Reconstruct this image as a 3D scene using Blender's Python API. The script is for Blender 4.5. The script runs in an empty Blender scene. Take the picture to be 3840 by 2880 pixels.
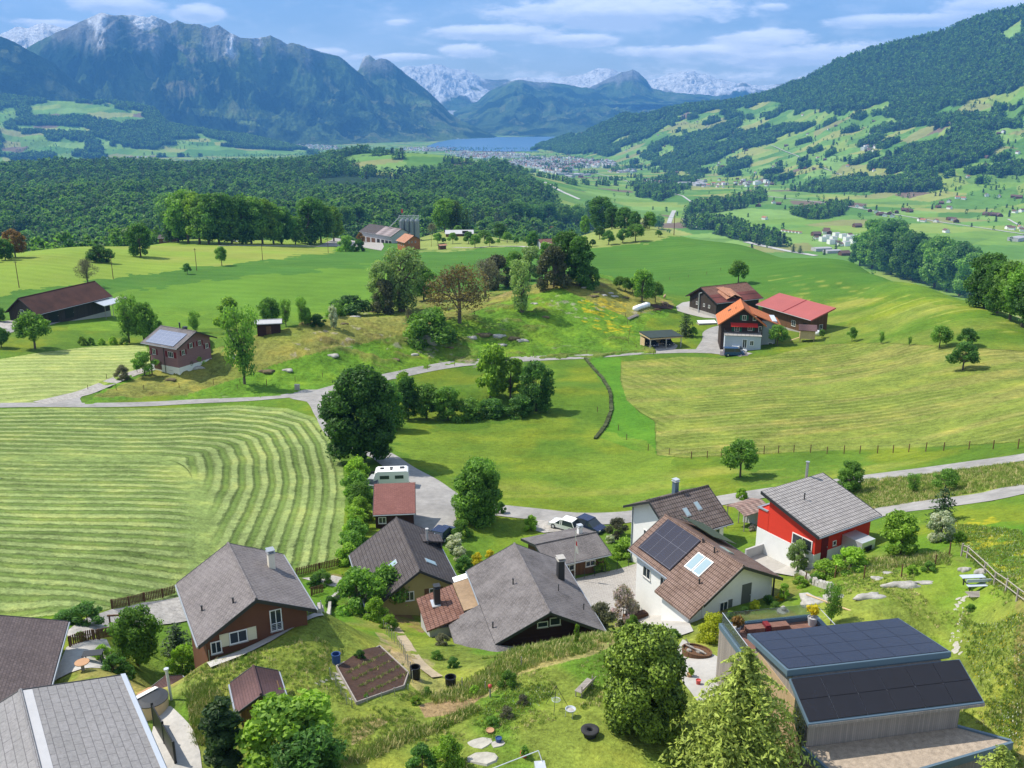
import bpy, math, random
import numpy as np
from mathutils import Vector, Matrix
sc = bpy.context.scene
# ---------------------------------------------------------------- camera
ZC = 40.0; FPX = 3476.0; PITCH = math.radians(16.96)
cam_d = bpy.data.cameras.new('camera'); cam = bpy.data.objects.new('camera', cam_d)
sc.collection.objects.link(cam); sc.camera = cam
cam.location = (0, 0, ZC); cam.rotation_euler = (math.pi/2 - PITCH, 0, 0)
cam_d.sensor_width = 36; cam_d.lens = FPX/3840*36; cam_d.clip_start = 0.5; cam_d.clip_end = 90000
# ---------------------------------------------------------------- light
SUN_EL = math.radians(52); SH = math.atan2(-0.35, 0.936)      # shadows fall along this heading
w = bpy.data.worlds.new("World"); sc.world = w; w.use_nodes = True
CLOUD_LO = (9.2, 9.8, 10.8); CLOUD_HI = (16.5, 16.2, 15.8); CLOUD_VE = (9.6, 11.0, 12.6)
_nt = w.node_tree; _nt.nodes.clear()
def _N(nt, typ, **kw):
    n = nt.nodes.new(typ)
    for k, v in kw.items(): setattr(n, k, v)
    return n
def _math(nt, op, a, b=None, c=None, clamp=False):
    n = nt.nodes.new('ShaderNodeMath'); n.operation = op; n.use_clamp = clamp
    for i, v in enumerate((a, b, c)):
        if v is None: continue
        if isinstance(v, (int, float)): n.inputs[i].default_value = v
        else: nt.links.new(v, n.inputs[i])
    return n.outputs[0]
def _mix(nt, f, a, b, mode='MIX'):
    n = nt.nodes.new('ShaderNodeMix'); n.data_type = 'RGBA'; n.blend_type = mode
    for s_, v in ((n.inputs[0], f), (n.inputs[6], a), (n.inputs[7], b)):
        if isinstance(v, (int, float)): s_.default_value = v
        elif isinstance(v, tuple): s_.default_value = (*v, 1)
        else: nt.links.new(v, s_)
    return n.outputs[2]
def _noise(nt, vec, scale, detail=4, rough=.55, dist=0.0):
    n = nt.nodes.new('ShaderNodeTexNoise'); n.inputs['Scale'].default_value = scale; n.inputs['Detail'].default_value = detail
    n.inputs['Roughness'].default_value = rough; n.inputs['Distortion'].default_value = dist
    if vec is not None: nt.links.new(vec, n.inputs['Vector'])
    return n.outputs['Fac']
sky = _N(_nt, 'ShaderNodeTexSky', sky_type='NISHITA', sun_disc=False, sun_elevation=SUN_EL,
         sun_rotation=math.atan2(-math.cos(SH), -math.sin(SH)), altitude=900, air_density=.9, dust_density=.6, ozone_density=1.6)
_tc = _N(_nt, 'ShaderNodeTexCoord'); _sx = _N(_nt, 'ShaderNodeSeparateXYZ'); _nt.links.new(_tc.outputs['Generated'], _sx.inputs[0])
_az = _math(_nt, 'ARCTAN2', _sx.outputs[0], _sx.outputs[1]); _el = _math(_nt, 'ARCSINE', _sx.outputs[2])
_cx = _N(_nt, 'ShaderNodeCombineXYZ'); _nt.links.new(_az, _cx.inputs[0]); _nt.links.new(_math(_nt, 'MULTIPLY', _el, 3.2), _cx.inputs[1])
_n1 = _noise(_nt, _cx.outputs[0], 14, 7, .62, .3); _n2 = _noise(_nt, _cx.outputs[0], 45, 5, .6)
_nn = _math(_nt, 'ADD', _math(_nt, 'MULTIPLY', _n1, .75), _math(_nt, 'MULTIPLY', _n2, .25))
CLOUDS = [ # azimuth and height over the horizon in degrees, half width, half height, density
 (-21.6,4.92,2.3,0.45,0.95),(-17.5,4.64,1.3,0.41,0.9),(-24.9,3.89,1.9,0.21,0.8),(6.3,4.84,7.0,0.73,1.0),(-0.8,3.8,3.8,0.37,1.0),(3.6,3.37,2.4,0.32,0.95),(-2.6,2.79,1.5,0.35,0.85),(14.5,3.32,2.7,0.48,1.0),(21.9,4.14,4.2,0.32,1.0),(16.3,2.49,6.9,0.62,0.8),(9.8,2.75,4.0,0.32,0.7),(-6.8,2.44,2.9,0.23,0.6),(-10.6,2.7,1.4,0.23,0.5),(26.0,4.73,3.1,0.51,1.0),(-6.4,4.31,0.9,0.17,0.5),(14.7,4.98,0.9,0.19,0.6),(7.5,1.33,11.8,0.44,0.35),(-35,7,4,0.7,1.0),(38,4,8,0.9,1.0),(6,11.5,14,1.6,1.0),(-14,12.5,6,1.0,0.9),(30,13,10,1.5,1.0)]
_cov = None; _lit = None
for ca, ce, ra, re, k in CLOUDS:
    ra *= 1.12; re *= 1.25
    dx = _math(_nt, 'DIVIDE', _math(_nt, 'SUBTRACT', _az, math.radians(ca)), math.radians(ra))
    dy = _math(_nt, 'DIVIDE', _math(_nt, 'SUBTRACT', _el, math.radians(ce)), math.radians(re))
    q = _math(_nt, 'SQRT', _math(_nt, 'ADD', _math(_nt, 'MULTIPLY', dx, dx), _math(_nt, 'MULTIPLY', dy, dy)))
    m = _math(_nt, 'MULTIPLY', _math(_nt, 'SUBTRACT', 1.25, q, clamp=True), k)
    l = _math(_nt, 'MULTIPLY', dy, m)
    _cov = m if _cov is None else _math(_nt, 'SMOOTH_MAX', _cov, m, .15)
    _lit = l if _lit is None else _math(_nt, 'ADD', _lit, l)
_d = _math(_nt, 'ADD', _cov, _math(_nt, 'MULTIPLY', _math(_nt, 'SUBTRACT', _nn, .5), 2.6))
_mr = _N(_nt, 'ShaderNodeMapRange', interpolation_type='SMOOTHSTEP'); _nt.links.new(_d, _mr.inputs[0]); _mr.inputs[1].default_value = .02; _mr.inputs[2].default_value = .52
_mask = _math(_nt, 'MULTIPLY', _mr.outputs[0], _math(_nt, 'MULTIPLY', _cov, 3.4, clamp=True))
_lt = _N(_nt, 'ShaderNodeMapRange'); _nt.links.new(_math(_nt, 'ADD', _lit, _math(_nt, 'MULTIPLY', _n2, .8)), _lt.inputs[0]); _lt.inputs[1].default_value = .1; _lt.inputs[2].default_value = .8
_cc = _mix(_nt, _lt.outputs[0], CLOUD_LO, CLOUD_HI)
_ve = _mix(_nt, _math(_nt, 'ADD', .22, _math(_nt, 'MULTIPLY', _math(_nt, 'SUBTRACT', _noise(_nt, _cx.outputs[0], 5, 5), .42, clamp=True), 1.8, clamp=True)), sky.outputs[0], CLOUD_VE)
_col = _mix(_nt, _mask, _ve, _cc)
_bg = _N(_nt, 'ShaderNodeBackground'); _nt.links.new(_col, _bg.inputs[0]); _bg.inputs[1].default_value = 0.088
_wo = _N(_nt, 'ShaderNodeOutputWorld'); _nt.links.new(_bg.outputs[0], _wo.inputs[0])
sd = bpy.data.lights.new('sun', 'SUN'); so = bpy.data.objects.new('sun', sd); sc.collection.objects.link(so)
sd.energy = 5.0; sd.angle = math.radians(0.5); sd.color = (1, .93, .81)
_ld = Vector((math.cos(SH)*math.cos(SUN_EL), math.sin(SH)*math.cos(SUN_EL), -math.sin(SUN_EL)))
so.rotation_euler = _ld.to_track_quat('-Z', 'Y').to_euler()
sc.view_settings.view_transform = 'Standard'; sc.view_settings.look = 'None'
sc.view_settings.exposure = 0.55; sc.view_settings.gamma = 1
sc.render.engine = 'CYCLES'
sc.cycles.use_denoising = True; sc.cycles.max_bounces = 5; sc.cycles.diffuse_bounces = 3; sc.cycles.glossy_bounces = 2
sc.cycles.transmission_bounces = 3; sc.cycles.transparent_max_bounces = 8; sc.cycles.volume_bounces = 0
sc.cycles.sample_clamp_indirect = 4; sc.cycles.use_fast_gi = False
#END_HEAD#
# ---------------------------------------------------------------- camera maths and relief
cp, sp = math.cos(PITCH), math.sin(PITCH)
def pix(px, py):
    """photo pixel (3840 wide) -> azimuth (x/y) and drop per metre (t)"""
    a = (np.asarray(px, float)-1920)/FPX; b = (np.asarray(py, float)-1440)/FPX
    y = cp - b*sp; z = -sp - b*cp; D = np.hypot(a, y)
    return np.arctan2(a, y), -z/D
def proj(x, y, z):
    z = z-ZC; f = y*cp - z*sp; u = y*sp + z*cp
    return 1920+FPX*x/f, 1440-FPX*u/f
# relief control points: photo pixel and horizontal distance
CTL = [
 (-400,2300,77),(350,2380,73),(420,2170,90),(1000,2200,89),(1310,2170,90),(1760,2300,84),(2350,2180,90),(2750,2270,73),(3050,2180,79),(3500,2100,80),(3840,2080,80),(3300,2330,67),(3840,2380,63),
 (-400,2000,103),(600,1950,108),(1250,1900,114),(1480,2000,104),(1650,1900,113),(2200,1925,111),(2700,1880,112),(3200,1980,96),(3500,1900,100),(3840,1830,103),
 (-400,1750,135),(600,1700,143),(1200,1720,139),(1700,1750,134),(2300,1750,134),(2900,1750,130),(3500,1690,132),(4300,1600,135),
 (-400,1560,175),(0,1530,183),(600,1520,187),(1150,1490,190),(1300,1560,170),(1800,1530,176),(2250,1500,180),(2900,1530,168),(3500,1500,167),(4300,1450,160),
 (0,1400,214),(500,1380,222),(1000,1370,226),(1600,1390,219),(2200,1335,226),(2700,1325,228),(3200,1330,218),(3840,1330,200),
 (-400,1250,275),(100,1230,272),(500,1270,258),(800,1290,248),(1200,1250,262),(2450,1240,258),(2900,1230,252),(3300,1200,248),(3840,1200,240),
 (0,1100,335),(450,1130,325),(1000,1130,315),(1400,1120,320),(1900,1080,340),(2500,1080,325),(2900,1080,318),(3250,1080,305),(3840,1200,246),
 (3200,1003,360),(3300,1035,330),(3400,1062,308),(3500,1088,290),(3700,1155,262),
 (0,1000,400),(450,980,430),(1000,980,430),(1500,980,430),(2000,960,460),(2500,950,450),(2900,965,420),(3200,985,380),
 (0,960,450),(300,925,500),(700,915,580),(1200,920,600),(1550,920,610),(1950,905,650),(2150,900,650),(2550,885,560),(2800,925,500),
 (700,900,640),(1200,890,680),(1700,870,760),(2300,875,720),(2450,862,640),
]
def _w(px, D, z):      # control by azimuth pixel at mid frame, distance and height
    return (math.atan((px-1920)/FPX), D, (ZC-z)/D)
CW = []
for px in (-900, 200, 1100, 1920, 2800, 3900, 4800): CW += [_w(px, 38, 3.2), _w(px, 28, 3.2)]
CW += [_w(-900, 64, -3), _w(-900, 50, 0), _w(-1500, 60, -2)]
for px in (-300, 300, 900, 1400):
    CW += [_w(px, 800, -103), _w(px, 1100, -125), _w(px, 1700, -140), _w(px, 2500, -150), _w(px, 3300, -168)]
CW += [_w(1900,820,-98),_w(1900,1100,-130),_w(1900,1500,-150),_w(1950,2300,-165),_w(1800,3200,-178),
       _w(2300,860,-110),_w(2350,1200,-175),_w(2300,1700,-222),_w(2500,800,-125),_w(2800,650,-90),_w(2800,900,-160),
       _w(3200,500,-60),_w(3200,700,-120),_w(3200,1000,-175),_w(3700,330,-50),_w(3700,500,-95),_w(3700,800,-160),_w(4300,330,-60),_w(4300,800,-160),
       _w(2600,1300,-195),_w(3100,1400,-218),_w(3700,1300,-215),_w(4300,1300,-215)]
for px in (2350, 2700, 3200, 3700, 4300):
    CW += [_w(px, 1900, -228), _w(px, 2600, -238), _w(px, 3400, -255)]
for px in (-300, 400, 1200, 1900, 2600, 3200, 3900):
    CW += [_w(px, 4300, -285), _w(px, 5600, -312), _w(px, 7400, -331), _w(px, 10500, -331), _w(px, 16000, -331)]
for px, py, z in ((300,2880,2.5),(-300,2500,-1),(120,2480,-.5),(380,2440,-.6),(430,2560,2.2),(560,2750,3.0),(640,2600,3.2),(900,2720,3.3),(760,2492,3.1),(1000,2387,3.0),(1205,2292,3.0),(1250,2420,2.5),(1300,2600,2.8),(1500,2740,2.6),(1400,2480,1.6),(1620,2620,1.3),
  (1790,2545,.9),(1900,2500,1.1),(2050,2440,1.4),(2260,2400,1.4),(2400,2400,.3),(1920,2880,3.2),(1200,2880,3.6),(2100,2600,2.3),(2200,2800,3.1),(2500,2720,2.8),(2500,2520,1.2),(2640,2420,.2),(2700,2500,1.4),(2900,2330,0),(3000,2700,1.6),(3300,2800,2),(3840,2700,2.4),(3840,2880,3),(2700,2880,2.5),(3600,2550,1.0)):
    CTL.append((px, py, (ZC-z)/float(pix(px, py)[1])))
for x, y, z in ((-16,70,-3),(-23,68,-3.2),(-26,60,-2.8),(-10,70,-4.5),(2,72,-6.2),(2,80,-7.6),(-6,72,-5.4),(9,72,-5)): CW.append((math.atan2(x, y), math.hypot(x, y), (ZC-z)/math.hypot(x, y)))
_a, _t = pix([c[0] for c in CTL], [c[1] for c in CTL])
_P = np.array([[a*2.2, math.log(c[2])] for a, c in zip(_a, CTL)] + [[c[0]*2.2, math.log(c[1])] for c in CW])
_V = np.array(list(_t) + [c[2] for c in CW])
def _k(r2): return 0.5*r2*np.log(r2+1e-12)
_n = len(_P); _r2 = ((_P[:, None]-_P[None])**2).sum(-1)
_A = np.zeros((_n+3, _n+3)); _A[:_n, :_n] = _k(_r2) + np.eye(_n)*2e-4; _A[:_n, _n] = 1; _A[:_n, _n+1:] = _P; _A[_n:, :_n] = _A[:_n, _n:].T
_c = np.linalg.solve(_A, np.concatenate([_V*np.exp(_P[:, 1]*0.6), [0, 0, 0]]))
_AZ = np.linspace(-0.75, 0.75, 260); _LD = np.linspace(math.log(24), math.log(16500), 420)
_g = np.stack(np.meshgrid(_AZ*2.2, _LD, indexing='ij'), -1).reshape(-1, 2)
_T = np.zeros(len(_g))
for i in range(0, len(_g), 20000):
    q = _g[i:i+20000]; r2 = ((q[:, None]-_P[None])**2).sum(-1)
    _T[i:i+20000] = (_k(r2)@_c[:_n] + _c[_n] + q@_c[_n+1:])*np.exp(-q[:, 1]*0.6)
_T = _T.reshape(len(_AZ), len(_LD))
BUMPS = [ # photo pixel, distance, height, radius across, radius along, heading
 (2150,1120,285,9.5,26,30,.2),(1900,1180,262,5,30,24,.1),(1500,1280,243,6.5,34,16,.15),(1180,1320,232,6,26,14,.1),(980,1370,218,4.5,20,13,.1),
 (2250,1080,300,3,14,14,0),(1560,1480,181,2.6,24,7,.0),(1900,1450,186,2.2,20,8,0),
 ]
_B = []
for px, py, D, h, ra, rb, th in BUMPS:
    a, t = pix(px, py); _B.append((D*math.sin(a), D*math.cos(a), h, ra, rb, th))
def H(x, y):
    x = np.asarray(x, float); y = np.asarray(y, float)
    D = np.maximum(np.hypot(x, y), 25.0); a = np.arctan2(x, y)
    u = np.clip((a-_AZ[0])/(_AZ[1]-_AZ[0]), 0, len(_AZ)-1.001); v = np.clip((np.log(D)-_LD[0])/(_LD[1]-_LD[0]), 0, len(_LD)-1.001)
    i = u.astype(int); j = v.astype(int); fu = u-i; fv = v-j
    T = (_T[i, j]*(1-fu)+_T[i+1, j]*fu)*(1-fv) + (_T[i, j+1]*(1-fu)+_T[i+1, j+1]*fu)*fv
    z = ZC - D*T; k_ = np.clip((D-850)/500, 0, 1)*np.clip((3600-D)/400, 0, 1)*np.clip((250-x)/500, 0, 1); z = z + k_*(9*np.sin(x/150+y/410)*np.sin(y/205-x/500+1)+5*np.sin(x/63+1)*np.sin(y/88)) + 34*np.exp(-((x+300)/330)**2-((y-3080)/260)**2)
    for bx, by, h, ra, rb, th in _B:
        dx = x-bx; dy = y-by; c, s = math.cos(th), math.sin(th)
        z = z + h*np.exp(-((dx*c+dy*s)/ra)**2 - ((-dx*s+dy*c)/rb)**2)
    return z
def at(px, py, d0=30.0, d1=7500.0):
    """where the line of sight of a photo pixel meets the relief -> (x, y, z)"""
    a, t = pix(px, py); D = np.exp(np.linspace(math.log(d0), math.log(d1), 3000))
    z = H(D*math.sin(a), D*math.cos(a)); ray = ZC - D*float(t); k = np.nonzero(ray < z)[0]
    if len(k) == 0: j = len(D)-1
    else: j = k[0]
    if j > 0:
        f0 = ray[j-1]-z[j-1]; f1 = ray[j]-z[j]; f = f0/(f0-f1) if f0 != f1 else 0; d = D[j-1]+(D[j]-D[j-1])*min(1, max(0, f))
    else: d = D[0]
    x, y = d*math.sin(a), d*math.cos(a)
    return x, y, float(H(x, y))
def ah(px, py, h):
    """point at height h above the relief seen at this pixel (for things whose foot is hidden)"""
    a, t = pix(px, py); D = np.exp(np.linspace(math.log(25), math.log(9000), 4000))
    z = H(D*math.sin(a), D*math.cos(a)) + h; k = np.nonzero(ZC-D*float(t) < z)[0]; d = D[k[0]] if len(k) else D[-1]
    x, y = d*math.sin(a), d*math.cos(a); return x, y, float(H(x, y))
# ---------------------------------------------------------------- helpers
R = random.Random(7); NR = np.random.default_rng(11)
def pip(px, py, poly):
    px = np.asarray(px); py = np.asarray(py); ins = np.zeros(px.shape, bool); n = len(poly)
    xs = [p[0] for p in poly]; ys = [p[1] for p in poly]
    bb = (px > min(xs)) & (px < max(xs)) & (py > min(ys)) & (py < max(ys))
    X = px[bb]; Y = py[bb]; r = np.zeros(X.shape, bool); j = n-1
    for i in range(n):
        xi, yi = poly[i]; xj, yj = poly[j]
        if yi != yj: r ^= ((yi > Y) != (yj > Y)) & (X < (xj-xi)*(Y-yi)/(yj-yi)+xi)
        j = i
    ins[bb] = r; return ins
def _h(i, j, s):
    n = (i.astype(np.int64)*374761393 + j.astype(np.int64)*668265263 + s*1442695041) & 0x7fffffff
    n = ((n ^ (n >> 13))*1274126177) & 0x7fffffff
    return ((n ^ (n >> 16)) & 0xffff)/65535.0
def vn(x, y, s=0):
    i = np.floor(x); j = np.floor(y); fx = x-i; fy = y-j; fx = fx*fx*(3-2*fx); fy = fy*fy*(3-2*fy)
    return (_h(i, j, s)*(1-fx)+_h(i+1, j, s)*fx)*(1-fy) + (_h(i, j+1, s)*(1-fx)+_h(i+1, j+1, s)*fx)*fy
def fbm(x, y, sc, oc=4, s=0, g=.5):
    v = 0; a = 1; t = 0; f = 1/sc
    for k in range(oc): v = v+a*vn(x*f+17.3*k, y*f-9.1*k, s+k); t += a; a *= g; f *= 2.03
    return v/t
def ridged(x, y, sc, oc=5, s=0, g=.55):
    v = 0; a = 1; t = 0; f = 1/sc
    for k in range(oc): v = v+a*(1-np.abs(2*vn(x*f+7.7*k, y*f+3.1*k, s+k)-1)); t += a; a *= g; f *= 2.07
    return v/t
def ss(e0, e1, v): t = np.clip((v-e0)/(e1-e0), 0, 1); return t*t*(3-2*t)
def cells(x, y, sc, s=0, ang=0.0, asp=1.0):
    """cell id noise and border distance of a jittered patchwork"""
    c, q = math.cos(ang), math.sin(ang); X = (x*c+y*q)/sc; Y = (-x*q+y*c)/sc/asp
    i0 = np.floor(X); j0 = np.floor(Y); b1 = np.full(X.shape, 9.); b2 = np.full(X.shape, 9.); idn = np.zeros(X.shape)
    for di in (-1, 0, 1):
        for dj in (-1, 0, 1):
            i = i0+di; j = j0+dj; d = (i+.15+.7*_h(i, j, s)-X)**2+(j+.15+.7*_h(i, j, s+5)-Y)**2; idv = _h(i, j, s+9)
            n1 = d < b1; b2 = np.where(n1, b1, np.minimum(b2, d)); idn = np.where(n1, idv, idn); b1 = np.where(n1, d, b1)
    return idn, np.sqrt(b2)-np.sqrt(b1)
def tag(o, label=None, cat=None, group=None, kind=None):
    if label: o['label'] = label
    if cat: o['category'] = cat
    if group: o['group'] = group
    if kind: o['kind'] = kind
    return o
def mesh_np(name, V, F, mats=(), smooth=False, mi=None, attrs=None):
    V = np.asarray(V, np.float32); F = np.asarray(F, np.int32); k = F.shape[1]; me = bpy.data.meshes.new(name)
    me.vertices.add(len(V)); me.vertices.foreach_set('co', V.ravel())
    me.loops.add(F.size); me.loops.foreach_set('vertex_index', F.ravel())
    me.polygons.add(len(F)); me.polygons.foreach_set('loop_start', np.arange(0, F.size, k, dtype=np.int32))
    if smooth: me.polygons.foreach_set('use_smooth', np.ones(len(F), bool))
    if mi is not None: me.polygons.foreach_set('material_index', np.asarray(mi, np.int32))
    for n, a in (attrs or {}).items():
        a = np.asarray(a, np.float32)
        if a.ndim == 2:
            at_ = me.attributes.new(n, 'FLOAT_COLOR', 'POINT'); c = np.ones((len(V), 4), np.float32); c[:, :3] = a; at_.data.foreach_set('color', c.ravel())
        else: me.attributes.new(n, 'FLOAT', 'POINT').data.foreach_set('value', a)
    me.update(calc_edges=True)
    for m in (mats if isinstance(mats, (list, tuple)) else [mats]): me.materials.append(m)
    return me
def link(name, me, parent=None, loc=None, rz=None, kind=None):
    o = bpy.data.objects.new(name, me); sc.collection.objects.link(o)
    if parent is not None: o.parent = parent
    if loc is not None: o.location = loc
    if rz is not None: o.rotation_euler = (0, 0, rz)
    if kind: o['kind'] = kind
    return o
def grid_faces(nr, nc):
    i = np.arange(nr-1)[:, None]*nc + np.arange(nc-1)[None]; i = i.ravel()
    return np.stack([i, i+1, i+nc+1, i+nc], 1)
def mat(name, fn=None, col=(.5, .5, .5), rough=.8, spec=.3, metal=0.0):
    m = bpy.data.materials.new(name); m.use_nodes = True; nt = m.node_tree; b = nt.nodes['Principled BSDF']
    b.inputs['Base Color'].default_value = (*col, 1); b.inputs['Roughness'].default_value = rough
    b.inputs['Specular IOR Level'].default_value = spec; b.inputs['Metallic'].default_value = metal
    if fn: fn(nt, b)
    return m
def _attr(nt, n): a = nt.nodes.new('ShaderNodeAttribute'); a.attribute_name = n; return a
def _bump(nt, b, h, dist=.05, st=.6):
    u = nt.nodes.new('ShaderNodeBump'); u.inputs['Distance'].default_value = dist; u.inputs['Strength'].default_value = st
    nt.links.new(h, u.inputs['Height']); nt.links.new(u.outputs[0], b.inputs['Normal'])
def _mr(nt, v, a, b, c=0., d=1.):
    n = nt.nodes.new('ShaderNodeMapRange'); nt.links.new(v, n.inputs[0])
    for k, q in zip((1, 2, 3, 4), (a, b, c, d)): n.inputs[k].default_value = q
    return n.outputs[0]
# ---------------------------------------------------------------- near ground
def m_ground(nt, b):
    L = nt.links; g = nt.nodes.new('ShaderNodeNewGeometry'); P = g.outputs['Position']
    alb = _attr(nt, 'alb').outputs['Color']; rg = _attr(nt, 'rough').outputs['Fac']; am = _attr(nt, 'stripe').outputs['Fac']; sd = _attr(nt, 'sd').outputs['Fac']; per = _attr(nt, 'per').outputs['Fac']
    n1 = _noise(nt, P, 1.1, 5, .65); n2 = _noise(nt, P, .16, 4, .6); n3 = _noise(nt, P, 4.5, 3, .7); n4 = _noise(nt, P, .035, 3, .5)
    v = _math(nt, 'ADD', _math(nt, 'MULTIPLY', _math(nt, 'SUBTRACT', n1, .5), 1.5), _math(nt, 'MULTIPLY', _math(nt, 'SUBTRACT', n3, .5), 1.3))
    v = _math(nt, 'ADD', v, _math(nt, 'MULTIPLY', _math(nt, 'SUBTRACT', n2, .5), 1.2))
    v = _math(nt, 'ADD', _math(nt, 'MULTIPLY', v, _math(nt, 'MULTIPLY', rg, 1.6)), _math(nt, 'ADD', _math(nt, 'MULTIPLY', _math(nt, 'SUBTRACT', n4, .5), .5), 1))
    c = _mix(nt, 1.0, alb, _comb(nt, v), 'MULTIPLY')
    # yellowish / brownish tint by patches
    c = _mix(nt, _math(nt, 'MULTIPLY', _mr(nt, n2, .5, .7), _math(nt, 'MULTIPLY', rg, .75)), c, _mix(nt, 1.0, c, (1.42, 1.08, .9), 'MULTIPLY'))
    ph = _math(nt, 'DIVIDE', _math(nt, 'ADD', sd, _math(nt, 'ADD', _math(nt, 'MULTIPLY', n2, 1.6), _math(nt, 'MULTIPLY', n1, .55))), per)
    w_ = _math(nt, 'SINE', _math(nt, 'MULTIPLY', ph, 6.2832))
    w_ = _mr(nt, _math(nt, 'ADD', w_, _math(nt, 'MULTIPLY', _math(nt, 'SUBTRACT', n3, .5), 2.2)), -.75, .35)
    st = _mix(nt, w_, _mix(nt, 1.0, c, (.62, .72, .52), 'MULTIPLY'), _mix(nt, 1.0, c, (1.2, 1.12, 1.35), 'MULTIPLY'))
    c = _mix(nt, am, c, st)
    L.new(c, b.inputs['Base Color']); b.inputs['Roughness'].default_value = .95; b.inputs['Specular IOR Level'].default_value = .08
    _bump(nt, b, _math(nt, 'ADD', _math(nt, 'ADD', _math(nt, 'MULTIPLY', n3, .5), n1), _math(nt, 'MULTIPLY', _math(nt, 'MULTIPLY', w_, am), 1.2)), .22, 1.0)
def _comb(nt, v):
    n = nt.nodes.new('ShaderNodeCombineXYZ')
    for k in range(3): nt.links.new(v, n.inputs[k])
    return n.outputs[0]
M_ground = mat('meadow', m_ground)
pys = np.concatenate([np.arange(3350, 2880, -9), np.arange(2880, 1250, -2.4), np.arange(1250, 940, -1.7)])
_cy = 1500.
def rows_from_py(pys, az=0.0):
    Ds = np.exp(np.linspace(math.log(26), math.log(760), 9000)); T = (ZC-H(Ds*math.sin(az), Ds*math.cos(az)))/Ds
    T = np.minimum.accumulate(T); _, t = pix(np.full(len(pys), 1920), pys); return np.interp(-t, -T, Ds)
_D = rows_from_py(pys); _D = np.unique(np.concatenate([_D, np.exp(np.linspace(math.log(26), math.log(760), 420))]))
_keep = [0]
for i in range(1, len(_D)):
    if _D[i]-_D[_keep[-1]] > _D[i]*.0011: _keep.append(i)
_D = _D[_keep]; _A = np.linspace(-.72, .72, 1280)
DD, AA = np.meshgrid(_D, _A, indexing='ij'); X = (DD*np.sin(AA)).ravel(); Y = (DD*np.cos(AA)).ravel(); D = DD.ravel(); Z = H(X, Y)
PX, PY = proj(X, Y, Z)
N = len(X)
G1 = np.array([.088, .185, .020]); STRAW = np.array([.36, .31, .115]); BROWN = np.array([.19, .125, .07]); PALE = np.array([.27, .38, .105])
nz1 = fbm(X, Y, 60, 4, 1); nz2 = fbm(X, Y, 9, 4, 2); nz3 = fbm(X, Y, 2.6, 4, 3); nz4 = fbm(X, Y, 22, 4, 4)
_wk = np.clip(9000/np.hypot(X, Y), 8, 60); PXw = PX + (nz4-.5)*_wk*5; PYw = PY + (nz2-.5)*_wk*1.6
alb = G1[None]*(0.85+.3*nz1)[:, None]; alb = alb + (np.array([.055, .035, .0]))[None]*ss(.45, .75, nz2)[:, None]
rough = np.full(N, .42); stripe = np.zeros(N); sd = np.zeros(N); per = np.full(N, 2.5)
def blend(m, col, k=None):
    global alb
    k = m.astype(float) if k is None else k*m
    alb = alb*(1-k)[:, None] + np.asarray(col)[None]*k[:, None]
# gardens and slope in front: drier, tufted
fr = ss(78, 62, D); blend(np.ones(N, bool), (.175, .24, .040), fr*.85); rough = rough + fr*.28
blend(D < 90, STRAW*.8, ss(.40, .62, nz4)*ss(.3, .55, nz3)*.6*ss(90, 70, D)); blend(D < 90, (.075, .20, .015), ss(.55, .7, fbm(X, Y, 7, 3, 31))*.7)
# far lush field and the yellow-green one to the left
lush = D > 270; blend(lush, (.060, .175, .026), .85*ss(270, 320, D)); rough = rough + (.13-rough)*ss(280, 340, D)
ang = math.radians(8); s2 = X*math.sin(ang)+Y*math.cos(ang)
YEL = [(-900,1150),(0,1106),(300,1066),(395,1048),(640,1015),(1000,973),(1235,948),(1300,900),(700,860),(-900,900)]
m = pip(PXw, PYw, YEL) & (D > 290); blend(m, (.185, .30, .04)); blend(m, (.26, .31, .065), ss(.45, .7, nz1)*.6)
m = pip(PXw, PYw, [(240,1130),(900,1040),(1500,985),(1500,1250),(250,1300)]) & (D > 270); blend(m, (.13, .27, .025), .6)
ORCH = [(1560,945),(1950,925),(2190,935),(2420,912),(2600,870),(2500,845),(1900,850),(1560,850)]
m = pip(PXw, PYw, ORCH) & (D > 480); blend(m, (.25, .32, .085), .8); 
# tractor lines on the lush slope
stripe = .14*ss(290, 340, D); sd = s2*1.0 + 14*nz1; per = np.full(N, 9.0)
# right slope: olive bands, arcs of cut grass
m = pip(PXw, PYw, [(2850,1120),(3300,1120),(3840,1180),(4400,1250),(4400,1340),(3840,1330),(3200,1300),(2900,1330)]) & (D < 300)
sl = ss(.35, .75, fbm(X*.25, Y*1.2, 14, 4, 8)); blend(m, (.29, .30, .07), sl*.55)
m = pip(PX, PY, [(2860,1000),(3150,1060),(3500,1120),(3840,1190),(3840,1260),(3300,1190),(2900,1100)]); arc = np.abs(((np.hypot(X-95, (Y-390)*.8)/6.0) % 1)-.5); blend(m, (.25, .32, .06), ss(.12, .03, arc)*ss(.4, .62, nz2)*.7)
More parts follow.
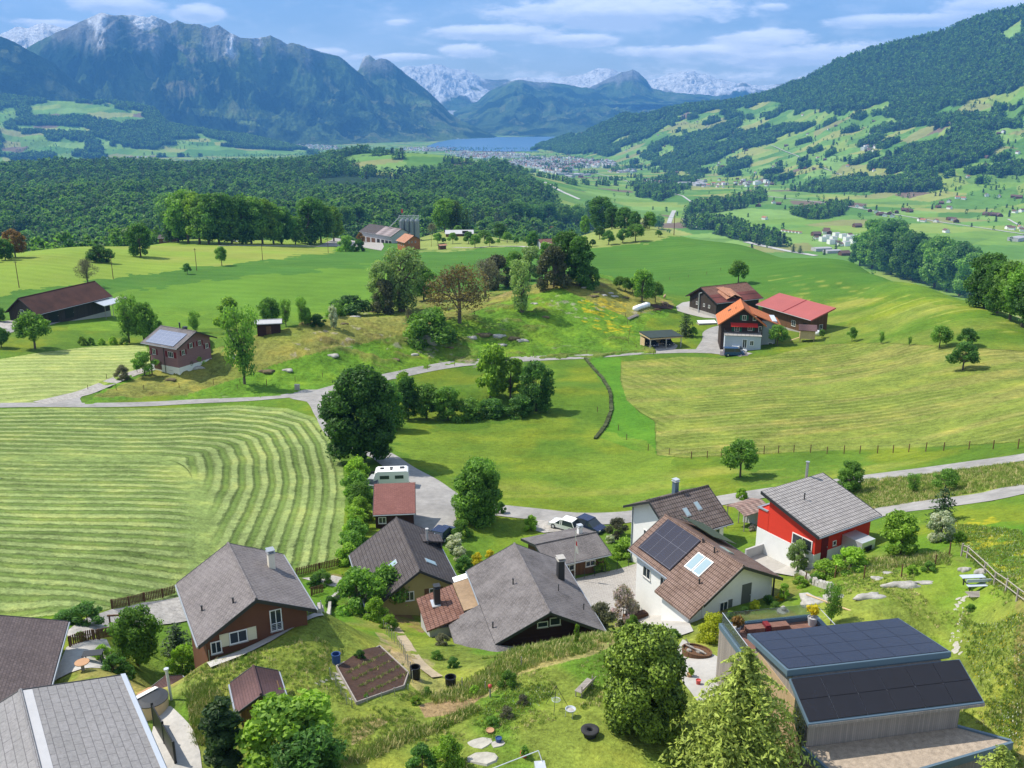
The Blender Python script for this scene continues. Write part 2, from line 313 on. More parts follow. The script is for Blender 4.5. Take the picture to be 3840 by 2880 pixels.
# hay field right
HAY = [(2330,1357),(2560,1336),(2760,1345),(2900,1332),(3060,1292),(3300,1285),(3840,1315),(4600,1320),(4600,1650),(3840,1657),(3500,1675),(3100,1690),(2560,1716),(2462,1706),(2455,1580),(2400,1546),(2350,1500),(2325,1420)]
m = pip(PX, PY, HAY); blend(m, (.165, .235, .042), .95); blend(m, STRAW*.9, ss(.42, .72, fbm(X*.3, Y*1.3, 5, 4, 6))*.28)
mm = m & (PX < 2700) & (PX < 2450+(1900-PY)*.4); hk = ss(-260, 0, PX-(2700+(1500-PY)*.35)); hd = np.where(hk < .5, X*.94+Y*.34, Y*.98+X*.12)
stripe = np.where(m, .42*ss(.0, .35, np.abs(hk-.5))*ss(.3, .55, nz4), stripe); sd = np.where(m, hd+nz2*1.5, sd); per = np.where(m, 2.4, per); rough = np.where(m, .62, rough)
# road-side lush strips, inner meadow
m = pip(PX, PY, [(2220,1340),(2330,1340),(2325,1420),(2350,1500),(2400,1546),(2455,1580),(2462,1706),(2380,1690),(2250,1640),(2290,1560),(2290,1480),(2210,1370)]); blend(m, (.07, .215, .018), .85)
m = pip(PXw, PYw, [(1500,1660),(1900,1580),(2200,1560),(2300,1640),(2600,1720),(2620,1850),(2300,1920),(1950,1890),(1700,1800)]); blend(m, (.15, .25, .028), ss(.42, .66, nz4)*.75)
m = pip(PXw, PYw, [(1750,1850),(2000,1800),(2700,1760),(3200,1720),(3840,1690),(3840,1740),(3000,1810),(2300,1930),(1950,1905)]); blend(m, (.22, .27, .05), ss(.4, .7, fbm(X*.4, Y*1.4, 6, 4, 12))*.6)
# striped mown field
F1 = [(-900,1552),(0,1534),(280,1529),(600,1531),(900,1519),(1080,1532),(1180,1565),(1250,1650),(1287,1760),(1296,1850),(1290,1950),(1282,2090),(1200,2112),(1110,2142),(1020,2160),(760,2245),(418,2282),(300,2300),(120,2316),(0,2330),(-900,2400)]
m = pip(PX, PY, F1); blend(m, (.20, .30, .085), .97); rough = np.where(m, .62, rough)
gl = np.array([at(*p)[:2] for p in [(-900,1552),(-300,1540),(0,1534),(280,1530),(600,1531),(900,1519),(1080,1532),(1180,1565),(1250,1650),(1287,1760),(1296,1850),(1290,1950),(1275,2090),(1265,2200)]])
def dist_poly(x, y, P, chunk=200000):
    o = np.empty(len(x))
    for i in range(0, len(x), chunk):
        a = x[i:i+chunk]; b = y[i:i+chunk]; best = np.full(len(a), 1e9)
        for p, q in zip(P[:-1], P[1:]):
            d = q-p; L2 = d@d+1e-9; t = np.clip(((a-p[0])*d[0]+(b-p[1])*d[1])/L2, 0, 1)
            best = np.minimum(best, (a-p[0]-t*d[0])**2+(b-p[1]-t*d[1])**2)
        o[i:i+chunk] = np.sqrt(best)
    return o
SX = np.array([2.2, 1.]); gs = gl*SX; dm = dist_poly(X[m]*2.2, Y[m], gs); wv = 3.2*np.exp(-((PX[m]-520)/260)**2)*ss(2, 26, dm)
dR = dist_poly(X[m]*2.2, Y[m], gs[7:]); dT = dist_poly(X[m]*2.2, Y[m], gs[:8]); lim = .34*np.hypot(X[m], Y[m])-2; inn = (dR > lim) & (dT > 46); edge_ = np.maximum(ss(0, 7, np.abs(dR-lim)), ss(4, -2, dT-46)); edge_ = edge_*np.maximum(ss(0, 4, np.abs(dT-46)), ss(4, -2, dR-lim))
sd[m] = np.where(inn, Y[m]*.985 - X[m]*.17 + 2.5*np.sin(X[m]/19), dm - wv) + 1.2*(fbm(X[m], Y[m], 30, 2, 41)-.5)*2; per[m] = np.where(inn, 2.9, 3.8)
stripe[m] = 1.0*ss(.8, 3, dm)*(1-.15*inn)*edge_*(.55+.6*nz4[m])
# pale tedded field upper left
F2 = [(-900,1420),(0,1347),(150,1322),(350,1299),(545,1293),(566,1340),(585,1385),(480,1412),(370,1455),(240,1500),(130,1513),(0,1520),(-900,1560)]
m = pip(PX, PY, F2); blend(m, (.30, .40, .12), .97); rough = np.where(m, .45, rough); stripe[m] = .38; sd[m] = (np.hypot(X[m]+70, Y[m]-150)); per[m] = 3.4
# knoll pasture: thin turf, brown and rock patches
KN = [(300,1500),(420,1430),(540,1400),(640,1370),(780,1300),(950,1240),(1250,1180),(1420,1120),(1600,1060),(1800,1000),(1950,975),(2200,990),(2350,1030),(2480,1090),(2570,1150),(2430,1200),(2440,1322),(2200,1334),(2000,1345),(1700,1370),(1500,1402),(1300,1450),(1150,1462),(900,1480),(600,1500)]
m = pip(PXw, PYw, KN) & (D < 330); kn = m.copy(); rough = np.where(m, .75, rough); stripe[m] = 0
top = ss(.42, .6, fbm(X, Y, 26, 4, 21))*ss(0, 1, 1); up = pip(PX, PY, [(560,1400),(780,1300),(1250,1190),(1420,1120),(1650,1040),(1800,1000),(2100,1000),(2560,1140),(2350,1190),(2100,1080),(1900,1130),(1500,1260),(1150,1330),(700,1480),(330,1495)])
blend(m & up, (.185, .225, .045), .6); blend(m & up, (.23, .21, .07), .35*top[:]); blend(m & ~up, (.095, .235, .02), .6)
pt = ss(.56, .66, fbm(X*.6, Y*1.5, 3.4, 4, 22))*ss(.45, .6, fbm(X, Y, 20, 3, 23)); blend(m, BROWN*.8, pt*.4); bm = pt*m
rk = ss(.68, .74, fbm(X, Y*1.4, 2.2, 4, 24))*ss(.5, .62, fbm(X, Y, 16, 3, 25)); blend(m, (.34, .32, .28), rk*.45)
fl = (pip(PX, PY, [(2165,1130),(2240,1118),(2345,1122),(2350,1165),(2300,1195),(2190,1172)]) | pip(PX, PY, [(2180,1200),(2300,1205),(2370,1222),(2380,1255),(2250,1245)]))
blend(fl, (.50, .42, .015), .55*ss(.48, .66, fbm(X*.6, Y*1.6, 1.0, 3, 26)))
# right garden slope flowers, dry bank, bare soil
fl = pip(PXw, PYw, [(3560,1980),(3700,1950),(3840,1990),(3840,2180),(3700,2100)]); blend(fl, (.36, .36, .02), ss(.5, .7, fbm(X, Y, .8, 3, 27))*.6)
m = pip(PXw, PYw, [(3000,2300),(3100,2100),(3500,2080),(3840,2150),(3840,2880),(3500,2700)]); blend(m, (.135, .25, .022), .6)
m = pip(PX, PY, [(3240,1800),(3840,1735),(3840,1820),(3560,1872),(3300,1905),(3240,1850)]); blend(m, (.24, .32, .07), .7); rough = np.where(m, .8, rough)
m = pip(PXw, PYw, [(2960,1790),(3240,1800),(3300,1905),(3060,1950)]); blend(m, (.16, .27, .035), .6)
BANK = [(1780,2560),(1850,2490),(2000,2430),(2250,2370),(2300,2400),(2200,2450),(1900,2540),(1800,2620),(1640,2640),(1560,2600),(1440,2520),(1380,2400),(1420,2400),(1560,2520)]
m = pip(PXw, PYw, BANK); blend(m, (.33, .30, .12), .35+.4*ss(.4, .6, nz3))
for pl, cl, k in [([(1540,2640),(1700,2580),(1820,2590),(1700,2680),(1560,2690)], (.30,.21,.12), .8), ([(1340,2480),(1380,2400),(1420,2460),(1600,2500),(1560,2560)], (.33,.28,.17), .6),
                  ([(1270,2740),(1400,2700),(1420,2720),(1290,2790)], (.34,.27,.15), .7), ([(2860,2110),(3000,2060),(3100,2120),(3000,2170)], (.3,.24,.14), .7),
                  ([(1270,2180),(1290,2170),(1440,2200),(1620,2200),(1700,2300),(1600,2320),(1450,2300)], (.24,.16,.10), .5), ([(1430,2230),(1560,2230),(1600,2360),(1560,2390),(1490,2330)], (.2,.125,.08), .8)]:
    m = pip(PXw, PYw, pl); blend(m, cl, k*ss(.3, .55, nz3))
# small relief: tussocks and ledges on the knoll
Z = Z + kn*((nz3-.5)*.9 + bm*.5) + (~kn)*(D < 100)*(nz3-.5)*.22
me = mesh_np('ground', np.stack([X, Y, Z], 1), grid_faces(len(_D), len(_A)), M_ground, True, None, dict(alb=np.clip(alb*np.array([1.01, .91, .96]), .01, .8), rough=rough, stripe=stripe, sd=sd, per=per))
link('ground', me, kind='structure'); del me, DD, AA, D, PX, PY, nz1, nz2, nz3, nz4, alb, X, Y, Z
# ---------------------------------------------------------------- mountains: crest line (photo pixel, distance), foot distance, foot height
def crest(px, py, D): a, t = pix(px, py); return float(a), D, ZC-D*float(t)
class Ridge:
    def __init__(s, pts, foot, zf, g=(.5, 2.), seed=0, amp=.06, ncr=2.4, back=1500):
        q = sorted(crest(*p) for p in pts); s.a = np.array([p[0] for p in q]); s.D = np.array([p[1] for p in q]); s.z = np.array([p[2] for p in q])
        fa = sorted((float(pix(p, 600)[0]), d) for p, d in foot); s.fa = np.array([p[0] for p in fa]); s.fd = np.array([p[1] for p in fa]); s.zf = zf
        s.g = g; s.seed = seed; s.amp = amp; s.back = back; s.ncr = ncr
    def at(s, az, u):
        """u: 0 at the foot, 1 at the crest, >1 behind"""
        Dc = np.interp(az, s.a, s.D); zc = np.interp(az, s.a, s.z); Df = np.interp(az, s.fa, s.fd)
        zf = s.zf(az, Df) if callable(s.zf) else s.zf
        D = np.where(u <= 1, Df+(Dc-Df)*u, Dc+(u-1)*s.back); x = D*np.sin(az); y = D*np.cos(az)
        h = zc-zf; k, e = s.g; uu = np.clip(u, 0, 1); f = k*uu+(1-k)*uu**e
        fr = (zc-ZC)/Dc
        wx = (fbm(x, y, 1500, 3, s.seed+11)-.5)*1100; wy = (fbm(x, y, 900, 3, s.seed+12)-.5)*600
        n = (.55*ridged(az*3600*s.ncr+wx, D*.32+wy, 1500, 6, s.seed, .6) + .45*ridged(x+wy, y*.6+wx*.6, 520, 5, s.seed+3, .6))-.6
        n2 = fbm(x, y, 140, 5, s.seed+30)-.5
        env = np.sin(np.pi*np.clip(u, 0, 1))**.7
        z = zf+h*f + n*np.maximum(h, 50)*s.amp*11*env + n2*np.maximum(h, 40)*s.amp*2.2*env
        lim = ZC + D*(zc-ZC)/Dc - (1-uu)*25          # keep the crest as the outline
        z = np.where(u <= 1, np.minimum(z, lim), zc - (u-1)*s.back*.6)
        return x, y, z, D, n, n2
def m_far(nt, b):
    g = nt.nodes.new('ShaderNodeNewGeometry'); P = g.outputs['Position']
    n = _noise(nt, P, .035, 6, .7); n2 = _noise(nt, P, .009, 4, .6)
    v = _math(nt, 'ADD', -.35, _math(nt, 'MULTIPLY', _math(nt, 'ADD', _math(nt, 'MULTIPLY', n, .6), _math(nt, 'MULTIPLY', n2, .4)), 2.8)); c = _mix(nt, 1.0, _attr(nt, 'alb').outputs['Color'], _comb(nt, v), 'MULTIPLY')
    nt.links.new(c, b.inputs['Base Color']); b.inputs['Roughness'].default_value = 1; b.inputs['Specular IOR Level'].default_value = 0
    _bump(nt, b, _math(nt, 'ADD', n, n2), 60., 1.)
M_far = mat('mountain_slope', m_far)
def m_fields(nt, b):
    g = nt.nodes.new('ShaderNodeNewGeometry'); P = g.outputs['Position']
    n = _noise(nt, P, .04, 5, .65); v = _math(nt, 'ADD', .72, _math(nt, 'MULTIPLY', n, .56)); c = _mix(nt, 1.0, _attr(nt, 'alb').outputs['Color'], _comb(nt, v), 'MULTIPLY')
    nt.links.new(c, b.inputs['Base Color']); b.inputs['Roughness'].default_value = 1; b.inputs['Specular IOR Level'].default_value = 0.05
M_fields = mat('valley_fields', m_fields)
FOREST = np.array([.024, .052, .022]); FORL = np.array([.10, .165, .055]); MEAD = np.array([.17, .26, .06]); ROCK = np.array([.32, .32, .32]); SNOW = np.array([.86, .88, .92])
def build_ridge(r, na, nu, colour, mat_=None, name='mountain', az=None):
    a0, a1 = (r.a[0], r.a[-1]) if az is None else az
    A = np.linspace(a0, a1, na); U = np.concatenate([np.linspace(-.05, 1, nu), [1.08, 1.3, 1.8]])
    UU, AA = np.meshgrid(U, A, indexing='ij'); UU = UU.ravel(); AA = AA.ravel()
    jag = (fbm(AA*4000, AA*0+r.seed, 16, 4, r.seed+60)-.5)
    x, y, z, D, n, n2 = r.at(AA, UU); z = z + jag*np.clip(UU*1.4-.4, 0, 1)*D*.0016
    c = colour(x, y, z, UU, n, n2, AA)
    me = mesh_np(name, np.stack([x, y, z], 1), grid_faces(len(U), na), mat_ or M_far, True, None, dict(alb=np.clip(c, 0.005, .95)))
    return link(name, me, kind='structure')
def lerp(a, b, k): return a*(1-k)[:, None]+b*k[:, None] if a.ndim == 2 else a[None]*(1-k)[:, None]+b[None]*k[:, None]
def alp(snow, rock, polys=(), forest_top=1e9, meadow=.62, snow_az=None):
    def f(x, y, z, u, n, n2, az):
        nf = fbm(x, y, 260, 5, 70); nf2 = fbm(x, y, 700, 4, 75); gul = ridged(az*9000, y*.25+x*.1, 420, 4, 81)
        c = lerp(FOREST, FORL, ss(.42, .62, nf)); sc_ = ss(.60, .68, fbm(x, y, 120, 4, 84)); PXx, PYy = proj(x, y, z)
        c = lerp(c, MEAD[None]*.8*np.ones((len(x), 1)), ss(meadow, meadow+.05, nf2)*ss(.35, .5, nf)*.8)
        c = lerp(c, ROCK[None]*np.ones((len(x), 1)), ss(rock-120, rock+120, z+(gul-.5)*700)*ss(.42, .6, gul+nf*.3)*.9)
        c = lerp(c, np.array([.20, .19, .11])[None]*np.ones((len(x), 1)), ss(rock-60, rock+160, z+(nf2-.5)*500)*ss(.45, .6, nf)*.6)
        for p, col, k in polys: c = lerp(c, np.array(col)[None]*np.ones((len(x), 1)), pip(PXx, PYy, p).astype(float)*k*ss(.25, .45, nf))
        c = lerp(c, np.array([.21, .24, .10])[None]*np.ones((len(x), 1)), sc_*.7*ss(.3, .5, nf2))
        sn = ss(snow-60, snow+90, z+(gul-.55)*900+(nf-.5)*500+(n*900)); c = lerp(c, SNOW[None]*np.ones((len(x), 1)), sn)
        return c
    return f
GRY = (.27, .25, .2)
rg = {}
r = Ridge([(-700,100,13500),(0,130,13500),(60,100,13500),(100,106,13500),(160,84,13500),(215,98,13500),(260,108,13500),(330,150,13500),(500,300,13500)], [(-700,11500),(600,11500)], 0, (1,1), 3, .08)
build_ridge(r, 260, 70, alp(560, 400))
r = Ridge([(-900,420,10800),(-300,300,10800),(60,200,10800),(110,176,10800),(160,146,10600),(203,126,10500),(250,106,10400),(301,82,10300),(345,62,10300),(379,46,10200),(400,53,10200),(428,58,10200),(470,57,10250),(498,55,10300),(556,66,10300),(570,58,10300),(590,66,10300),(613,75,10300),(637,88,10300),(663,76,10300),(694,90,10300),(747,90,10300),(787,107,10300),(819,92,10300),(856,119,10300),(903,142,10300),(940,143,10300),(972,143,10400),(1013,133,10400),(1050,148,10400),(1076,165,10400),(1100,161,10400),(1157,180,10400),(1280,215,10500),(1340,268,10500),(1413,320,10500),(1480,365,10500),(1560,420,10500),(1660,470,10400),(1740,505,10300)],
          [(-900,8600),(0,8700),(600,8700),(1200,8700),(1500,9300),(1760,10000)], -331, (.42,2.1), 5, .085)
rg['big'] = r
PB = [([(640,360),(680,330),(745,335),(745,355),(620,380)], (.22,.22,.12), .8),([(620,310),(700,300),(740,340),(610,350)], (.25,.24,.14), .9),([(345,120),(380,90),(410,100),(415,140),(395,180),(370,185),(350,150)], GRY, .9),
      ([(480,130),(540,160),(530,168),(485,140)], GRY, .8),([(640,160),(700,170),(745,190),(740,230),(715,240),(690,200)], GRY, .85),([(690,405),(1000,412),(1060,440),(960,450),(700,430)], (.2,.28,.07), .9),([(680,245),(730,250),(810,290),(790,295)], (.2,.22,.1), .8),
      ([(850,228),(900,245),(880,255),(845,248)], (.2,.22,.1), .8),([(870,450),(960,455),(980,475),(900,465)], (.25,.36,.1), .9),([(200,120),(300,90),(290,110),(220,160)], GRY, .7)]
build_ridge(r, 900, 300, alp(1020, 700, PB))
r = Ridge([(1320,290,12000),(1345,262,12000),(1360,222,12000),(1371,210,12000),(1385,206,12000),(1405,222,12000),(1430,250,12000),(1500,300,12000)], [(1300,11500),(1520,11500)], 300, (1,1), 7, .04); build_ridge(r, 120, 40, alp(760, 500))
r = Ridge([(1200,420,11200),(1280,330,11200),(1345,262,11200),(1385,234,11200),(1427,219,11200),(1450,224,11200),(1471,236,11200),(1523,278,11200),(1560,305,11200),(1604,341,11100),(1640,375,11000),(1685,422,10900),(1720,447,10800),(1772,470,10600),(1815,490,10500),(1870,516,10400),(1900,520,10350)],
          [(1150,10300),(1400,9700),(1600,9400),(1750,9900),(1900,10300)], -331, (.5,1.8), 9, .07)
build_ridge(r, 520, 200, alp(880, 640, [([(1560,380),(1610,375),(1620,395),(1570,400)], (.2,.3,.1), .8),([(1380,470),(1500,500),(1640,540),(1400,520)], (.19,.28,.08), .5),([(1300,430),(1400,470),(1380,490),(1300,455)], (.19,.27,.08), .6)], meadow=.56))
r = Ridge([(1420,330,18500),(1480,262,18500),(1510,252,18500),(1530,246,18500),(1565,249,18500),(1590,244,18500),(1625,240,18500),(1650,241,18500),(1690,258,18500),(1715,260,18500),(1740,258,18500),(1775,275,18500),(1812,297,18500),(1860,300,18500),(1900,297,18500),(1960,330,18500)], [(1400,15500),(2000,15500)], -100, (1,1), 11, .09)
build_ridge(r, 420, 130, alp(330, 200))
r = Ridge([(1700,420,14800),(1790,380,14800),(1830,345,14800),(1880,318,14800),(1905,306,14800),(1935,300,14800),(1960,300,14800),(2000,308,14800),(2060,309,14800),(2110,315,14800),(2200,330,14800),(2400,360,14800),(2700,400,14800)], [(1600,11200),(2000,10700),(2300,10700),(2800,11500)], -331, (.6,1.7), 13, .08)
build_ridge(r, 420, 130, alp(820, 560, meadow=.58))
r = Ridge([(1850,340,17500),(1905,305,17500),(1925,297,17500),(1960,289,17500),(1990,292,17500),(2020,298,17500),(2060,300,17500),(2100,290,17500),(2150,283,17500),(2190,278,17500),(2215,266,17500),(2245,255,17500),(2268,257,17500),(2300,258,17500),(2325,272,17500),(2370,300,17500),(2440,300,17500),(2475,290,17500),(2510,276,17500),(2545,270,17500),(2575,266,17500),(2600,266,17500),(2625,277,17500),(2650,277,17500),(2690,296,17500),(2720,300,17500),(2765,312,17500),(2795,306,17500),(2820,320,17500),(2900,318,17500),(2950,308,17500),(2985,292,17500),(3005,288,17500),(3060,300,17500)], [(1850,15200),(3100,15200)], -50, (.8,1.3), 15, .09)
build_ridge(r, 620, 150, alp(280, 150, [([(2810,305),(3060,280),(3060,340),(2850,340)], (.3,.3,.25), 1.0)]))
r = Ridge([(2150,360,15600),(2230,318,15600),(2290,290,15600),(2330,270,15600),(2355,266,15600),(2372,261,15600),(2395,272,15600),(2425,300,15600),(2445,330,15600),(2500,345,15600),(2700,360,15600)], [(2000,13500),(2800,13500)], 0, (.6,1.6), 17, .06)
build_ridge(r, 300, 120, alp(760, 400))
r = Ridge([(-900,60,9200),(-200,90,9200),(0,137,9200),(60,160,9200),(110,190,9200),(160,215,9200),(210,240,9200),(250,280,9200),(300,315,9200),(340,350,9200),(380,385,9200),(420,410,9200),(520,440,9000),(600,480,9000)], [(-900,8500),(0,8400),(600,8600)], -200, (.7,1.5), 19, .05)
build_ridge(r, 320, 130, alp(2000, 2000, meadow=.72))
# near hills that carry fields and woods
LH = Ridge([(-900,330,8300),(0,357,8300),(110,372,8200),(200,378,8100),(330,384,8000),(430,384,8000),(520,396,7900),(580,410,7800),(640,470,7700),(740,486,7700),(830,500,7600),(930,512,7600),(1010,530,7500),(1100,552,7500),(1180,570,7400)], [(-900,6700),(1300,7000)], lambda a, d: H(d*np.sin(a), d*np.cos(a))-4, (.85,1.5), 21, .028, 1.6)
RH = Ridge([(1990,556,7900),(2003,550,7850),(2061,534,7700),(2148,504,7500),(2200,492,7300),(2235,480,7200),(2322,430,7100),(2370,425,7050),(2426,428,7000),(2500,410,6900),(2560,396,6850),(2734,382,6700),(2849,359,6600),(2907,341,6550),(2965,315,6500),(3034,289,6450),(3081,263,6400),(3139,229,6300),(3197,200,6200),(3312,174,6050),(3376,153,6000),(3451,145,5900),(3544,119,5800),(3590,98,5700),(3660,67,5650),(3792,35,5550),(3840,23,5500),(4500,-120,5200)],
           [(1960,7700),(2200,6300),(2560,4700),(3000,3600),(3500,2900),(4500,2500)], lambda a, d: H(d*np.sin(a), d*np.cos(a))-3, (.40,2.6), 23, .020, 1.8)
# ---------------------------------------------------------------- valley landcover (photo-outlined regions of the real slopes)
WOODS_R = [ # woods on the right-hand slope and valley
 [(2560,396),(2734,382),(2849,359),(2965,315),(3034,289),(3139,229),(3312,174),(3451,145),(3590,98),(3840,23),(4400,-100),(4400,330),(3840,300),(3780,345),(3700,375),(3640,395),(3560,405),(3480,445),(3400,455),(3300,440),(3220,450),(3100,425),(2990,430),(2930,425),(2860,460),(2850,490),(2790,520),(2700,560),(2650,590),(2590,640),(2540,650),(2450,610),(2400,590),(2440,560),(2500,530),(2620,500),(2700,470),(2640,455),(2560,440)],
 [(2003,552),(2061,534),(2148,504),(2235,480),(2322,430),(2426,428),(2560,396),(2640,420),(2560,450),(2450,500),(2420,520),(2330,560),(2280,590),(2230,575),(2120,580)],
 [(2560,500),(2700,485),(2860,470),(3000,475),(3100,465),(3020,490),(2850,540),(2760,560),(2680,600),(2600,650),(2560,640)],
 [(3150,500),(3200,470),(3320,475),(3420,460),(3560,440),(3600,450),(3540,470),(3440,480),(3300,500),(3310,540),(3400,545),(3500,570),(3440,610),(3380,620),(3280,640),(3230,580),(3220,545)],
 [(3230,560),(3330,535),(3430,560),(3510,540),(3560,515),(3650,500),(3740,520),(3755,545),(3720,590),(3640,610),(3560,650),(3660,660),(3700,690),(3640,705),(3500,700),(3360,700),(3200,720),(3000,710),(3120,700),(3230,660),(3260,620)],
 [(3570,470),(3650,440),(3770,430),(3760,460),(3700,480),(3640,495),(3580,500)], [(3730,640),(3840,615),(3840,660),(3740,665)], [(3000,700),(3250,680),(3500,690),(3640,700),(3560,715),(3100,728),(2960,715)],
 [(2370,700),(2560,640),(2640,660),(2560,720),(2480,760),(2390,740)], [(3000,625),(3070,610),(3080,630),(3020,650),(2990,645)], [(3090,560),(3130,550),(3130,600),(3100,605)], [(2730,615),(2810,600),(2800,625),(2740,645)],
 [(2600,770),(2860,720),(2880,750),(2780,780),(2640,800),(2540,800)], [(2905,840),(3000,790),(3110,770),(3190,765),(3180,800),(3080,830),(3040,855),(2930,860)], [(2540,830),(2700,810),(2790,850),(2900,880),(2960,910),(2950,925),(2850,920),(2760,900),(2600,870)]]
MEAD_R = [[(2730,410),(2870,375),(2960,395),(2900,430),(2800,440)], [(3210,420),(3340,380),(3330,410),(3240,430)], [(3750,130),(3840,70),(3840,140),(3790,160)], [(3500,440),(3640,380),(3760,345),(3800,360),(3700,400),(3640,430),(3560,440)]]
MEAD_L = [[(100,390),(250,380),(420,400),(520,430),(560,450),(460,470),(330,440),(120,440)], [(0,400),(60,400),(60,430),(0,430)], [(460,405),(540,420),(560,432),(500,435)], [(600,430),(690,470),(700,480),(620,460)], [(350,510),(420,530),(410,545),(360,530)], [(0,530),(160,520),(240,540),(330,530),(320,570),(200,580),(0,580)], [(600,545),(720,540),(1100,570),(1060,590),(560,590)],[(640,530),(760,510),(900,540),(700,560)],[(60,470),(300,475),(380,490),(250,500),(60,490)]]
PAL = np.array([[.105,.215,.04],[.15,.26,.045],[.21,.29,.06],[.085,.19,.035],[.25,.28,.075],[.13,.25,.05],[.18,.30,.07],[.22,.235,.08],[.12,.22,.045],[.16,.12,.085]])
def patchwork(x, y, s=3):
    i, b = cells(x, y, 170, s, .35, .6); k = np.minimum((i*10).astype(int), 9); c = PAL[k].copy(); c[(k == 9) & (_h(np.floor(x/400), np.floor(y/400), 3) < .5)] = PAL[1]
    c = c*(0.85+.3*fbm(x, y, 60, 3, 5))[:, None]; return c
def woods_mask(x, y, z, side):
    px, py = proj(x, y, z); wob = (fbm(x, y, 150, 4, 50, .65)-.5)*48; m = np.zeros(len(x), bool)
    if side == 'R':
        for p in WOODS_R: m |= pip(px+wob, py+wob*.5, p)
        for p in MEAD_R: m &= ~pip(px+wob, py+wob*.4, p)
        m &= (fbm(x, y, 130, 4, 55) > .43) | (py < 410)
        m |= (fbm(x, y, 90, 4, 56) > .72) & (py < 720)
    elif side == 'L':
        m = fbm(x, y, 260, 4, 52) > .47
        for p in MEAD_L: m &= ~pip(px+wob, py+wob*.4, p)
    return m
def col_RH(x, y, z, u, n, n2, az):
    c = patchwork(x, y); w_ = woods_mask(x, y, z, 'R'); c[w_] = (FOREST*.8+FORL*.2)*(0.6+.8*fbm(x[w_], y[w_], 60, 3, 9))[:, None]; return c
def col_LH(x, y, z, u, n, n2, az):
    c = patchwork(x, y, 8)*1.15; w_ = woods_mask(x, y, z, 'L'); c[w_] = (FOREST*.8+FORL*.2)*(0.6+.8*fbm(x[w_], y[w_], 60, 3, 9))[:, None]; return c
build_ridge(RH, 760, 260, col_RH, M_fields, 'hill'); build_ridge(LH, 480, 120, col_LH, M_fields, 'hill', az=(LH.a[0], LH.a[-1]))
# ---------------------------------------------------------------- valley floor sheet
_D = np.exp(np.linspace(math.log(755), math.log(20000), 520)); _A = np.linspace(-.8, .8, 900)
DD, AA = np.meshgrid(_D, _A, indexing='ij'); X = (DD*np.sin(AA)).ravel(); Y = (DD*np.cos(AA)).ravel(); Z = H(X, Y) - ss(755, 775, DD.ravel())*0
c = patchwork(X, Y, 3); PXv, PYv = proj(X, Y, Z); Dv = DD.ravel()
wm = woods_mask(X, Y, Z, 'R'); pl = (PXv < 2450) & (Dv < 3700) & (Dv > 700) & (PXv < 2420 - (Dv-700)*.16)
def plateau(x, y):
    D = np.hypot(x, y); px, py = proj(x, y, H(x, y)); return (px < 2480-(D-700)*.27) & (D > 660) & (D < 3650)
pl = plateau(X, Y) & ~((((X+290)/250)**2+((Y-2960)/350)**2 < 1) | (((X+690)/90)**2+((Y-1150)/130)**2 < 1)); c[wm | pl] = FOREST*.9
CLEAR = [(1350,1530,2700,260),]
me = mesh_np('valley', np.stack([X, Y, Z], 1), grid_faces(len(_D), len(_A)), M_fields, True, None, dict(alb=c)); link('valley', me, kind='structure')
# lake
LAKE = [(1600,548),(1640,560),(1760,566),(1900,568),(2000,567),(2060,566),(2100,560),(2140,540),(2160,522),(2100,512),(1980,513),(1850,513),(1760,516),(1700,522),(1640,533)]
def on_plane(px, py, z):
    a, t = pix(px, py); d = (ZC-z)/float(t); return d*math.sin(a), d*math.cos(a), z
def m_water(nt, b):
    g = nt.nodes.new('ShaderNodeNewGeometry'); b.inputs['Base Color'].default_value = (.03, .13, .27, 1); b.inputs['Roughness'].default_value = .3; b.inputs['Specular IOR Level'].default_value = .5
    _bump(nt, b, _noise(nt, g.outputs['Position'], .02, 3), 2, .12)
M_water = mat('water', m_water)
V = [on_plane(px, py, -329) for px, py in LAKE]; me = bpy.data.meshes.new('lake'); me.from_pydata(V, [], [tuple(range(len(V)))[::-1]]); me.materials.append(M_water)
if me.polygons[0].normal.z < 0: me.flip_normals()
link('lake', me, kind='structure'); del X, Y, Z, DD, AA, c
# ---------------------------------------------------------------- haze
def m_haze():
    m = bpy.data.materials.new('haze'); m.use_nodes = True; nt = m.node_tree; nt.nodes.clear(); o = nt.nodes.new('ShaderNodeOutputMaterial'); v = nt.nodes.new('ShaderNodeVolumePrincipled')
    v.inputs['Color'].default_value = HAZE_COL; v.inputs['Density'].default_value = HAZE_D; v.inputs['Anisotropy'].default_value = .0
    nt.links.new(v.outputs[0], o.inputs['Volume']); return m
HAZE_COL = (.13, .43, 1.0, 1); HAZE_D = 6.8e-5
def box_np(x0, x1, y0, y1, z0, z1):
    V = [(x, y, z) for z in (z0, z1) for x, y in ((x0, y0), (x1, y0), (x1, y1), (x0, y1))]
    return V, [(3, 2, 1, 0), (4, 5, 6, 7), (0, 1, 5, 4), (1, 2, 6, 5), (2, 3, 7, 6), (3, 0, 4, 7)]
V, F = box_np(-15500, 15500, -600, 20300, -900, 2300)
link('haze', mesh_np('haze', V, F, m_haze()), kind='stuff')
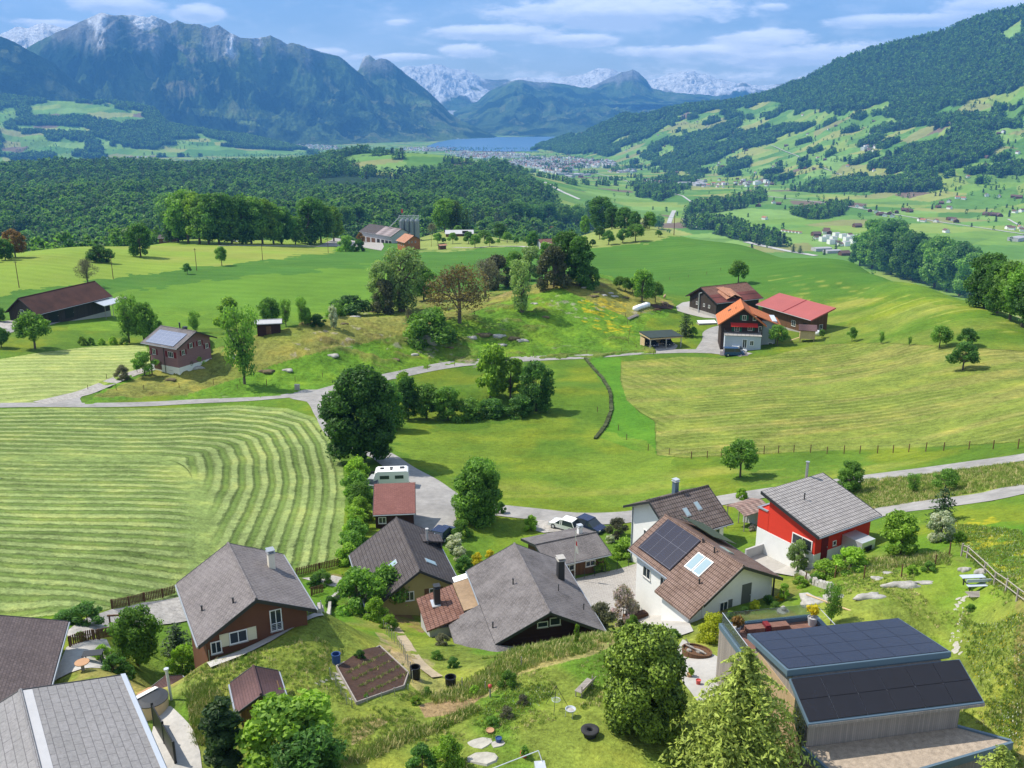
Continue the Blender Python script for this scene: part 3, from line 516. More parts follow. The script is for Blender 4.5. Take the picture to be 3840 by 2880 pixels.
# ---------------------------------------------------------------- foliage
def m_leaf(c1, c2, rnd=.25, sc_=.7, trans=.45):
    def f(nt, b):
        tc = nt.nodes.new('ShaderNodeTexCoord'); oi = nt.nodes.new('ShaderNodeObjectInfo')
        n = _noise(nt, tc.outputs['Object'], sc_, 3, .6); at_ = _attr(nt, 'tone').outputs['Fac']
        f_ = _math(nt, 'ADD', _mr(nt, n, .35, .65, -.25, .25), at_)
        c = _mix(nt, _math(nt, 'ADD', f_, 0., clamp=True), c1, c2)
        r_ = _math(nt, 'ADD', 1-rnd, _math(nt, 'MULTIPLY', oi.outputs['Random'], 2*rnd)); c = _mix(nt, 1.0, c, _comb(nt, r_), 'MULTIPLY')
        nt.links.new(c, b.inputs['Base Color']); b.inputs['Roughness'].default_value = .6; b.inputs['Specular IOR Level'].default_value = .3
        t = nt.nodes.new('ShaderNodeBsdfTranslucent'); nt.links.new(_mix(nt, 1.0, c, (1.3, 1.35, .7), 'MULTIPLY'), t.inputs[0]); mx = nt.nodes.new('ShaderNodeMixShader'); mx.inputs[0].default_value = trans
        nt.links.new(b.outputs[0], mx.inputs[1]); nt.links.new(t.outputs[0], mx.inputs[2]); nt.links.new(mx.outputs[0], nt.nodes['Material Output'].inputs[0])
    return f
LEAF = dict(
 mid=mat('leaf_mid', m_leaf((0.059,0.141,0.023), (0.235,0.431,0.069))), dark=mat('leaf_dark', m_leaf((0.032,0.088,0.021), (0.132,0.288,0.053))),
 deep=mat('leaf_deep', m_leaf((0.017,0.039,0.017), (0.059,0.109,0.034))), bright=mat('leaf_bright', m_leaf((0.097,0.207,0.024), (0.344,0.531,0.062))),
 pale=mat('leaf_pale', m_leaf((0.119,0.198,0.066), (0.389,0.547,0.187))), brown=mat('leaf_brown', m_leaf((0.090,0.066,0.026), (0.240,0.186,0.072))),
 grey=mat('leaf_grey', m_leaf((0.066,0.072,0.044), (0.221,0.221,0.143))), yellow=mat('leaf_yellow', m_leaf((.25,.30,.02), (.55,.58,.05))), copper=mat('leaf_copper', m_leaf((.12,.07,.022), (.30,.18,.05))),
 spruce=mat('needle', m_leaf((0.026,0.058,0.019), (0.080,0.144,0.035), .25, .9, .1)), sprlit=mat('needle_fresh', m_leaf((.10,.15,.025), (.46,.55,.10), .1, 1.3, .25)),
 thuja=mat('needle_clipped', m_leaf((.035,.07,.010), (.23,.33,.035), .1, 1.6, .1)), purple=mat('leaf_purple', m_leaf((.045,.055,.03), (.15,.165,.085))),
 blossom=mat('blossom', m_leaf((.16,.26,.09), (.78,.78,.68), .08, 3.0)), lilac=mat('blossom_lilac', m_leaf((0.120,0.180,0.070), (0.605,0.462,0.550), .08, 2.0)), gold=mat('blossom_gold', m_leaf((.35,.38,.03), (.8,.62,.02), .08, 2.0)))
def m_bark(nt, b):
    tc = nt.nodes.new('ShaderNodeTexCoord'); n = _noise(nt, tc.outputs['Object'], 6, 4); nt.links.new(_mix(nt, n, (.05, .04, .03), (.19, .16, .125)), b.inputs['Base Color'])
M_bark = mat('bark', m_bark, rough=.9)
def leaf_quads(P, Nrm, size, rng, asp=.6):
    """one small folded leaf spray (quad) per point"""
    n = len(P); r = rng.normal(size=(n, 3)); N_ = Nrm + r*.75; N_ /= np.linalg.norm(N_, axis=1)[:, None]+1e-9
    t = np.cross(N_, rng.normal(size=(n, 3))); t /= np.linalg.norm(t, axis=1)[:, None]+1e-9; b = np.cross(N_, t)
    s = (size*rng.uniform(.6, 1.35, n))[:, None]; t = t*s; b = b*s*asp
    V = np.stack([P-t, P-b*.9+N_*s*.12, P+t, P+b*.9+N_*s*.12], 1).reshape(-1, 3)
    F = (np.arange(n)[:, None]*4+np.arange(4)[None]); return V, F
def blob_shell(blobs, n, rng, inner=.55):
    B = np.array(blobs); wgt = (B[:, 3]*B[:, 5])**1.0; k = rng.choice(len(B), n, p=wgt/wgt.sum()); d = rng.normal(size=(n, 3)); d /= np.linalg.norm(d, axis=1)[:, None]
    rr = rng.uniform(inner**3, 1, n)**(1/3)*np.where(rng.uniform(size=n) < .16, rng.uniform(1.0, 1.4, n), 1); rad = B[k][:, [3, 4, 5]]; P = B[k][:, :3] + d*rad*rr[:, None]; Nn = d/rad; Nn /= np.linalg.norm(Nn, axis=1)[:, None]
    return P, Nn, rr, k
def crown_blobs(h, r, rng, kind='round', n=16, base=.28):
    """clump centres filling a crown of height h and radius r; rows: x y z rx ry rz"""
    out = []
    for i in range(n):
        if kind == 'cone': z = base*h + (h*(1-base))*(rng.uniform(0, 1)**1.3); rr = r*(1-(z-base*h)/(h*(1-base)))*.8
        else:
            z = base*h+h*(1-base)*(i+.5)/n; q = (z-base*h)/(h*(1-base)); rr = r*(max(.08, 1-(2*q-.85)**2*.82)**.5)*.72
            if kind == 'col': rr = r*.5*min(1, (1-q)*2.2+.15)
            if kind == 'vase': rr = r*(.25+.75*q**.6)*.72*min(1, (1-q)*3+.3)
            if kind == 'spread': rr = r*(1-(2*q-.6)**2*.5)*.78
        a = i*2.4+rng.uniform(-.5, .5); d = rr*rng.uniform(.45, 1.0)**.7; s = r*rng.uniform(.19, .40)*(1 if kind != 'cone' else max(.35, 1-(z/h)*.7))
        out.append((math.cos(a)*d, math.sin(a)*d, min(z, h-s*.6), s, s, s*.82))
    return out
def limb(V, F, p0, p1, r0, r1, seg=5):
    p0 = np.array(p0, float); p1 = np.array(p1, float); d = p1-p0; d /= np.linalg.norm(d)+1e-9; u = np.cross(d, (0.3, .1, 1) if abs(d[2]) < .9 else (1, 0, 0)); u /= np.linalg.norm(u); v = np.cross(d, u); o = len(V)
    for p, r in ((p0, r0), (p1, r1)):
        for k in range(seg): a = k*2*math.pi/seg; V.append(p+(u*math.cos(a)+v*math.sin(a))*r)
    for k in range(seg): F.append((o+k, o+(k+1) % seg, o+seg+(k+1) % seg, o+seg+k))
def trunk_mesh(name, h, blobs, rng, r0, fork=.3, twigs=0, m=None):
    V = []; F = []; top = np.array([rng.normal()*.03*h, rng.normal()*.03*h, fork*h]); limb(V, F, (0, 0, -.4), top, r0*1.25, r0*.8, 8)
    tops = []; idx = rng.permutation(len(blobs))[:max(5, min(12, len(blobs)))]
    up = np.array([top[0]*1.3, top[1]*1.3, h*.72]); limb(V, F, top, up, r0*.75, r0*.3, 6)
    for i in idx:
        b = blobs[i]; k = rng.uniform(0, .7); s = top*(1-k)+up*k; e = np.array(b[:3]); mid = (s+e)/2+np.array([0, 0, -.05*h])*rng.uniform(-.5, 1)
        limb(V, F, s, mid, r0*.42*(1-k*.4), r0*.24); limb(V, F, mid, e, r0*.24, r0*.08); tops.append((mid, e, b[3]))
    for t in range(twigs):
        mid, e, br = tops[t % len(tops)]; q = mid+(e-mid)*rng.uniform(.3, 1); d = rng.normal(size=3); d[2] = abs(d[2])*.7+.15; d /= np.linalg.norm(d)
        limb(V, F, q, q+d*br*rng.uniform(.7, 1.9), r0*.07, r0*.02, 3)
    return mesh_np(name, np.array(V), np.array(F), m or M_bark, True)
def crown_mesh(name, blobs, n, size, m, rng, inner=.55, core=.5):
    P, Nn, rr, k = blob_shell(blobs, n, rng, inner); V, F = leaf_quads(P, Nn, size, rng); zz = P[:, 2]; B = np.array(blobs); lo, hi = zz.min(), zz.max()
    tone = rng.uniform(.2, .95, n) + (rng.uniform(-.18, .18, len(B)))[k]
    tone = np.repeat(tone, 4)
    if core > 0:      # opaque lumps added to block light; the crown's inner shade is in their colour
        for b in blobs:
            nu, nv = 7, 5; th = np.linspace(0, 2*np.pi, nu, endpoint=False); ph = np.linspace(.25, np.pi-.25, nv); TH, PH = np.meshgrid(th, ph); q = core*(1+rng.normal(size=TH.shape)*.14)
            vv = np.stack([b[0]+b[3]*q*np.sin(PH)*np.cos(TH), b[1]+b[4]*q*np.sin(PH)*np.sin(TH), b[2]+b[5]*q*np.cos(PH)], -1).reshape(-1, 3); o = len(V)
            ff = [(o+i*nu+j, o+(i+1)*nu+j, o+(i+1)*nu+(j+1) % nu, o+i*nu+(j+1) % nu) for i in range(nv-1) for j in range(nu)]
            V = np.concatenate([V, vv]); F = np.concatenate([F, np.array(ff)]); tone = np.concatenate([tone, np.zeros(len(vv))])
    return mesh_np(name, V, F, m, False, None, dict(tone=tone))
def conifer_mesh(name, h, r, m, rng, tiers=16, per=11, size=.5, droop=.25, dens=10):
    """whorls of drooping branches carrying needle sprays"""
    Ps = []; Ns = []
    for i in range(tiers):
        q = (i+.3)/tiers; z = h*(.06+.93*q); rad = r*(1-q)**.72*rng.uniform(.82, 1.12)+.12
        nb = max(4, int(per*(1-q*.55)))
        for j in range(nb):
            a = j*2*math.pi/nb+i*.7+rng.uniform(-.25, .25); L_ = rad*rng.uniform(.55, 1.22); ns = max(3, int(dens*(L_/r)**.9)); s = (np.arange(ns)+rng.uniform(.2, 1, ns))/ns
            zz = z + .12*L_*np.sin(s*2.4) - droop*L_*s**1.8; w_ = .16*L_*(1-s*.6)
            for rep in range(2):
                off = rng.normal(size=ns)*w_; Ps.append(np.stack([np.cos(a)*L_*s-np.sin(a)*off, np.sin(a)*L_*s+np.cos(a)*off, zz-np.abs(rng.normal(size=ns))*.05*L_], 1))
                Ns.append(np.stack([np.cos(a)*.5+0*s, np.sin(a)*.5+0*s, .8+0*s], 1))
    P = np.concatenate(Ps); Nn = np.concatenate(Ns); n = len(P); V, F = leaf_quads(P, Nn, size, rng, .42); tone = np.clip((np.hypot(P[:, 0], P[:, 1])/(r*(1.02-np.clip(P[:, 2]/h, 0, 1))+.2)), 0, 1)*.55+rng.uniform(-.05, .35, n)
    return mesh_np(name, V, F, m, False, None, dict(tone=np.repeat(tone, 4)))
def straight_trunk(name, h, r0): V = []; F = []; limb(V, F, (0, 0, -.5), (0, 0, h*.55), r0, r0*.6, 7); limb(V, F, (0, 0, h*.55), (0, 0, h*.97), r0*.6, r0*.1, 6); return mesh_np(name, np.array(V), np.array(F), M_bark, True)
# ---------------------------------------------------------------- unit trees (height 1) for individuals; each is (crown mesh, trunk mesh)
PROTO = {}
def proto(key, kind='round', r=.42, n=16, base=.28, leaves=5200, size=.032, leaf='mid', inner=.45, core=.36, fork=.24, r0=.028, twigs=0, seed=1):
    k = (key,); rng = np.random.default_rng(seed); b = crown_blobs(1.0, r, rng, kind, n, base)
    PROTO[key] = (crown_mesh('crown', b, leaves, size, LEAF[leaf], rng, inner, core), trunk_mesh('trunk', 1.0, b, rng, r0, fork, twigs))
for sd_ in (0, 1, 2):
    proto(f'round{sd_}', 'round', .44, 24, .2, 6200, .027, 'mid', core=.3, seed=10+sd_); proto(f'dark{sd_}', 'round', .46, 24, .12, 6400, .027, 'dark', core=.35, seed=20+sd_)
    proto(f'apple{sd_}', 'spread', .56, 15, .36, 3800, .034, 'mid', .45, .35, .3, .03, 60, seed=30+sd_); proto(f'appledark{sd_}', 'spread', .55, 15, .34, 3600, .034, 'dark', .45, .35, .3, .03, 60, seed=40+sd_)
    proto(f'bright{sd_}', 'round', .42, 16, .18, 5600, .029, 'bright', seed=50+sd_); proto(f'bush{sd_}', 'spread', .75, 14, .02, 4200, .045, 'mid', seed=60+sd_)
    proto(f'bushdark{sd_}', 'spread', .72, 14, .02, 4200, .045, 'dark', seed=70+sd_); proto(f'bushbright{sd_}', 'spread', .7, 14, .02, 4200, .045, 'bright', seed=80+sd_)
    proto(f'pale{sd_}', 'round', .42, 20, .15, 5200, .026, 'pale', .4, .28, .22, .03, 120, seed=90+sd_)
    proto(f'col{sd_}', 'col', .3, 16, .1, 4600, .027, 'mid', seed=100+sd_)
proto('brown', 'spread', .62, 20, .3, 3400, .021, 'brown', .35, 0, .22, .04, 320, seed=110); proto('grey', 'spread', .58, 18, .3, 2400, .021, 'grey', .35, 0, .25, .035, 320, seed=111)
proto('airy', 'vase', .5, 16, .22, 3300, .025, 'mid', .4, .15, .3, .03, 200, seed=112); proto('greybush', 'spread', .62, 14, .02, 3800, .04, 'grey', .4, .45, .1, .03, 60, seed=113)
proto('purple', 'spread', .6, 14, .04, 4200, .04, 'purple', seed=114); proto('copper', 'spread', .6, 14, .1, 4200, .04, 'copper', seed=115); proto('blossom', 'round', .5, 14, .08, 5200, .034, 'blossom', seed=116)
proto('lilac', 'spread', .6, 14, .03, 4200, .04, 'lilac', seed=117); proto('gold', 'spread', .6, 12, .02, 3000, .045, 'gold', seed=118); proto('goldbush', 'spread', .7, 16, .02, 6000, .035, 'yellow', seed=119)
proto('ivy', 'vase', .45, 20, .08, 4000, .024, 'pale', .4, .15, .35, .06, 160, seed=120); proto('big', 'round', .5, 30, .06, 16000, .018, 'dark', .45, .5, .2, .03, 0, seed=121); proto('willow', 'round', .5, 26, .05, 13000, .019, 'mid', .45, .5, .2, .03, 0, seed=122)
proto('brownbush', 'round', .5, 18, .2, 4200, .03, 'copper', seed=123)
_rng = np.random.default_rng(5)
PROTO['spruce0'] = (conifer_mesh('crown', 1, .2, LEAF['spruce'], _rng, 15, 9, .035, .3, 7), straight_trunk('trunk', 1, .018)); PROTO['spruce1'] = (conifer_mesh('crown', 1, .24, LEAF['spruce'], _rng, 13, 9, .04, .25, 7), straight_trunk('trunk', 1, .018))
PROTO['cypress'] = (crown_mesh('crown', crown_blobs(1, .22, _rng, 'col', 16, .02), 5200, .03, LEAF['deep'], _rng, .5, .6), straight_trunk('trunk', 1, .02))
def plant(key, px, py, hpx, label, name='tree', cat='tree', group=None, wide=1.0, rot=None, pos=None, h=None, lean=None, top=None):
    """stands a tree on the relief; hpx is its height in photo pixels"""
    x, y, z = pos or at(px, py); f = y*cp-(z-ZC)*sp
    if h is None: h = hpx*f/FPX/math.cos(PITCH)*1.03
    cm, tm = PROTO[key]; e = bpy.data.objects.new(name, None); sc.collection.objects.link(e); e.empty_display_size = .2
    e.location = (x, y, z); e.rotation_euler = (0, 0, R.uniform(0, 6.28) if rot is None else rot); e.scale = (h*wide, h*wide, h)
    tag(e, label, cat, group)
    link('crown', cm, e); link('trunk', tm, e); return e
# ---------------------------------------------------------------- woods: instanced far trees as one mass, individual trees along the near edge
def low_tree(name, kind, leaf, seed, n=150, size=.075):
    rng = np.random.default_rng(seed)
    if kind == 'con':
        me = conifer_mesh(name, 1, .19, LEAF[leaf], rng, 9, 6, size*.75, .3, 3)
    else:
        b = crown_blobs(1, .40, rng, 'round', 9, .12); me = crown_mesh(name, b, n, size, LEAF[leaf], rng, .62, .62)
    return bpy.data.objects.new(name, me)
def protos(lst, nm):
    c = bpy.data.collections.new(nm)
    for o in lst: c.objects.link(o)
    return c
C_MIX = protos([low_tree('a%d' % i, k, l, 200+i, 260, .062) for i, (k, l) in enumerate([('b', 'mid'), ('b', 'dark'), ('b', 'dark'), ('con', 'spruce'), ('con', 'spruce'), ('b', 'mid'), ('con', 'spruce'), ('b', 'dark')])], 'mixed_wood')
C_FAR = protos([low_tree('f%d' % i, k, l, 300+i, 46, .13) for i, (k, l) in enumerate([('b', 'dark'), ('con', 'spruce'), ('b', 'mid'), ('con', 'spruce'), ('b', 'mid'), ('b', 'dark')])], 'far_wood')
def scatter(name, P, S, coll, label=None, kind='stuff'):
    me = bpy.data.meshes.new(name); me.vertices.add(len(P)); me.vertices.foreach_set('co', np.asarray(P, np.float32).ravel())
    me.attributes.new('sc', 'FLOAT', 'POINT').data.foreach_set('value', np.asarray(S, np.float32)); me.attributes.new('rz', 'FLOAT', 'POINT').data.foreach_set('value', NR.uniform(0, 6.28, len(P)).astype(np.float32))
    o = link(name, me, kind=kind)
    if label: o['label'] = label
    ng = bpy.data.node_groups.new(name, 'GeometryNodeTree'); ng.interface.new_socket('Geometry', in_out='INPUT', socket_type='NodeSocketGeometry'); ng.interface.new_socket('Geometry', in_out='OUTPUT', socket_type='NodeSocketGeometry')
    i = ng.nodes.new('NodeGroupInput'); u = ng.nodes.new('NodeGroupOutput'); mp = ng.nodes.new('GeometryNodeMeshToPoints'); ip = ng.nodes.new('GeometryNodeInstanceOnPoints'); ci = ng.nodes.new('GeometryNodeCollectionInfo'); ci.inputs[0].default_value = coll
    ci.inputs['Separate Children'].default_value = True; ci.inputs['Reset Children'].default_value = True
    a = ng.nodes.new('GeometryNodeInputNamedAttribute'); a.data_type = 'FLOAT'; a.inputs['Name'].default_value = 'sc'; r = ng.nodes.new('GeometryNodeInputNamedAttribute'); r.data_type = 'FLOAT'; r.inputs['Name'].default_value = 'rz'
    cx = ng.nodes.new('ShaderNodeCombineXYZ'); L = ng.links; L.new(r.outputs['Attribute'], cx.inputs[2]); L.new(i.outputs[0], mp.inputs[0]); L.new(mp.outputs[0], ip.inputs['Points']); L.new(ci.outputs[0], ip.inputs['Instance'])
    ip.inputs['Pick Instance'].default_value = True; L.new(cx.outputs[0], ip.inputs['Rotation']); L.new(a.outputs['Attribute'], ip.inputs['Scale']); L.new(ip.outputs[0], u.inputs[0])
    md = o.modifiers.new('scatter', 'NODES'); md.node_group = ng; return o
def jitter_grid(x0, x1, y0, y1, g):
    xs = np.arange(x0, x1, g); ys = np.arange(y0, y1, g); X, Y = np.meshgrid(xs, ys); X = X.ravel()+NR.uniform(-.45, .45, X.size)*g; Y = Y.ravel()+NR.uniform(-.45, .45, Y.size)*g; return X, Y
# the wooded plateau behind the meadows
def in_plateau(x, y):
    D = np.hypot(x, y); z = H(x, y); px, py = proj(x, y, z)
    edge = np.interp(px, [-900,0,300,700,1000,1300,1700,2000,2200,2350,2480,2600], [560,600,640,690,735,800,850,880,830,790,740,700])
    far = np.interp(px, [-900,1500,1900,2000,2150,2300,2480], [3500,3450,3100,2600,1900,1500,1000]) + (fbm(x, y, 200, 3, 90)-.5)*300
    m = (D > edge+(fbm(x, y, 60, 3, 91)-.5)*40) & (D < far) & (px < 2530)
    clear = (((x+330)/150)**2+((y-2330)/260)**2 < 1) | (((x+290)/230)**2+((y-2960)/330)**2 < 1) | (((x+690)/90)**2+((y-1150)/130)**2 < 1)
    return m & ~clear, px, D, z
P = []; S = []
for (y0, y1, g) in ((540, 1150, 8.5), (1150, 2100, 10.5), (2100, 3600, 14.5)):
    x, y = jitter_grid(-.66*y1, .2*y1+60, y0, y1, g); m, px, D, z = in_plateau(x, y); m &= (x > -.64*y-60); x, y, z = x[m], y[m], z[m]
    s = (NR.uniform(11, 27, len(x))*(.75+.6*fbm(x, y, 90, 3, 92)))*(g/9.5)**.25; P.append(np.stack([x, y, z-1], 1)); S.append(s)
P = np.concatenate(P); S = np.concatenate(S); print('plateau trees', len(P)); scatter('forest', P, S, C_MIX)
# woods on the valley floor and right-hand slope
x, y = jitter_grid(-600, 4300, 1000, 6300, 15); m = (np.abs(x) < .72*y+200); x, y = x[m], y[m]; z = H(x, y); m = woods_mask(x, y, z, 'R'); m &= ~(in_plateau(x, y)[0]); x, y, z = x[m], y[m], z[m]
print('valley trees', len(x)); scatter('valley_woods', np.stack([x, y, z-1], 1), NR.uniform(14, 22, len(x)), C_FAR)
def on_ridge(r, n, az0, az1, side, u0=.02, u1=1.0):
    a = NR.uniform(az0, az1, n); u = NR.uniform(u0, u1, n)**.9; x, y, z, D, _, _ = r.at(a, u); m = woods_mask(x, y, z, side); return x[m], y[m], z[m]
x, y, z = on_ridge(RH, 150000, RH.a[0], .62, 'R'); print('slope trees', len(x)); scatter('slope_woods', np.stack([x, y, z-2], 1), NR.uniform(16, 30, len(x)), C_FAR)
x, y, z = on_ridge(LH, 60000, -.62, -.2, 'L'); print('left hill trees', len(x)); scatter('hill_woods', np.stack([x, y, z-2], 1), NR.uniform(18, 30, len(x)), C_FAR)
# ---------------------------------------------------------------- mesh builder
class MB:
    def __init__(s): s.v = []; s.f = []
    def quad(s, *p):
        o = len(s.v); s.v += [tuple(q) for q in p]; s.f.append(tuple(range(o, o+len(p)))); return s
    def hull(s, bot, top):
        o = len(s.v); n = len(bot); s.v += [tuple(q) for q in bot]+[tuple(q) for q in top]
        s.f.append(tuple(range(o+n-1, o-1, -1))); s.f.append(tuple(range(o+n, o+2*n)))
        for i in range(n): j = (i+1) % n; s.f.append((o+i, o+j, o+n+j, o+n+i))
        return s
    def box(s, x0, x1, y0, y1, z0, z1):
        c = [(x0, y0), (x1, y0), (x1, y1), (x0, y1)]; return s.hull([(x, y, z0) for x, y in c], [(x, y, z1) for x, y in c])
    def slab(s, p, t):      # thick plane: top face p (ccw seen from above), thickness t downwards
        return s.hull([(x, y, z-t) for x, y, z in p], p)
    def tube(s, p0, p1, r0, r1=None, n=8, caps=True):
        r1 = r0 if r1 is None else r1; p0 = np.array(p0, float); p1 = np.array(p1, float); d = p1-p0; d /= np.linalg.norm(d)+1e-9
        u = np.cross(d, (0, 0, 1) if abs(d[2]) < .9 else (1, 0, 0)); u /= np.linalg.norm(u); v = np.cross(d, u); a = [2*math.pi*k/n for k in range(n)]
        A = [p0+(u*math.cos(t)+v*math.sin(t))*r0 for t in a]; B = [p1+(u*math.cos(t)+v*math.sin(t))*r1 for t in a]; return s.hull(A, B)
    def lathe(s, prof, n=18, c=(0, 0, 0)):
        o = len(s.v); m = len(prof)
        for r, z in prof:
            for k in range(n): a = 2*math.pi*k/n; s.v.append((c[0]+r*math.cos(a), c[1]+r*math.sin(a), c[2]+z))
        for i in range(m-1):
            for k in range(n): s.f.append((o+i*n+k, o+i*n+(k+1) % n, o+(i+1)*n+(k+1) % n, o+(i+1)*n+k))
        return s
    def build(s, name, m, parent=None, loc=None, rz=None, smooth=False):
        me = bpy.data.meshes.new(name); me.from_pydata([tuple(map(float, v)) for v in s.v], [], s.f); me.materials.append(m)
        if smooth: me.polygons.foreach_set('use_smooth', [True]*len(me.polygons))
        me.update(); return link(name, me, parent, loc, rz)
def empty(name, loc, rz=0, label=None, cat=None, group=None):
    e = bpy.data.objects.new(name, None); e.empty_display_size = .3; sc.collection.objects.link(e); e.location = loc; e.rotation_euler = (0, 0, rz); return tag(e, label, cat, group)
# ---------------------------------------------------------------- materials
def _obj(nt): return nt.nodes.new('ShaderNodeTexCoord').outputs['Object']
def m_slate(c1, c2, line, w_=.34, h_=.26, moss=.25, diag=True):
    def f(nt, b):
        P = _obj(nt); mp = nt.nodes.new('ShaderNodeMapping'); mp.inputs['Rotation'].default_value = (0, 0, math.radians(45 if diag else 0)); nt.links.new(P, mp.inputs[0])
        br = nt.nodes.new('ShaderNodeTexBrick'); nt.links.new(mp.outputs[0], br.inputs[0]); br.inputs['Color1'].default_value = (*c1, 1); br.inputs['Color2'].default_value = (*c2, 1); br.inputs['Mortar'].default_value = (*line, 1)
        br.inputs['Scale'].default_value = 1; br.inputs['Brick Width'].default_value = w_; br.inputs['Row Height'].default_value = h_; br.inputs['Mortar Size'].default_value = .014; br.inputs['Mortar Smooth'].default_value = .3; br.inputs['Bias'].default_value = 0
        n = _noise(nt, P, .55, 6, .7); n2 = _noise(nt, P, 5.5, 4, .7); c = _mix(nt, _mr(nt, n, .35, .7, 0, moss*2), br.outputs[0], tuple(min(1, x*1.6+.03) for x in c1)); c = _mix(nt, 1.0, c, _comb(nt, _mr(nt, n2, .2, .8, .72, 1.3)), 'MULTIPLY')
        sp_ = _mr(nt, _noise(nt, P, 9, 2, .8), .68, .74); c = _mix(nt, _math(nt, 'MULTIPLY', sp_, moss), c, (.5, .48, .44)); nt.links.new(c, b.inputs['Base Color']); b.inputs['Roughness'].default_value = .85; b.inputs['Specular IOR Level'].default_value = .2
        _bump(nt, b, _math(nt, 'ADD', _math(nt, 'MULTIPLY', br.outputs['Fac'], -1), _math(nt, 'MULTIPLY', n2, .6)), .03, .8)
    return f
def m_tile(c1, c2, gap, row=.36, wav=.24, weather=.4, axis=0):
    def f(nt, b):
        P = _obj(nt); s = nt.nodes.new('ShaderNodeSeparateXYZ'); nt.links.new(P, s.inputs[0]); X_ = s.outputs[axis]; Y_ = s.outputs[1-axis]
        wv = _math(nt, 'SINE', _math(nt, 'MULTIPLY', X_, 6.283/wav)); rw = _math(nt, 'FRACT', _math(nt, 'DIVIDE', Y_, row)); n = _noise(nt, P, .8, 6, .7); n2 = _noise(nt, P, 7, 3, .7)
        br = nt.nodes.new('ShaderNodeTexBrick'); nt.links.new(P, br.inputs[0]); br.inputs['Scale'].default_value = 1; br.inputs['Brick Width'].default_value = wav; br.inputs['Row Height'].default_value = row; br.inputs['Mortar Size'].default_value = .0; br.offset = 0
        br.inputs['Color1'].default_value = (*c1, 1); br.inputs['Color2'].default_value = (*c2, 1); c = _mix(nt, _mr(nt, n, .4, .62, 0, weather), br.outputs[0], tuple(min(1, x*1.55+.04) for x in c1))
        c = _mix(nt, _mr(nt, rw, .80, .97), c, gap); c = _mix(nt, 1.0, c, _comb(nt, _math(nt, 'MULTIPLY', _mr(nt, wv, -1, 1, .68, 1.12), _mr(nt, n2, .25, .75, .75, 1.25))), 'MULTIPLY')
        nt.links.new(c, b.inputs['Base Color']); b.inputs['Roughness'].default_value = .85; b.inputs['Specular IOR Level'].default_value = .2; _bump(nt, b, _math(nt, 'ADD', _math(nt, 'MULTIPLY', wv, .5), _math(nt, 'MULTIPLY', rw, -1)), .05, .9)
    return f
def m_plain(col, var=.12, sc_=2.5, rough=.8, bump=.0, spec=.3):
    def f(nt, b):
        P = _obj(nt); n = _noise(nt, P, sc_, 5, .65); n2 = _noise(nt, P, sc_*.22, 3, .5); v = _math(nt, 'ADD', _mr(nt, n, .2, .8, 1-var, 1+var), _mr(nt, n2, .3, .7, -var*.6, var*.6)); nt.links.new(_mix(nt, 1.0, col, _comb(nt, v), 'MULTIPLY'), b.inputs['Base Color']); b.inputs['Roughness'].default_value = rough; b.inputs['Specular IOR Level'].default_value = spec
        if bump: _bump(nt, b, n, bump, .7)
    return f
def m_boards(c1, c2, w_=.16, vertical=True, rough=.8):
    def f(nt, b):
        P = _obj(nt); s = nt.nodes.new('ShaderNodeSeparateXYZ'); nt.links.new(P, s.inputs[0]); q = _math(nt, 'ADD', s.outputs[0], s.outputs[1]) if vertical else s.outputs[2]
        k = _math(nt, 'DIVIDE', q, w_); fr = _math(nt, 'FRACT', k); wn = nt.nodes.new('ShaderNodeTexWhiteNoise'); wn.noise_dimensions = '1D'; nt.links.new(_math(nt, 'FLOOR', k), wn.inputs['W'])
        n = _noise(nt, P, 1.6, 5, .7); c = _mix(nt, _math(nt, 'ADD', _math(nt, 'MULTIPLY', wn.outputs[0], .6), _math(nt, 'MULTIPLY', n, .4)), c1, c2); c = _mix(nt, _mr(nt, fr, .9, .97), c, tuple(x*.3 for x in c1)); nt.links.new(c, b.inputs['Base Color']); b.inputs['Roughness'].default_value = rough
        _bump(nt, b, _mr(nt, fr, .88, .98, 1, 0), .02, .7)
    return f
def m_panel(cw=1.0, ch=1.7, c1=(.006, .007, .014), c2=(.010, .010, .024), line=(.30, .32, .36), lw=.02, ox=0., oy=0., grid=6):
    def f(nt, b):
        s = nt.nodes.new('ShaderNodeSeparateXYZ'); nt.links.new(_obj(nt), s.inputs[0]); a = _math(nt, 'FRACT', _math(nt, 'DIVIDE', _math(nt, 'ADD', s.outputs[0], ox), cw)); q = _math(nt, 'FRACT', _math(nt, 'DIVIDE', _math(nt, 'ADD', s.outputs[1], oy), ch))
        def edge(v, w_): return _math(nt, 'GREATER_THAN', _math(nt, 'ABSOLUTE', _math(nt, 'SUBTRACT', v, .5)), .5-w_)
        e = _math(nt, 'MAXIMUM', edge(a, lw/cw), edge(q, lw/ch)); g1 = edge(_math(nt, 'FRACT', _math(nt, 'MULTIPLY', a, grid)), .05); g2 = edge(_math(nt, 'FRACT', _math(nt, 'MULTIPLY', q, grid*1.6)), .05)
        c = _mix(nt, _math(nt, 'MULTIPLY', _math(nt, 'MAXIMUM', g1, g2), .5), _mix(nt, _noise(nt, _obj(nt), .6, 2), c1, c2), (.035, .035, .06)); c = _mix(nt, e, c, line); nt.links.new(c, b.inputs['Base Color']); b.inputs['Roughness'].default_value = .22; b.inputs['Specular IOR Level'].default_value = .5
    return f
def m_glass(nt, b): b.inputs['Base Color'].default_value = (.03, .04, .05, 1); b.inputs['Roughness'].default_value = .08; b.inputs['Specular IOR Level'].default_value = .7
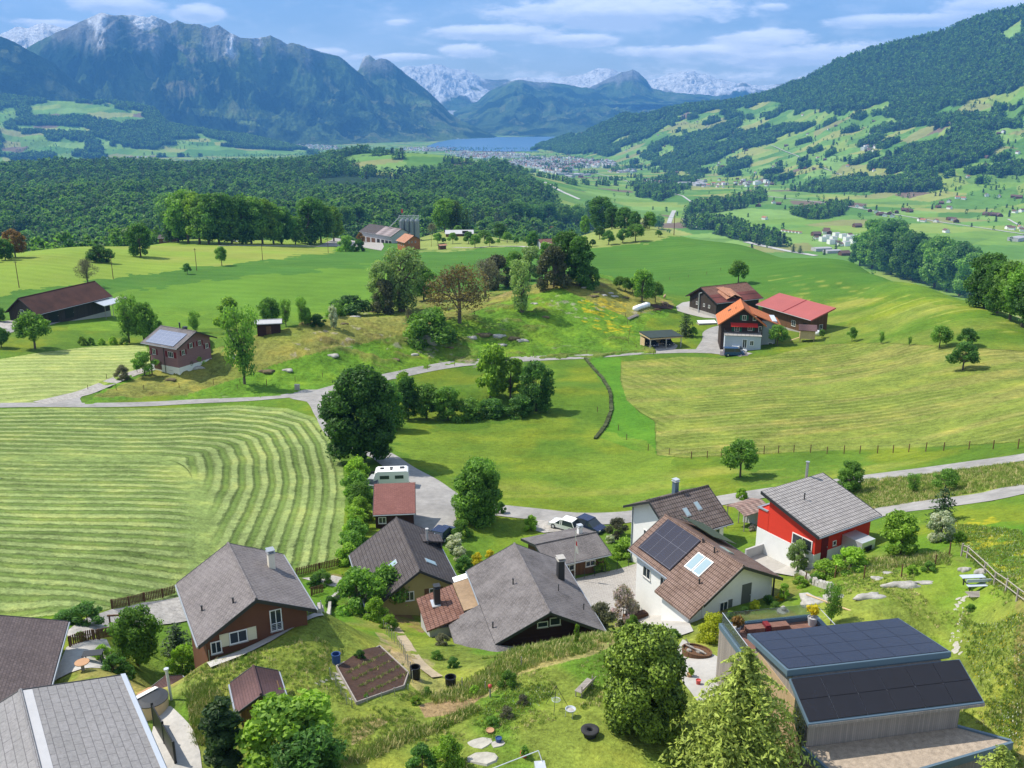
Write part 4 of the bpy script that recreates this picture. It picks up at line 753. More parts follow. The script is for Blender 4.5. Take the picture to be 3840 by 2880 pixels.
MT = dict(bankg=mat('bank_turf', m_plain((.055,.07,.025), .5, 1.5, .95, .1)), moss=mat('rock_moss', m_plain((.13,.105,.055), .5, 1.2, .95, .15)),
 slate=mat('roof_slate', m_slate((.14,.125,.125), (.175,.158,.154), (.055,.045,.045))), slateold=mat('roof_slate_lichen', m_slate((.105,.095,.095), (.14,.127,.127), (.05,.045,.045), moss=.5)),
 slatebig=mat('roof_slate_light', m_slate((.205,.20,.20), (.225,.218,.22), (.11,.105,.11), .9, .42, .05, False)), slatedark=mat('roof_slate_dark', m_slate((.085,.068,.068), (.12,.095,.095), (.04,.032,.032), .3, .2, .12, False)),
 tiledark=mat('roof_tile_dark', m_tile((.075,.064,.066), (.10,.088,.088), (.022,.02,.02), .34, .3, .22)), tilebrown=mat('roof_tile_brown', m_tile((.155,.10,.08), (.22,.15,.118), (.05,.03,.025), .34, .22, .7)),
 tilewb=mat('roof_tile_weathered', m_tile((.10,.078,.07), (.15,.12,.108), (.02,.018,.016), .42, .3, .6)), tilegrey=mat('roof_tile_grey', m_tile((.25,.235,.23), (.32,.30,.29), (.06,.055,.055), .42, .3, .3)),
 tilered=mat('roof_tile_stripe', m_tile((.21,.13,.11), (.30,.22,.19), (.07,.045,.04), .26, .8, .5)), orange=mat('roof_tile_orange', m_tile((.50,.165,.06), (.54,.18,.07), (.38,.10,.035), .4, .3, .1)), barnbrown=mat('roof_metal_rust', m_plain((.065,.026,.018), .45, .35)),
 barntile=mat('roof_tile_old', m_tile((.13,.062,.045), (.21,.11,.08), (.05,.025,.02), .4, .3, .5)), barnplate=mat('roof_plate_brown', m_tile((.11,.035,.03), (.14,.045,.038), (.05,.02,.018), 2.6, 9, .1)), terra=mat('roof_terracotta', m_tile((.40,.19,.11), (.48,.25,.16), (.2,.09,.06), .4, .3, .3)),
 redmetal=mat('roof_metal_red', m_plain((.33,.085,.075), .08, .5, .5)), maroon=mat('roof_maroon', m_tile((.105,.060,.060), (.12,.068,.066), (.07,.04,.04), .16, 5, .1)), garage=mat('roof_shingle_red', m_slate((.19,.08,.068), (.23,.10,.085), (.10,.045,.04), .5, .17, .12, False)),
 white=mat('render_white', m_plain((.76,.76,.74), .05)), cream=mat('render_cream', m_plain((.66,.62,.52), .06)), bluegrey=mat('render_bluegrey', m_plain((.42,.47,.54), .05)), greyw=mat('render_grey', m_plain((.42,.42,.43), .06)), redw=mat('render_red', m_plain((.62,.042,.02), .05)),
 brownw=mat('wall_brown', m_plain((.13,.055,.03), .1)), darkwood=mat('wood_dark', m_boards((.030,.018,.013), (.06,.036,.026), .18, False)), darkred=mat('wood_darkred', m_boards((.035,.013,.010), (.05,.02,.015), .18, False)), blackwood=mat('wood_black', m_boards((.03,.024,.02), (.065,.05,.04), .2)), brwood=mat('wood_brown', m_boards((.10,.05,.025), (.17,.09,.045), .18)),
 pink=mat('wall_mauve', m_boards((.25,.135,.14), (.29,.16,.165), .2, False)), shedw=mat('wood_shed', m_boards((.12,.065,.022), (.18,.10,.04), .16)), pale=mat('wood_pale', m_boards((.50,.36,.20), (.58,.44,.27), .14)), larch=mat('wood_larch_weathered', m_boards((.21,.185,.17), (.33,.29,.255), .13)), larchnew=mat('wood_larch', m_boards((.38,.27,.15), (.46,.34,.21), .12)), orangew=mat('wood_orange', m_boards((.32,.12,.04), (.42,.17,.06), .2, False)),
 greywood=mat('wood_grey', m_boards((.27,.24,.215), (.40,.36,.32), .1)), deck=mat('wood_deck', m_boards((.15,.075,.055), (.24,.13,.10), .14)), metal=mat('metal_grey', None, (.42,.44,.46), .4, .5, .6), dmetal=mat('metal_dark', None, (.03,.032,.035), .5, .5, .2), zinc=mat('metal_zinc', None, (.62,.64,.66), .35, .5, .5), bluem=mat('metal_blue', m_plain((.095,.145,.19), .05, 1, .4)), greenm=mat('metal_green', m_plain((.05,.065,.04), .15, 1, .4)),
 concrete=mat('concrete', m_plain((.40,.385,.36), .18, 3, .9, .02)), conc2=mat('concrete_pale', m_plain((.37,.355,.33), .12, 3, .9)), glass=mat('glass', m_glass), wframe=mat('paint_white', m_plain((.78,.78,.76), .03)), green=mat('paint_green', m_plain((.02,.10,.06), .1)), redp=mat('paint_red', m_plain((.50,.03,.02), .1)), dred=mat('paint_dark_red', m_plain((.16,.015,.02), .1)), shut=mat('paint_cream', m_plain((.66,.62,.44), .05)), dgreen=mat('shutter_grey', m_plain((.12,.13,.11), .08)),
 black=mat('plastic_black', None, (.012,.012,.013), .45), blue=mat('plastic_blue', None, (.03,.07,.20), .4), bluet=mat('tarp_blue', m_plain((.02,.16,.55), .15)), rubber=mat('rubber', m_plain((.03,.03,.032), .2)), terrac=mat('terracotta', m_plain((.42,.24,.13), .15)), stone=mat('stone', m_plain((.37,.355,.325), .35, 2.2, .95, .12)), stone2=mat('stone_flag', m_plain((.36,.345,.30), .22, 3, .95, .04)), asphalt=mat('asphalt', m_plain((.27,.26,.25), .25, .9, .95, .01)), gravel=mat('gravel', m_plain((.33,.31,.285), .4, 7, .95, .03)), gravelroof=mat('gravel_brown', m_plain((.33,.27,.21), .35, 14, .95, .03)), soil=mat('soil', m_plain((.068,.038,.027), .35, 4, 1, .12)), straw=mat('dry_stalks', m_plain((.42,.33,.18), .3, 8)),
 tank=mat('silo_steel', m_plain((.20,.23,.25), .12, .8, .45)), wrap=mat('bale_wrap', m_plain((.80,.82,.84), .05, 3, .35, .03)), skin=mat('hide_tan', m_plain((.36,.25,.16), .15)), hide2=mat('hide_brown', m_plain((.09,.05,.03), .2)), flagred=mat('cloth_red', m_plain((.55,.04,.05), .1)), flagw=mat('cloth_white', m_plain((.75,.73,.70), .05)), glossy=mat('ceramic', None, (.5, .08, .07), .2), bamb=mat('wood_log', m_plain((.55,.40,.23), .15)), board=mat('board_brown', m_plain((.26,.18,.11), .25, 3)),
 pv=mat('solar_cells', m_panel(1.43, 1.07, ox=.0, oy=.0, lw=.011)), pvb=mat('solar_cells_black', m_panel(1.5, .93, (.006,.006,.007), (.012,.010,.010), (.34,.30,.24), .012)), pvs=mat('solar_cells_blue', m_panel(1.13, 1.7, (.008,.008,.02), (.012,.012,.03), (.12,.12,.15), .012)), pvp=mat('solar_cells_lit', m_panel(1.35, 1.05, (.16,.19,.27), (.19,.22,.31), (.26,.28,.34), .02)), sky=mat('glass_sky', None, (.28,.38,.42), .08, .8))
# ---------------------------------------------------------------- gabled house from its ridge, eaves and drop
class House:
    def __init__(s, name, label, fit, wall, roof, cat='house', ov=.6, og=.55, th=.18, base=None, base_h=2.2, mono=False, group=None, depth=3.0, roofname='roof', wallname='wall'):
        s.cx, s.cy, s.th, s.L, s.wl, s.wr, s.zr, s.dl, s.dr = fit; g = float(H(s.cx, s.cy)); s.g = g; s.root = empty(name, (s.cx, s.cy, g), s.th, label, cat, group); s.mono = mono
        zr = s.zr-g; s.z = zr; s.ov = ov; s.og = og; a = s.L/2; s.a = a; s.t = th; s.sl = s.dl/s.wl; s.sr = s.dr/s.wr
        r = MB()
        if not mono: r.slab([(-a, 0, zr), (a, 0, zr), (a, s.wl, zr-s.dl), (-a, s.wl, zr-s.dl)], th)
        r.slab([(-a, -s.wr, zr-s.dr), (a, -s.wr, zr-s.dr), (a, 0, zr), (-a, 0, zr)], th)
        if not mono: r.tube((-a, 0, zr+.02), (a, 0, zr+.02), .11, n=6)
        s.roof = r.build(roofname, roof, s.root)
        for u in (-a, a):
            bt = MB(); e = .06 if u > 0 else -.06; u0, u1 = (u, u+e) if e > 0 else (u+e, u)
            if not mono: bt.hull([(u0, 0, zr-th-.08), (u1, 0, zr-th-.08), (u1, s.wl, zr-s.dl-th-.08), (u0, s.wl, zr-s.dl-th-.08)], [(u0, 0, zr+.03), (u1, 0, zr+.03), (u1, s.wl, zr-s.dl+.03), (u0, s.wl, zr-s.dl+.03)])
            bt.hull([(u0, -s.wr, zr-s.dr-th-.08), (u1, -s.wr, zr-s.dr-th-.08), (u1, 0, zr-th-.08), (u0, 0, zr-th-.08)], [(u0, -s.wr, zr-s.dr+.03), (u1, -s.wr, zr-s.dr+.03), (u1, 0, zr+.03), (u0, 0, zr+.03)])
            bt.build('barge_board', MT['dmetal'] if roof not in (MT['orange'], MT['redmetal']) else roof, s.roof)
        if not mono: gt = MB(); gt.tube((-a, s.wl+.06, zr-s.dl-.12), (a, s.wl+.06, zr-s.dl-.12), .07, n=6); gt.build('gutter', MT['metal'], s.roof)
        gt = MB(); gt.tube((-a, -s.wr-.06, zr-s.dr-.12), (a, -s.wr-.06, zr-s.dr-.12), .07, n=6); gt.build('gutter', MT['metal'], s.roof)
        # walls
        s.x1 = a-og; s.yl = s.wl-ov if not mono else 0; s.yr = -(s.wr-ov); zb = -depth
        prof = ([(s.yl, zb), (s.yl, zr-s.sl*s.yl-th+.02)] if not mono else [(-ov, zb), (-ov, zr-s.sr*ov-th+.02)]) + ([(0, zr-th+.02)] if not mono else []) + [(s.yr, zr+s.sr*s.yr-th+.02), (s.yr, zb)]
        m = MB(); m.hull([(-s.x1, y, z) for y, z in prof], [(s.x1, y, z) for y, z in prof]); s.wall = m.build(wallname, wall, s.root)
        if mono: s.yl = -ov
        if base: b = MB(); b.box(-s.x1-.03, s.x1+.03, s.yr-.03, s.yl+.03, zb, base_h); b.build('base_wall', base, s.root)
    def surf(s, v): return s.z - (s.sl*v if v > 0 else -s.sr*v)
    def face(s, f):      # origin, along, outward
        return {'E': ((s.x1, 0), (0, 1), (1, 0)), 'W': ((-s.x1, 0), (0, 1), (-1, 0)), 'N': ((0, s.yl), (1, 0), (0, 1)), 'S': ((0, s.yr), (1, 0), (0, -1))}[f]
    def fbox(s, m, f, a0, a1, z0, z1, d0, d1):
        (ox, oy), (ax, ay), (nx, ny) = s.face(f); xs = sorted([ox+ax*a0+nx*d0, ox+ax*a1+nx*d1]) if ax == 0 else sorted([a0, a1]); ys = sorted([oy+ny*d0, oy+ny*d1]) if ay == 0 else sorted([a0, a1])
        return m.box(xs[0], xs[1], ys[0], ys[1], z0, z1)
    def win(s, f, a, z, w_=1.0, h=1.0, sh=None, frame='wframe', mull=1, name='window', prime=None, t=.07):
        m = MB(); e = .06
        for q in ((a-w_/2, a+w_/2, z, z+t), (a-w_/2, a+w_/2, z+h-t, z+h), (a-w_/2, a-w_/2+t, z+t, z+h-t), (a+w_/2-t, a+w_/2, z+t, z+h-t)): s.fbox(m, f, *q, -.02, e)
        for k in range(mull): c = a-w_/2+w_*(k+1)/(mull+1); s.fbox(m, f, c-.025, c+.025, z+t, z+h-t, -.02, e-.01)
        o = m.build(name, MT[frame], s.root); p = MB(); s.fbox(p, f, a-w_/2+t, a+w_/2-t, z+t, z+h-t, -.02, .025); p.build('pane', MT['glass'], o)
        b = MB(); s.fbox(b, f, a-w_/2-.05, a+w_/2+.05, z-.05, z, -.02, .12); b.build('sill', MT['conc2'], o)
        if sh:
            for k in ((-1, 1) if len(sh) == 1 or sh[1] == 2 else ((sh[1],))):
                b = MB(); c = a+k*(w_/2+w_*.25+.02); s.fbox(b, f, c-w_*.25, c+w_*.25, z-.02, z+h+.02, .0, .05)
                for q in range(5): s.fbox(b, f, c-w_*.2, c+w_*.2, z+h*(q+.3)/5, z+h*(q+.5)/5, .05, .065)
                b.build('shutter', MT[sh[0]], o)
        return o
    def door(s, f, a, z, w_=.95, h=2.0, m='brwood'):
        b = MB(); s.fbox(b, f, a-w_/2, a+w_/2, z, z+h, -.02, .05); o = b.build('door', MT[m], s.root); k = MB(); s.fbox(k, f, a+w_/2-.14, a+w_/2-.08, z+h*.48, z+h*.53, .05, .1); k.build('handle', MT['zinc'], o); return o
    def chimney(s, u, v, h, w_=.5, m='cream', cap='metal', d=None, pot=False):
        d = d or w_; z0 = s.surf(v)-.6; z1 = s.surf(v)+h; b = MB(); b.hull([(u-w_/2, v-d/2, z0), (u+w_/2, v-d/2, z0), (u+w_/2, v+d/2, z0), (u-w_/2, v+d/2, z0)], [(u-w_*.46, v-d*.46, z1), (u+w_*.46, v-d*.46, z1), (u+w_*.46, v+d*.46, z1), (u-w_*.46, v+d*.46, z1)]); o = b.build('chimney', MT[m], s.roof)
        c = MB(); c.box(u-w_*.62, u+w_*.62, v-d*.62, v+d*.62, z1, z1+.07)
        for p in ((-1, -1), (1, -1), (1, 1), (-1, 1)): c.box(u+p[0]*w_*.4-.03, u+p[0]*w_*.4+.03, v+p[1]*d*.4-.03, v+p[1]*d*.4+.03, z1+.07, z1+.24)
        c.box(u-w_*.6, u+w_*.6, v-d*.6, v+d*.6, z1+.24, z1+.29); c.build('chimney_cap', MT[cap], o); return o
    def pipe(s, u, v, h=.5, r=.06, m='dmetal'): z = s.surf(v); b = MB(); b.tube((u, v, z-.1), (u, v, z+h), r); b.tube((u, v, z+h), (u, v, z+h+.06), r*1.5); b.build('vent_pipe', MT[m], s.roof)
    def on_roof(s, name, u0, u1, v0, v1, m, lift=.08, th=.06):
        P = [(u0, v0), (u1, v0), (u1, v1), (u0, v1)]; b = MB(); b.slab([(u, v, s.surf(v)+lift) for u, v in P], th); return b.build(name, m, s.roof)
    def skylight(s, u0, u1, v0, v1):
        o = s.on_roof('skylight', u0, u1, v0, v1, MT['metal'], .10, .2); e = .08; P = [(u0+e, v0+e), (u1-e, v0+e), (u1-e, v1-e), (u0+e, v1-e)]; b = MB(); b.slab([(u, v, s.surf(v)+.125) for u, v in P], .03); b.build('pane', MT['sky'], o); return o
    def rail(s, x0, x1, y0, y1, z, m='dmetal', h=1.0, infill=True):
        b = MB(); n = max(2, int(math.hypot(x1-x0, y1-y0)/.9)); 
        for i in range(n+1): q = i/n; b.tube((x0+(x1-x0)*q, y0+(y1-y0)*q, z), (x0+(x1-x0)*q, y0+(y1-y0)*q, z+h), .025, n=5)
        b.tube((x0, y0, z+h), (x1, y1, z+h), .035, n=5)
        if infill:
            for k in range(1, 5): b.tube((x0, y0, z+h*k/5), (x1, y1, z+h*k/5), .012, n=4)
        return b.build('railing', MT[m], s.root)
# ---------------------------------------------------------------- the village houses
K = House('chalet', 'brown rendered chalet with grey slate roof and beige chimney beside striped field', (-20.08,61.73,-1.09,9.68,4.19,4.14,6.79,1.95,2.50), MT['brownw'], MT['slate'], depth=5)
K.chimney(-1.6, 2.55, 1.25, .62, 'cream', d=.5); K.pipe(1.2, -3.2, .35); K.pipe(3.2, -1.3, .35)
zk = K.z
K.win('E', -1.35, zk-3.35, 1.25, .95, ('shut', 2), mull=1); K.win('E', -2.9, zk-3.75, .75, .95, mull=1); K.win('E', 1.35, zk-3.15, .85, 1.7, mull=1, name='balcony_door'); K.win('E', -1.5, zk-5.75, 1.05, .8, ('shut', 2))
K.rail(K.x1+.3, K.x1+.3, .95, 1.75, zk-3.1, 'metal', .7)
M = House('house', 'dark tiled house with yellow gable behind the white flowering tree', (-10.73,86.27,-1.27,12.5,4.1,5.26,-3.31,2.41,3.65), mat('render_yellow', m_plain((.34,.28,.12), .08)), MT['tiledark'], depth=4)
M.pipe(-2.2, 2.5, 1.6, .13, 'greyw'); M.skylight(2.6, 3.5, 1.2, 2.3); M.skylight(1.4, 2.3, -2.6, -1.5); M.win('E', -1.0, M.z-3.4, .9, 1.0); M.win('E', 1.4, M.z-3.4, .9, 1.0, ('brwood', 2))
b = MB(); b.slab([(-3.8, 2.0, M.surf(2.0)+.1), (-1.9, 2.0, M.surf(2.0)+.1), (-1.9, 4.2, M.surf(2.0)-.25), (-3.8, 4.2, M.surf(2.0)-.25)], .15); b.box(-3.7, -2.0, 3.95, 4.1, M.surf(4.1)-.2, M.surf(2.)-.38); b.build('dormer', MT['tiledark'], M.roof)
# big lichened chalet in the middle
C = House('chalet', 'large lichen spotted slate roof chalet with dark red gable above grassy bank', (1.70,74.25,-1.34,12.88,4.98,4.68,-.53,2.56,2.32), MT['darkred'], MT['slateold'], depth=6, ov=.8, og=1.1)
C.chimney(-1.9, 3.3, 1.9, .75, 'dmetal', 'conc2', .62); C.pipe(-.2, -1.6, .5); C.pipe(4.2, -4.4, .5); C.pipe(1.3, 2.2, .6, .04); C.pipe(3.4, 3.9, .5, .05)
a = C.a; zz = C.z; sr = C.sr; w2 = C.wr+2.9
b = MB(); b.slab([(-.1, -w2, zz-sr*w2-.02), (a+1.6, -w2, zz-sr*w2-.02), (a+1.6, -C.wr-.04, zz-C.dr-.02), (-.1, -C.wr-.04, zz-C.dr-.02)], .18)
b.slab([(a+.02, -C.wr-.04, zz-C.dr-.02), (a+1.6, -C.wr-.04, zz-C.dr-.02), (a+1.6, -2.9, zz-C.dr-.5), (a+.02, -2.9, zz-C.dr-.5)], .16); b.build('lower_roof', MT['slateold'], C.root)
b = MB(); b.box(.5, a+.9, -w2+.6, -C.wr+.9, -6, zz-sr*(w2)-.2); b.build('side_wall', MT['darkred'], C.root)
C.win('E', -.35, zz-2.0, .95, .55, mull=0); C.win('E', .75, zz-1.95, .95, .75, mull=0); C.win('E', -1.3, zz-4.55, 1.3, .9, ('redp', 1)); C.door('E', 1.1, zz-5.3, 1.5, 2.0, 'black')
b = MB(); b.hull([(C.x1+.35, 1.9, zz-4.2), (C.x1+.35, 2.5, zz-4.2), (C.x1+.35, 2.5, zz-3.6), (C.x1+.35, 1.9, zz-3.6)], [(C.x1+.45, 1.95, zz-4.15), (C.x1+.45, 2.45, zz-4.15), (C.x1+.45, 2.45, zz-3.65), (C.x1+.45, 1.95, zz-3.65)]); b.tube((C.x1, 2.2, zz-4.1), (C.x1+.4, 2.2, zz-3.9), .03); b.build('satellite_dish', MT['zinc'], C.root)
# annex: low corrugated tile roof, board roof and pale glass roof strip
gx = float(H(-4.6, 76)); an = empty('annex', (-4.37, 75.6, gx), -1.31, 'low striped tile annex with black chimney joined by board roof to slate chalet', 'annex'); z0 = -3.5-gx
b = MB(); b.slab([(-2.9, -4.0, z0-1.15), (2.9, -4.0, z0-1.15), (2.9, -.55, z0-.15), (-2.9, -.55, z0-.15)], .14); ar = b.build('roof', MT['barntile'], an)
b = MB(); b.slab([(-2.9, -.5, z0-.05), (2.2, -.5, z0-.05), (2.2, 1.55, z0+.35), (-2.9, 1.55, z0+.35)], .12); b.build('board_roof', MT['board'], an)
b = MB(); b.slab([(-3.9, -.35, z0+.0), (-2.95, -.35, z0+.0), (-2.95, 1.65, z0+.42), (-3.9, 1.65, z0+.42)], .05); b.build('skylight_strip', MT['wframe'], an)
b = MB(); b.box(-2.5, 2.5, -3.7, 1.2, -4, z0-1.3); b.build('wall', MT['greyw'], an)
b = MB(); b.box(-1.0, -.4, -2.7, -2.15, z0-1, z0+.95); b.box(-1.05, -.35, -2.75, -2.1, z0+1.12, z0+1.22); ch = b.build('chimney', MT['dmetal'], ar); b = MB(); b.box(-1.4, -.1, -2.95, -1.6, z0-.75, z0-.62); b.build('flashing', MT['zinc'], ch)
S = House('house', 'low house with two level lichened slate roof behind flagpole', (6.02,93.85,0.42,7.65,3.66,3.51,-6.63,0.89,1.06), MT['brwood'], MT['slateold'], depth=3, ov=.7); S.chimney(2.2, .9, .8, .5, 'white', 'zinc'); S.win('S', -1, S.z-2.4, 1.2, .7); S.win('S', 1.6, S.z-2.4, 1.2, .7); S.door('W', -.8, S.z-3, .9, 1.9)
W = House('house', 'white house with dark weathered tile roof and two roof windows', (18.24,93.19,0.53,8.29,4.41,4.22,-0.88,2.24,2.76), MT['white'], MT['tilewb'], depth=4, ov=.55, og=.8)
W.chimney(.1, .8, 1.5, .55, 'bluem', 'zinc'); W.skylight(-.9, -.3, -2.5, -1.6); W.skylight(.9, 1.5, -2.2, -1.3); W.win('W', -2.2, W.z-2.9, .7, .9, mull=0); W.win('W', 1.2, W.z-5.2, .9, 1.1); W.win('S', 2.2, W.z-4.4, 1.2, 1.1); W.on_roof('skylight_closed', -2.9, -1.6, 1.2, 2.1, MT['dmetal'], .12, .14)
b = MB(); b.tube((-W.x1-.06, W.yl-.2, -3), (-W.x1-.06, W.yl-.2, W.z-2.3), .05); b.build('downpipe', MT['bluem'], W.root)
B = House('house', 'white house with brown weathered tile roof, blue solar array and roof windows', (16.85,74.66,-1.11,11.25,4.48,3.91,2.86,2.19,2.62), MT['white'], MT['tilebrown'], depth=5, ov=.45, og=.75)
zz = B.z; sr = B.sr; w2 = B.wr+1.35; a = B.a
b = MB(); b.slab([(.55, -w2, zz-sr*w2), (a, -w2, zz-sr*w2), (a, -B.wr-.03, zz-B.dr), (.55, -B.wr-.03, zz-B.dr)], .18); b.build('lower_roof', MT['tilebrown'], B.root)
b = MB(); b.box(1.1, a-.75, -w2+.45, -B.wr+.42, -5, zz-sr*w2-.12); b.build('side_wall', MT['white'], B.root)
B.on_roof('solar_array', -4.75, .15, -3.45, -.25, MT['pvs'], .16, .07)
B.skylight(.95, 1.95, -2.55, -1.05); B.skylight(2.1, 3.1, -2.55, -1.05) if False else B.skylight(.95, 1.95, -3.95+.0, -2.65) if False else B.skylight(2.05, 3.05, -2.55, -1.05)
B.pipe(2.2, -.35, .45); B.pipe(3.6, -2.9, .4); B.pipe(.4, -.2, .3); B.on_roof('metal_roof_sheet', -5.3, -.3, 1.6, 4.3, MT['greenm'], .5, .06); B.skylight(1.0, 2.4, 1.1, 1.7)
B.win('E', -1.2, zz-4.4, .9, 1.0, ('dgreen', 1)); B.door('E', 1.2, zz-4.6, 1.0, 2.3, 'dgreen'); B.win('S', -3.2, zz-4.6, 1.2, 1.1); B.win('S', -.6, zz-4.6, 1.0, 1.3)
b = MB(); b.tube((a-.4, 3.9, -4), (a-.4, 3.9, zz-B.sl*3.9-.2), .08); b.build('porch_post', MT['dmetal'], B.root)
# red and white house with single pitch roof
Q = House('house', 'red and white house with light grey single pitch tiled roof', (28.01,85.65,0.56,8.85,7.78,7.31,3.70,2.83,1.88), MT['redw'], MT['tilegrey'], mono=True, depth=6, ov=.75, og=.5, th=.22)
zz = Q.z
b = MB(); b.box(-Q.x1-.04, Q.x1+.02, Q.yr-.02, Q.yl+1.3, -7, zz-4.15); b.build('white_base', MT['white'], Q.root)
b = MB(); b.box(-Q.x1-.02, -Q.x1+2.6, Q.yl-.05, Q.yl+1.3, zz-4.1, zz-2.1); b.build('balcony_wall', MT['redw'], Q.root)
b = MB(); b.box(-Q.x1-.1, -Q.x1+2.7, Q.yl+1.15, Q.yl+1.4, zz-2.1, zz-1.98); b.box(-Q.x1-.1, -Q.x1+.15, Q.yl+.1, Q.yl+1.15, zz-2.1, zz-1.98); b.build('parapet_cap', MT['metal'], Q.root)
Q.win('W', Q.yr+1.5, zz-4.05, 2.4, 1.15, mull=1, frame='wframe', t=.09); Q.door('S', -2.6, zz-4.9, .9, 2.3, 'dred'); Q.win('S', -1.2, zz-3.9, .5, .5, mull=0); Q.pipe(-1.2, -2.6, .6); Q.pipe(2.3, .25, 1.6, .14, 'metal')
b = MB(); b.box(-.2, 1.7, Q.yr-2.3, Q.yr-.05, -2, zz-3.0); sh = b.build('metal_shed', MT['zinc'], Q.root); b = MB(); b.box(.1, 1.2, Q.yr-2.36, Q.yr-2.3, -1, zz-3.5); b.build('shed_opening_shade', MT['black'], sh)  # black panel on the shed front, the dark inside put into its colour
b = MB(); b.box(-Q.x1-6.2, -Q.x1-.05, Q.yr+1, Q.yl+.2, -4, zz-6.6); b.build('terrace', MT['conc2'], Q.root)
b = MB(); b.box(-Q.x1-2.4, -Q.x1-.05, Q.yl+.25, Q.yl+.45, -4, zz-5.6); b.build('terrace_wall', MT['greyw'], Q.root)
# light grey roof in the corner, dark roof at the edge
G = House('house', 'light grey slate roof house filling the lower left corner of the picture', (-21.24,34.93,-0.99,18.00,5.14,5.48,10.00,0.97,2.05), MT['white'], MT['slatebig'], depth=8, ov=.6)
G.on_roof('ridge_cover', -8.9, 8.9, .05, .55, MT['greyw'], .03, .03); G.on_roof('verge_flashing', -9.05, 8.9, 4.95, 5.2, MT['zinc'], .06, .05); G.pipe(-.6, -1.6, .18, .09, 'zinc'); G.pipe(-3.0, -1.9, .18, .09, 'zinc'); G.pipe(3.6, 3.7, .2, .09, 'zinc'); G.pipe(6.0, 2.3, .3, .05)
Lh = House('house', 'dark brown slate roof cut off by the left edge of the picture', (-37.26,52.63,-1.27,16.00,6.20,6.68,4.00,1.79,2.97), MT['cream'], MT['slatedark'], depth=6); Lh.win('N', -2, Lh.z-4.2, 1, 1.1); Lh.win('N', 2, Lh.z-4.2, 1, 1.1)
gar = House('garage', 'red shingle roof garage beside the parked caravan', (-14.97,109.34,0.10,5.18,4.71,5.18,-6.55,0.33,1.9), MT['darkred'], MT['garage'], 'garage', mono=True, depth=2, ov=.3, og=.25, th=.14)
gar.win('S', -1.5, gar.z-3.25, .95, .85, mull=1); gar.door('E', -2.4, gar.z-3.9, 1.6, 2.1, 'greyw')
sd_ = House('garden_shed', 'small brown garden shed with maroon gable roof on the lawn', (-15.79,49.56,-1.17,3.24,1.51,1.51,5.71,0.75,0.85), MT['shedw'], MT['maroon'], 'shed', ov=.3, og=.3, th=.07, depth=2.0); sd_.door('N', 0, sd_.z-2.3, .8, 1.7, 'shedw'); sd_.win('E', 0, sd_.z-1.6, .5, .4)
ks = House('woodshed', 'little maroon roofed woodshed hidden beside the round leafy tree', (-24.0,56.5,-.83,2.6,1.2,1.2,.55,.45,.45), MT['brwood'], MT['maroon'], 'shed', ov=.2, og=.2, th=.06, depth=1.5); ks.door('E', 0, ks.z-1.8, .7, 1.4, 'brwood')
# pergola with corrugated roof
x, y, z = at(2800, 1968); pg = empty('pergola', (x, y, z), .55, 'open garden shelter with old corrugated tile roof beside red house', 'pergola')
b = MB(); b.slab([(-2.1, -1.6, 2.2), (2.1, -1.6, 2.2), (2.1, 0, 2.75), (-2.1, 0, 2.75)], .07); b.slab([(-2.1, 0, 2.75), (2.1, 0, 2.75), (2.1, 1.5, 2.35), (-2.1, 1.5, 2.35)], .07); b.build('roof', MT['tilered'], pg)
for u in (-1.9, 0, 1.9):
    for v in (-1.4, 1.3): b = MB(); b.tube((u, v, -.5), (u, v, 2.3), .06); b.build('post', MT['greywood'], pg)
b = MB(); b.box(.6, 2.0, -1.45, 1.2, -.3, 1.9); b.build('back_wall', MT['greyw'], pg)
# ---------------------------------------------------------------- modern solar house
SX_, SY_ = 20.6, 49.8; gx = float(H(SX_, SY_)); so_ = empty('modern_house', (SX_, SY_, gx), .18, 'modern timber house roofed with black solar panels on a green lawn', 'house')
def lc(x, y): c, s_ = math.cos(-.18), math.sin(-.18); dx, dy = x-SX_, y-SY_; return dx*c-dy*s_, dx*s_+dy*c
def Pm(px, py, z): x, y, z = on_plane(px, py, z); u, v = lc(x, y); return (u, v, z-gx)
UF = [Pm(2817, 2376, 7.6), Pm(3365, 2323, 7.6), Pm(3561, 2443, 8.44), Pm(2949, 2511, 8.44)]; LF = [Pm(2967, 2549.5, 7.96), Pm(3593, 2477, 7.96), Pm(3685.6, 2627, 6.82), Pm(3034, 2712, 6.82)]
def rect(p): # square up a roof field in local axes
    x0 = (p[0][0]+p[3][0])/2; x1 = (p[1][0]+p[2][0])/2; y1 = (p[0][1]+p[1][1])/2; y0 = (p[2][1]+p[3][1])/2; return x0, x1, y0, y1, (p[2][2]+p[3][2])/2, (p[0][2]+p[1][2])/2
def field(name, p, m, lift, th, parent, e=0):
    x0, x1, y0, y1, z0, z1 = rect(p); b = MB(); k = (z1-z0)/(y1-y0); x0 += e; x1 -= e; b.slab([(x0, y0+e, z0+k*e+lift), (x1, y0+e, z0+k*e+lift), (x1, y1-e, z1-k*e+lift), (x0, y1-e, z1-k*e+lift)], th); return b.build(name, m, parent)
ru = field('upper_roof', UF, MT['bluem'], 0, .35, so_, -.12); rl = field('lower_roof', LF, MT['bluem'], 0, .22, so_, -.08)
x0, x1, y0, y1, z0, z1 = rect(UF); X0, X1, Y0, Y1, Z0, Z1 = rect(LF)
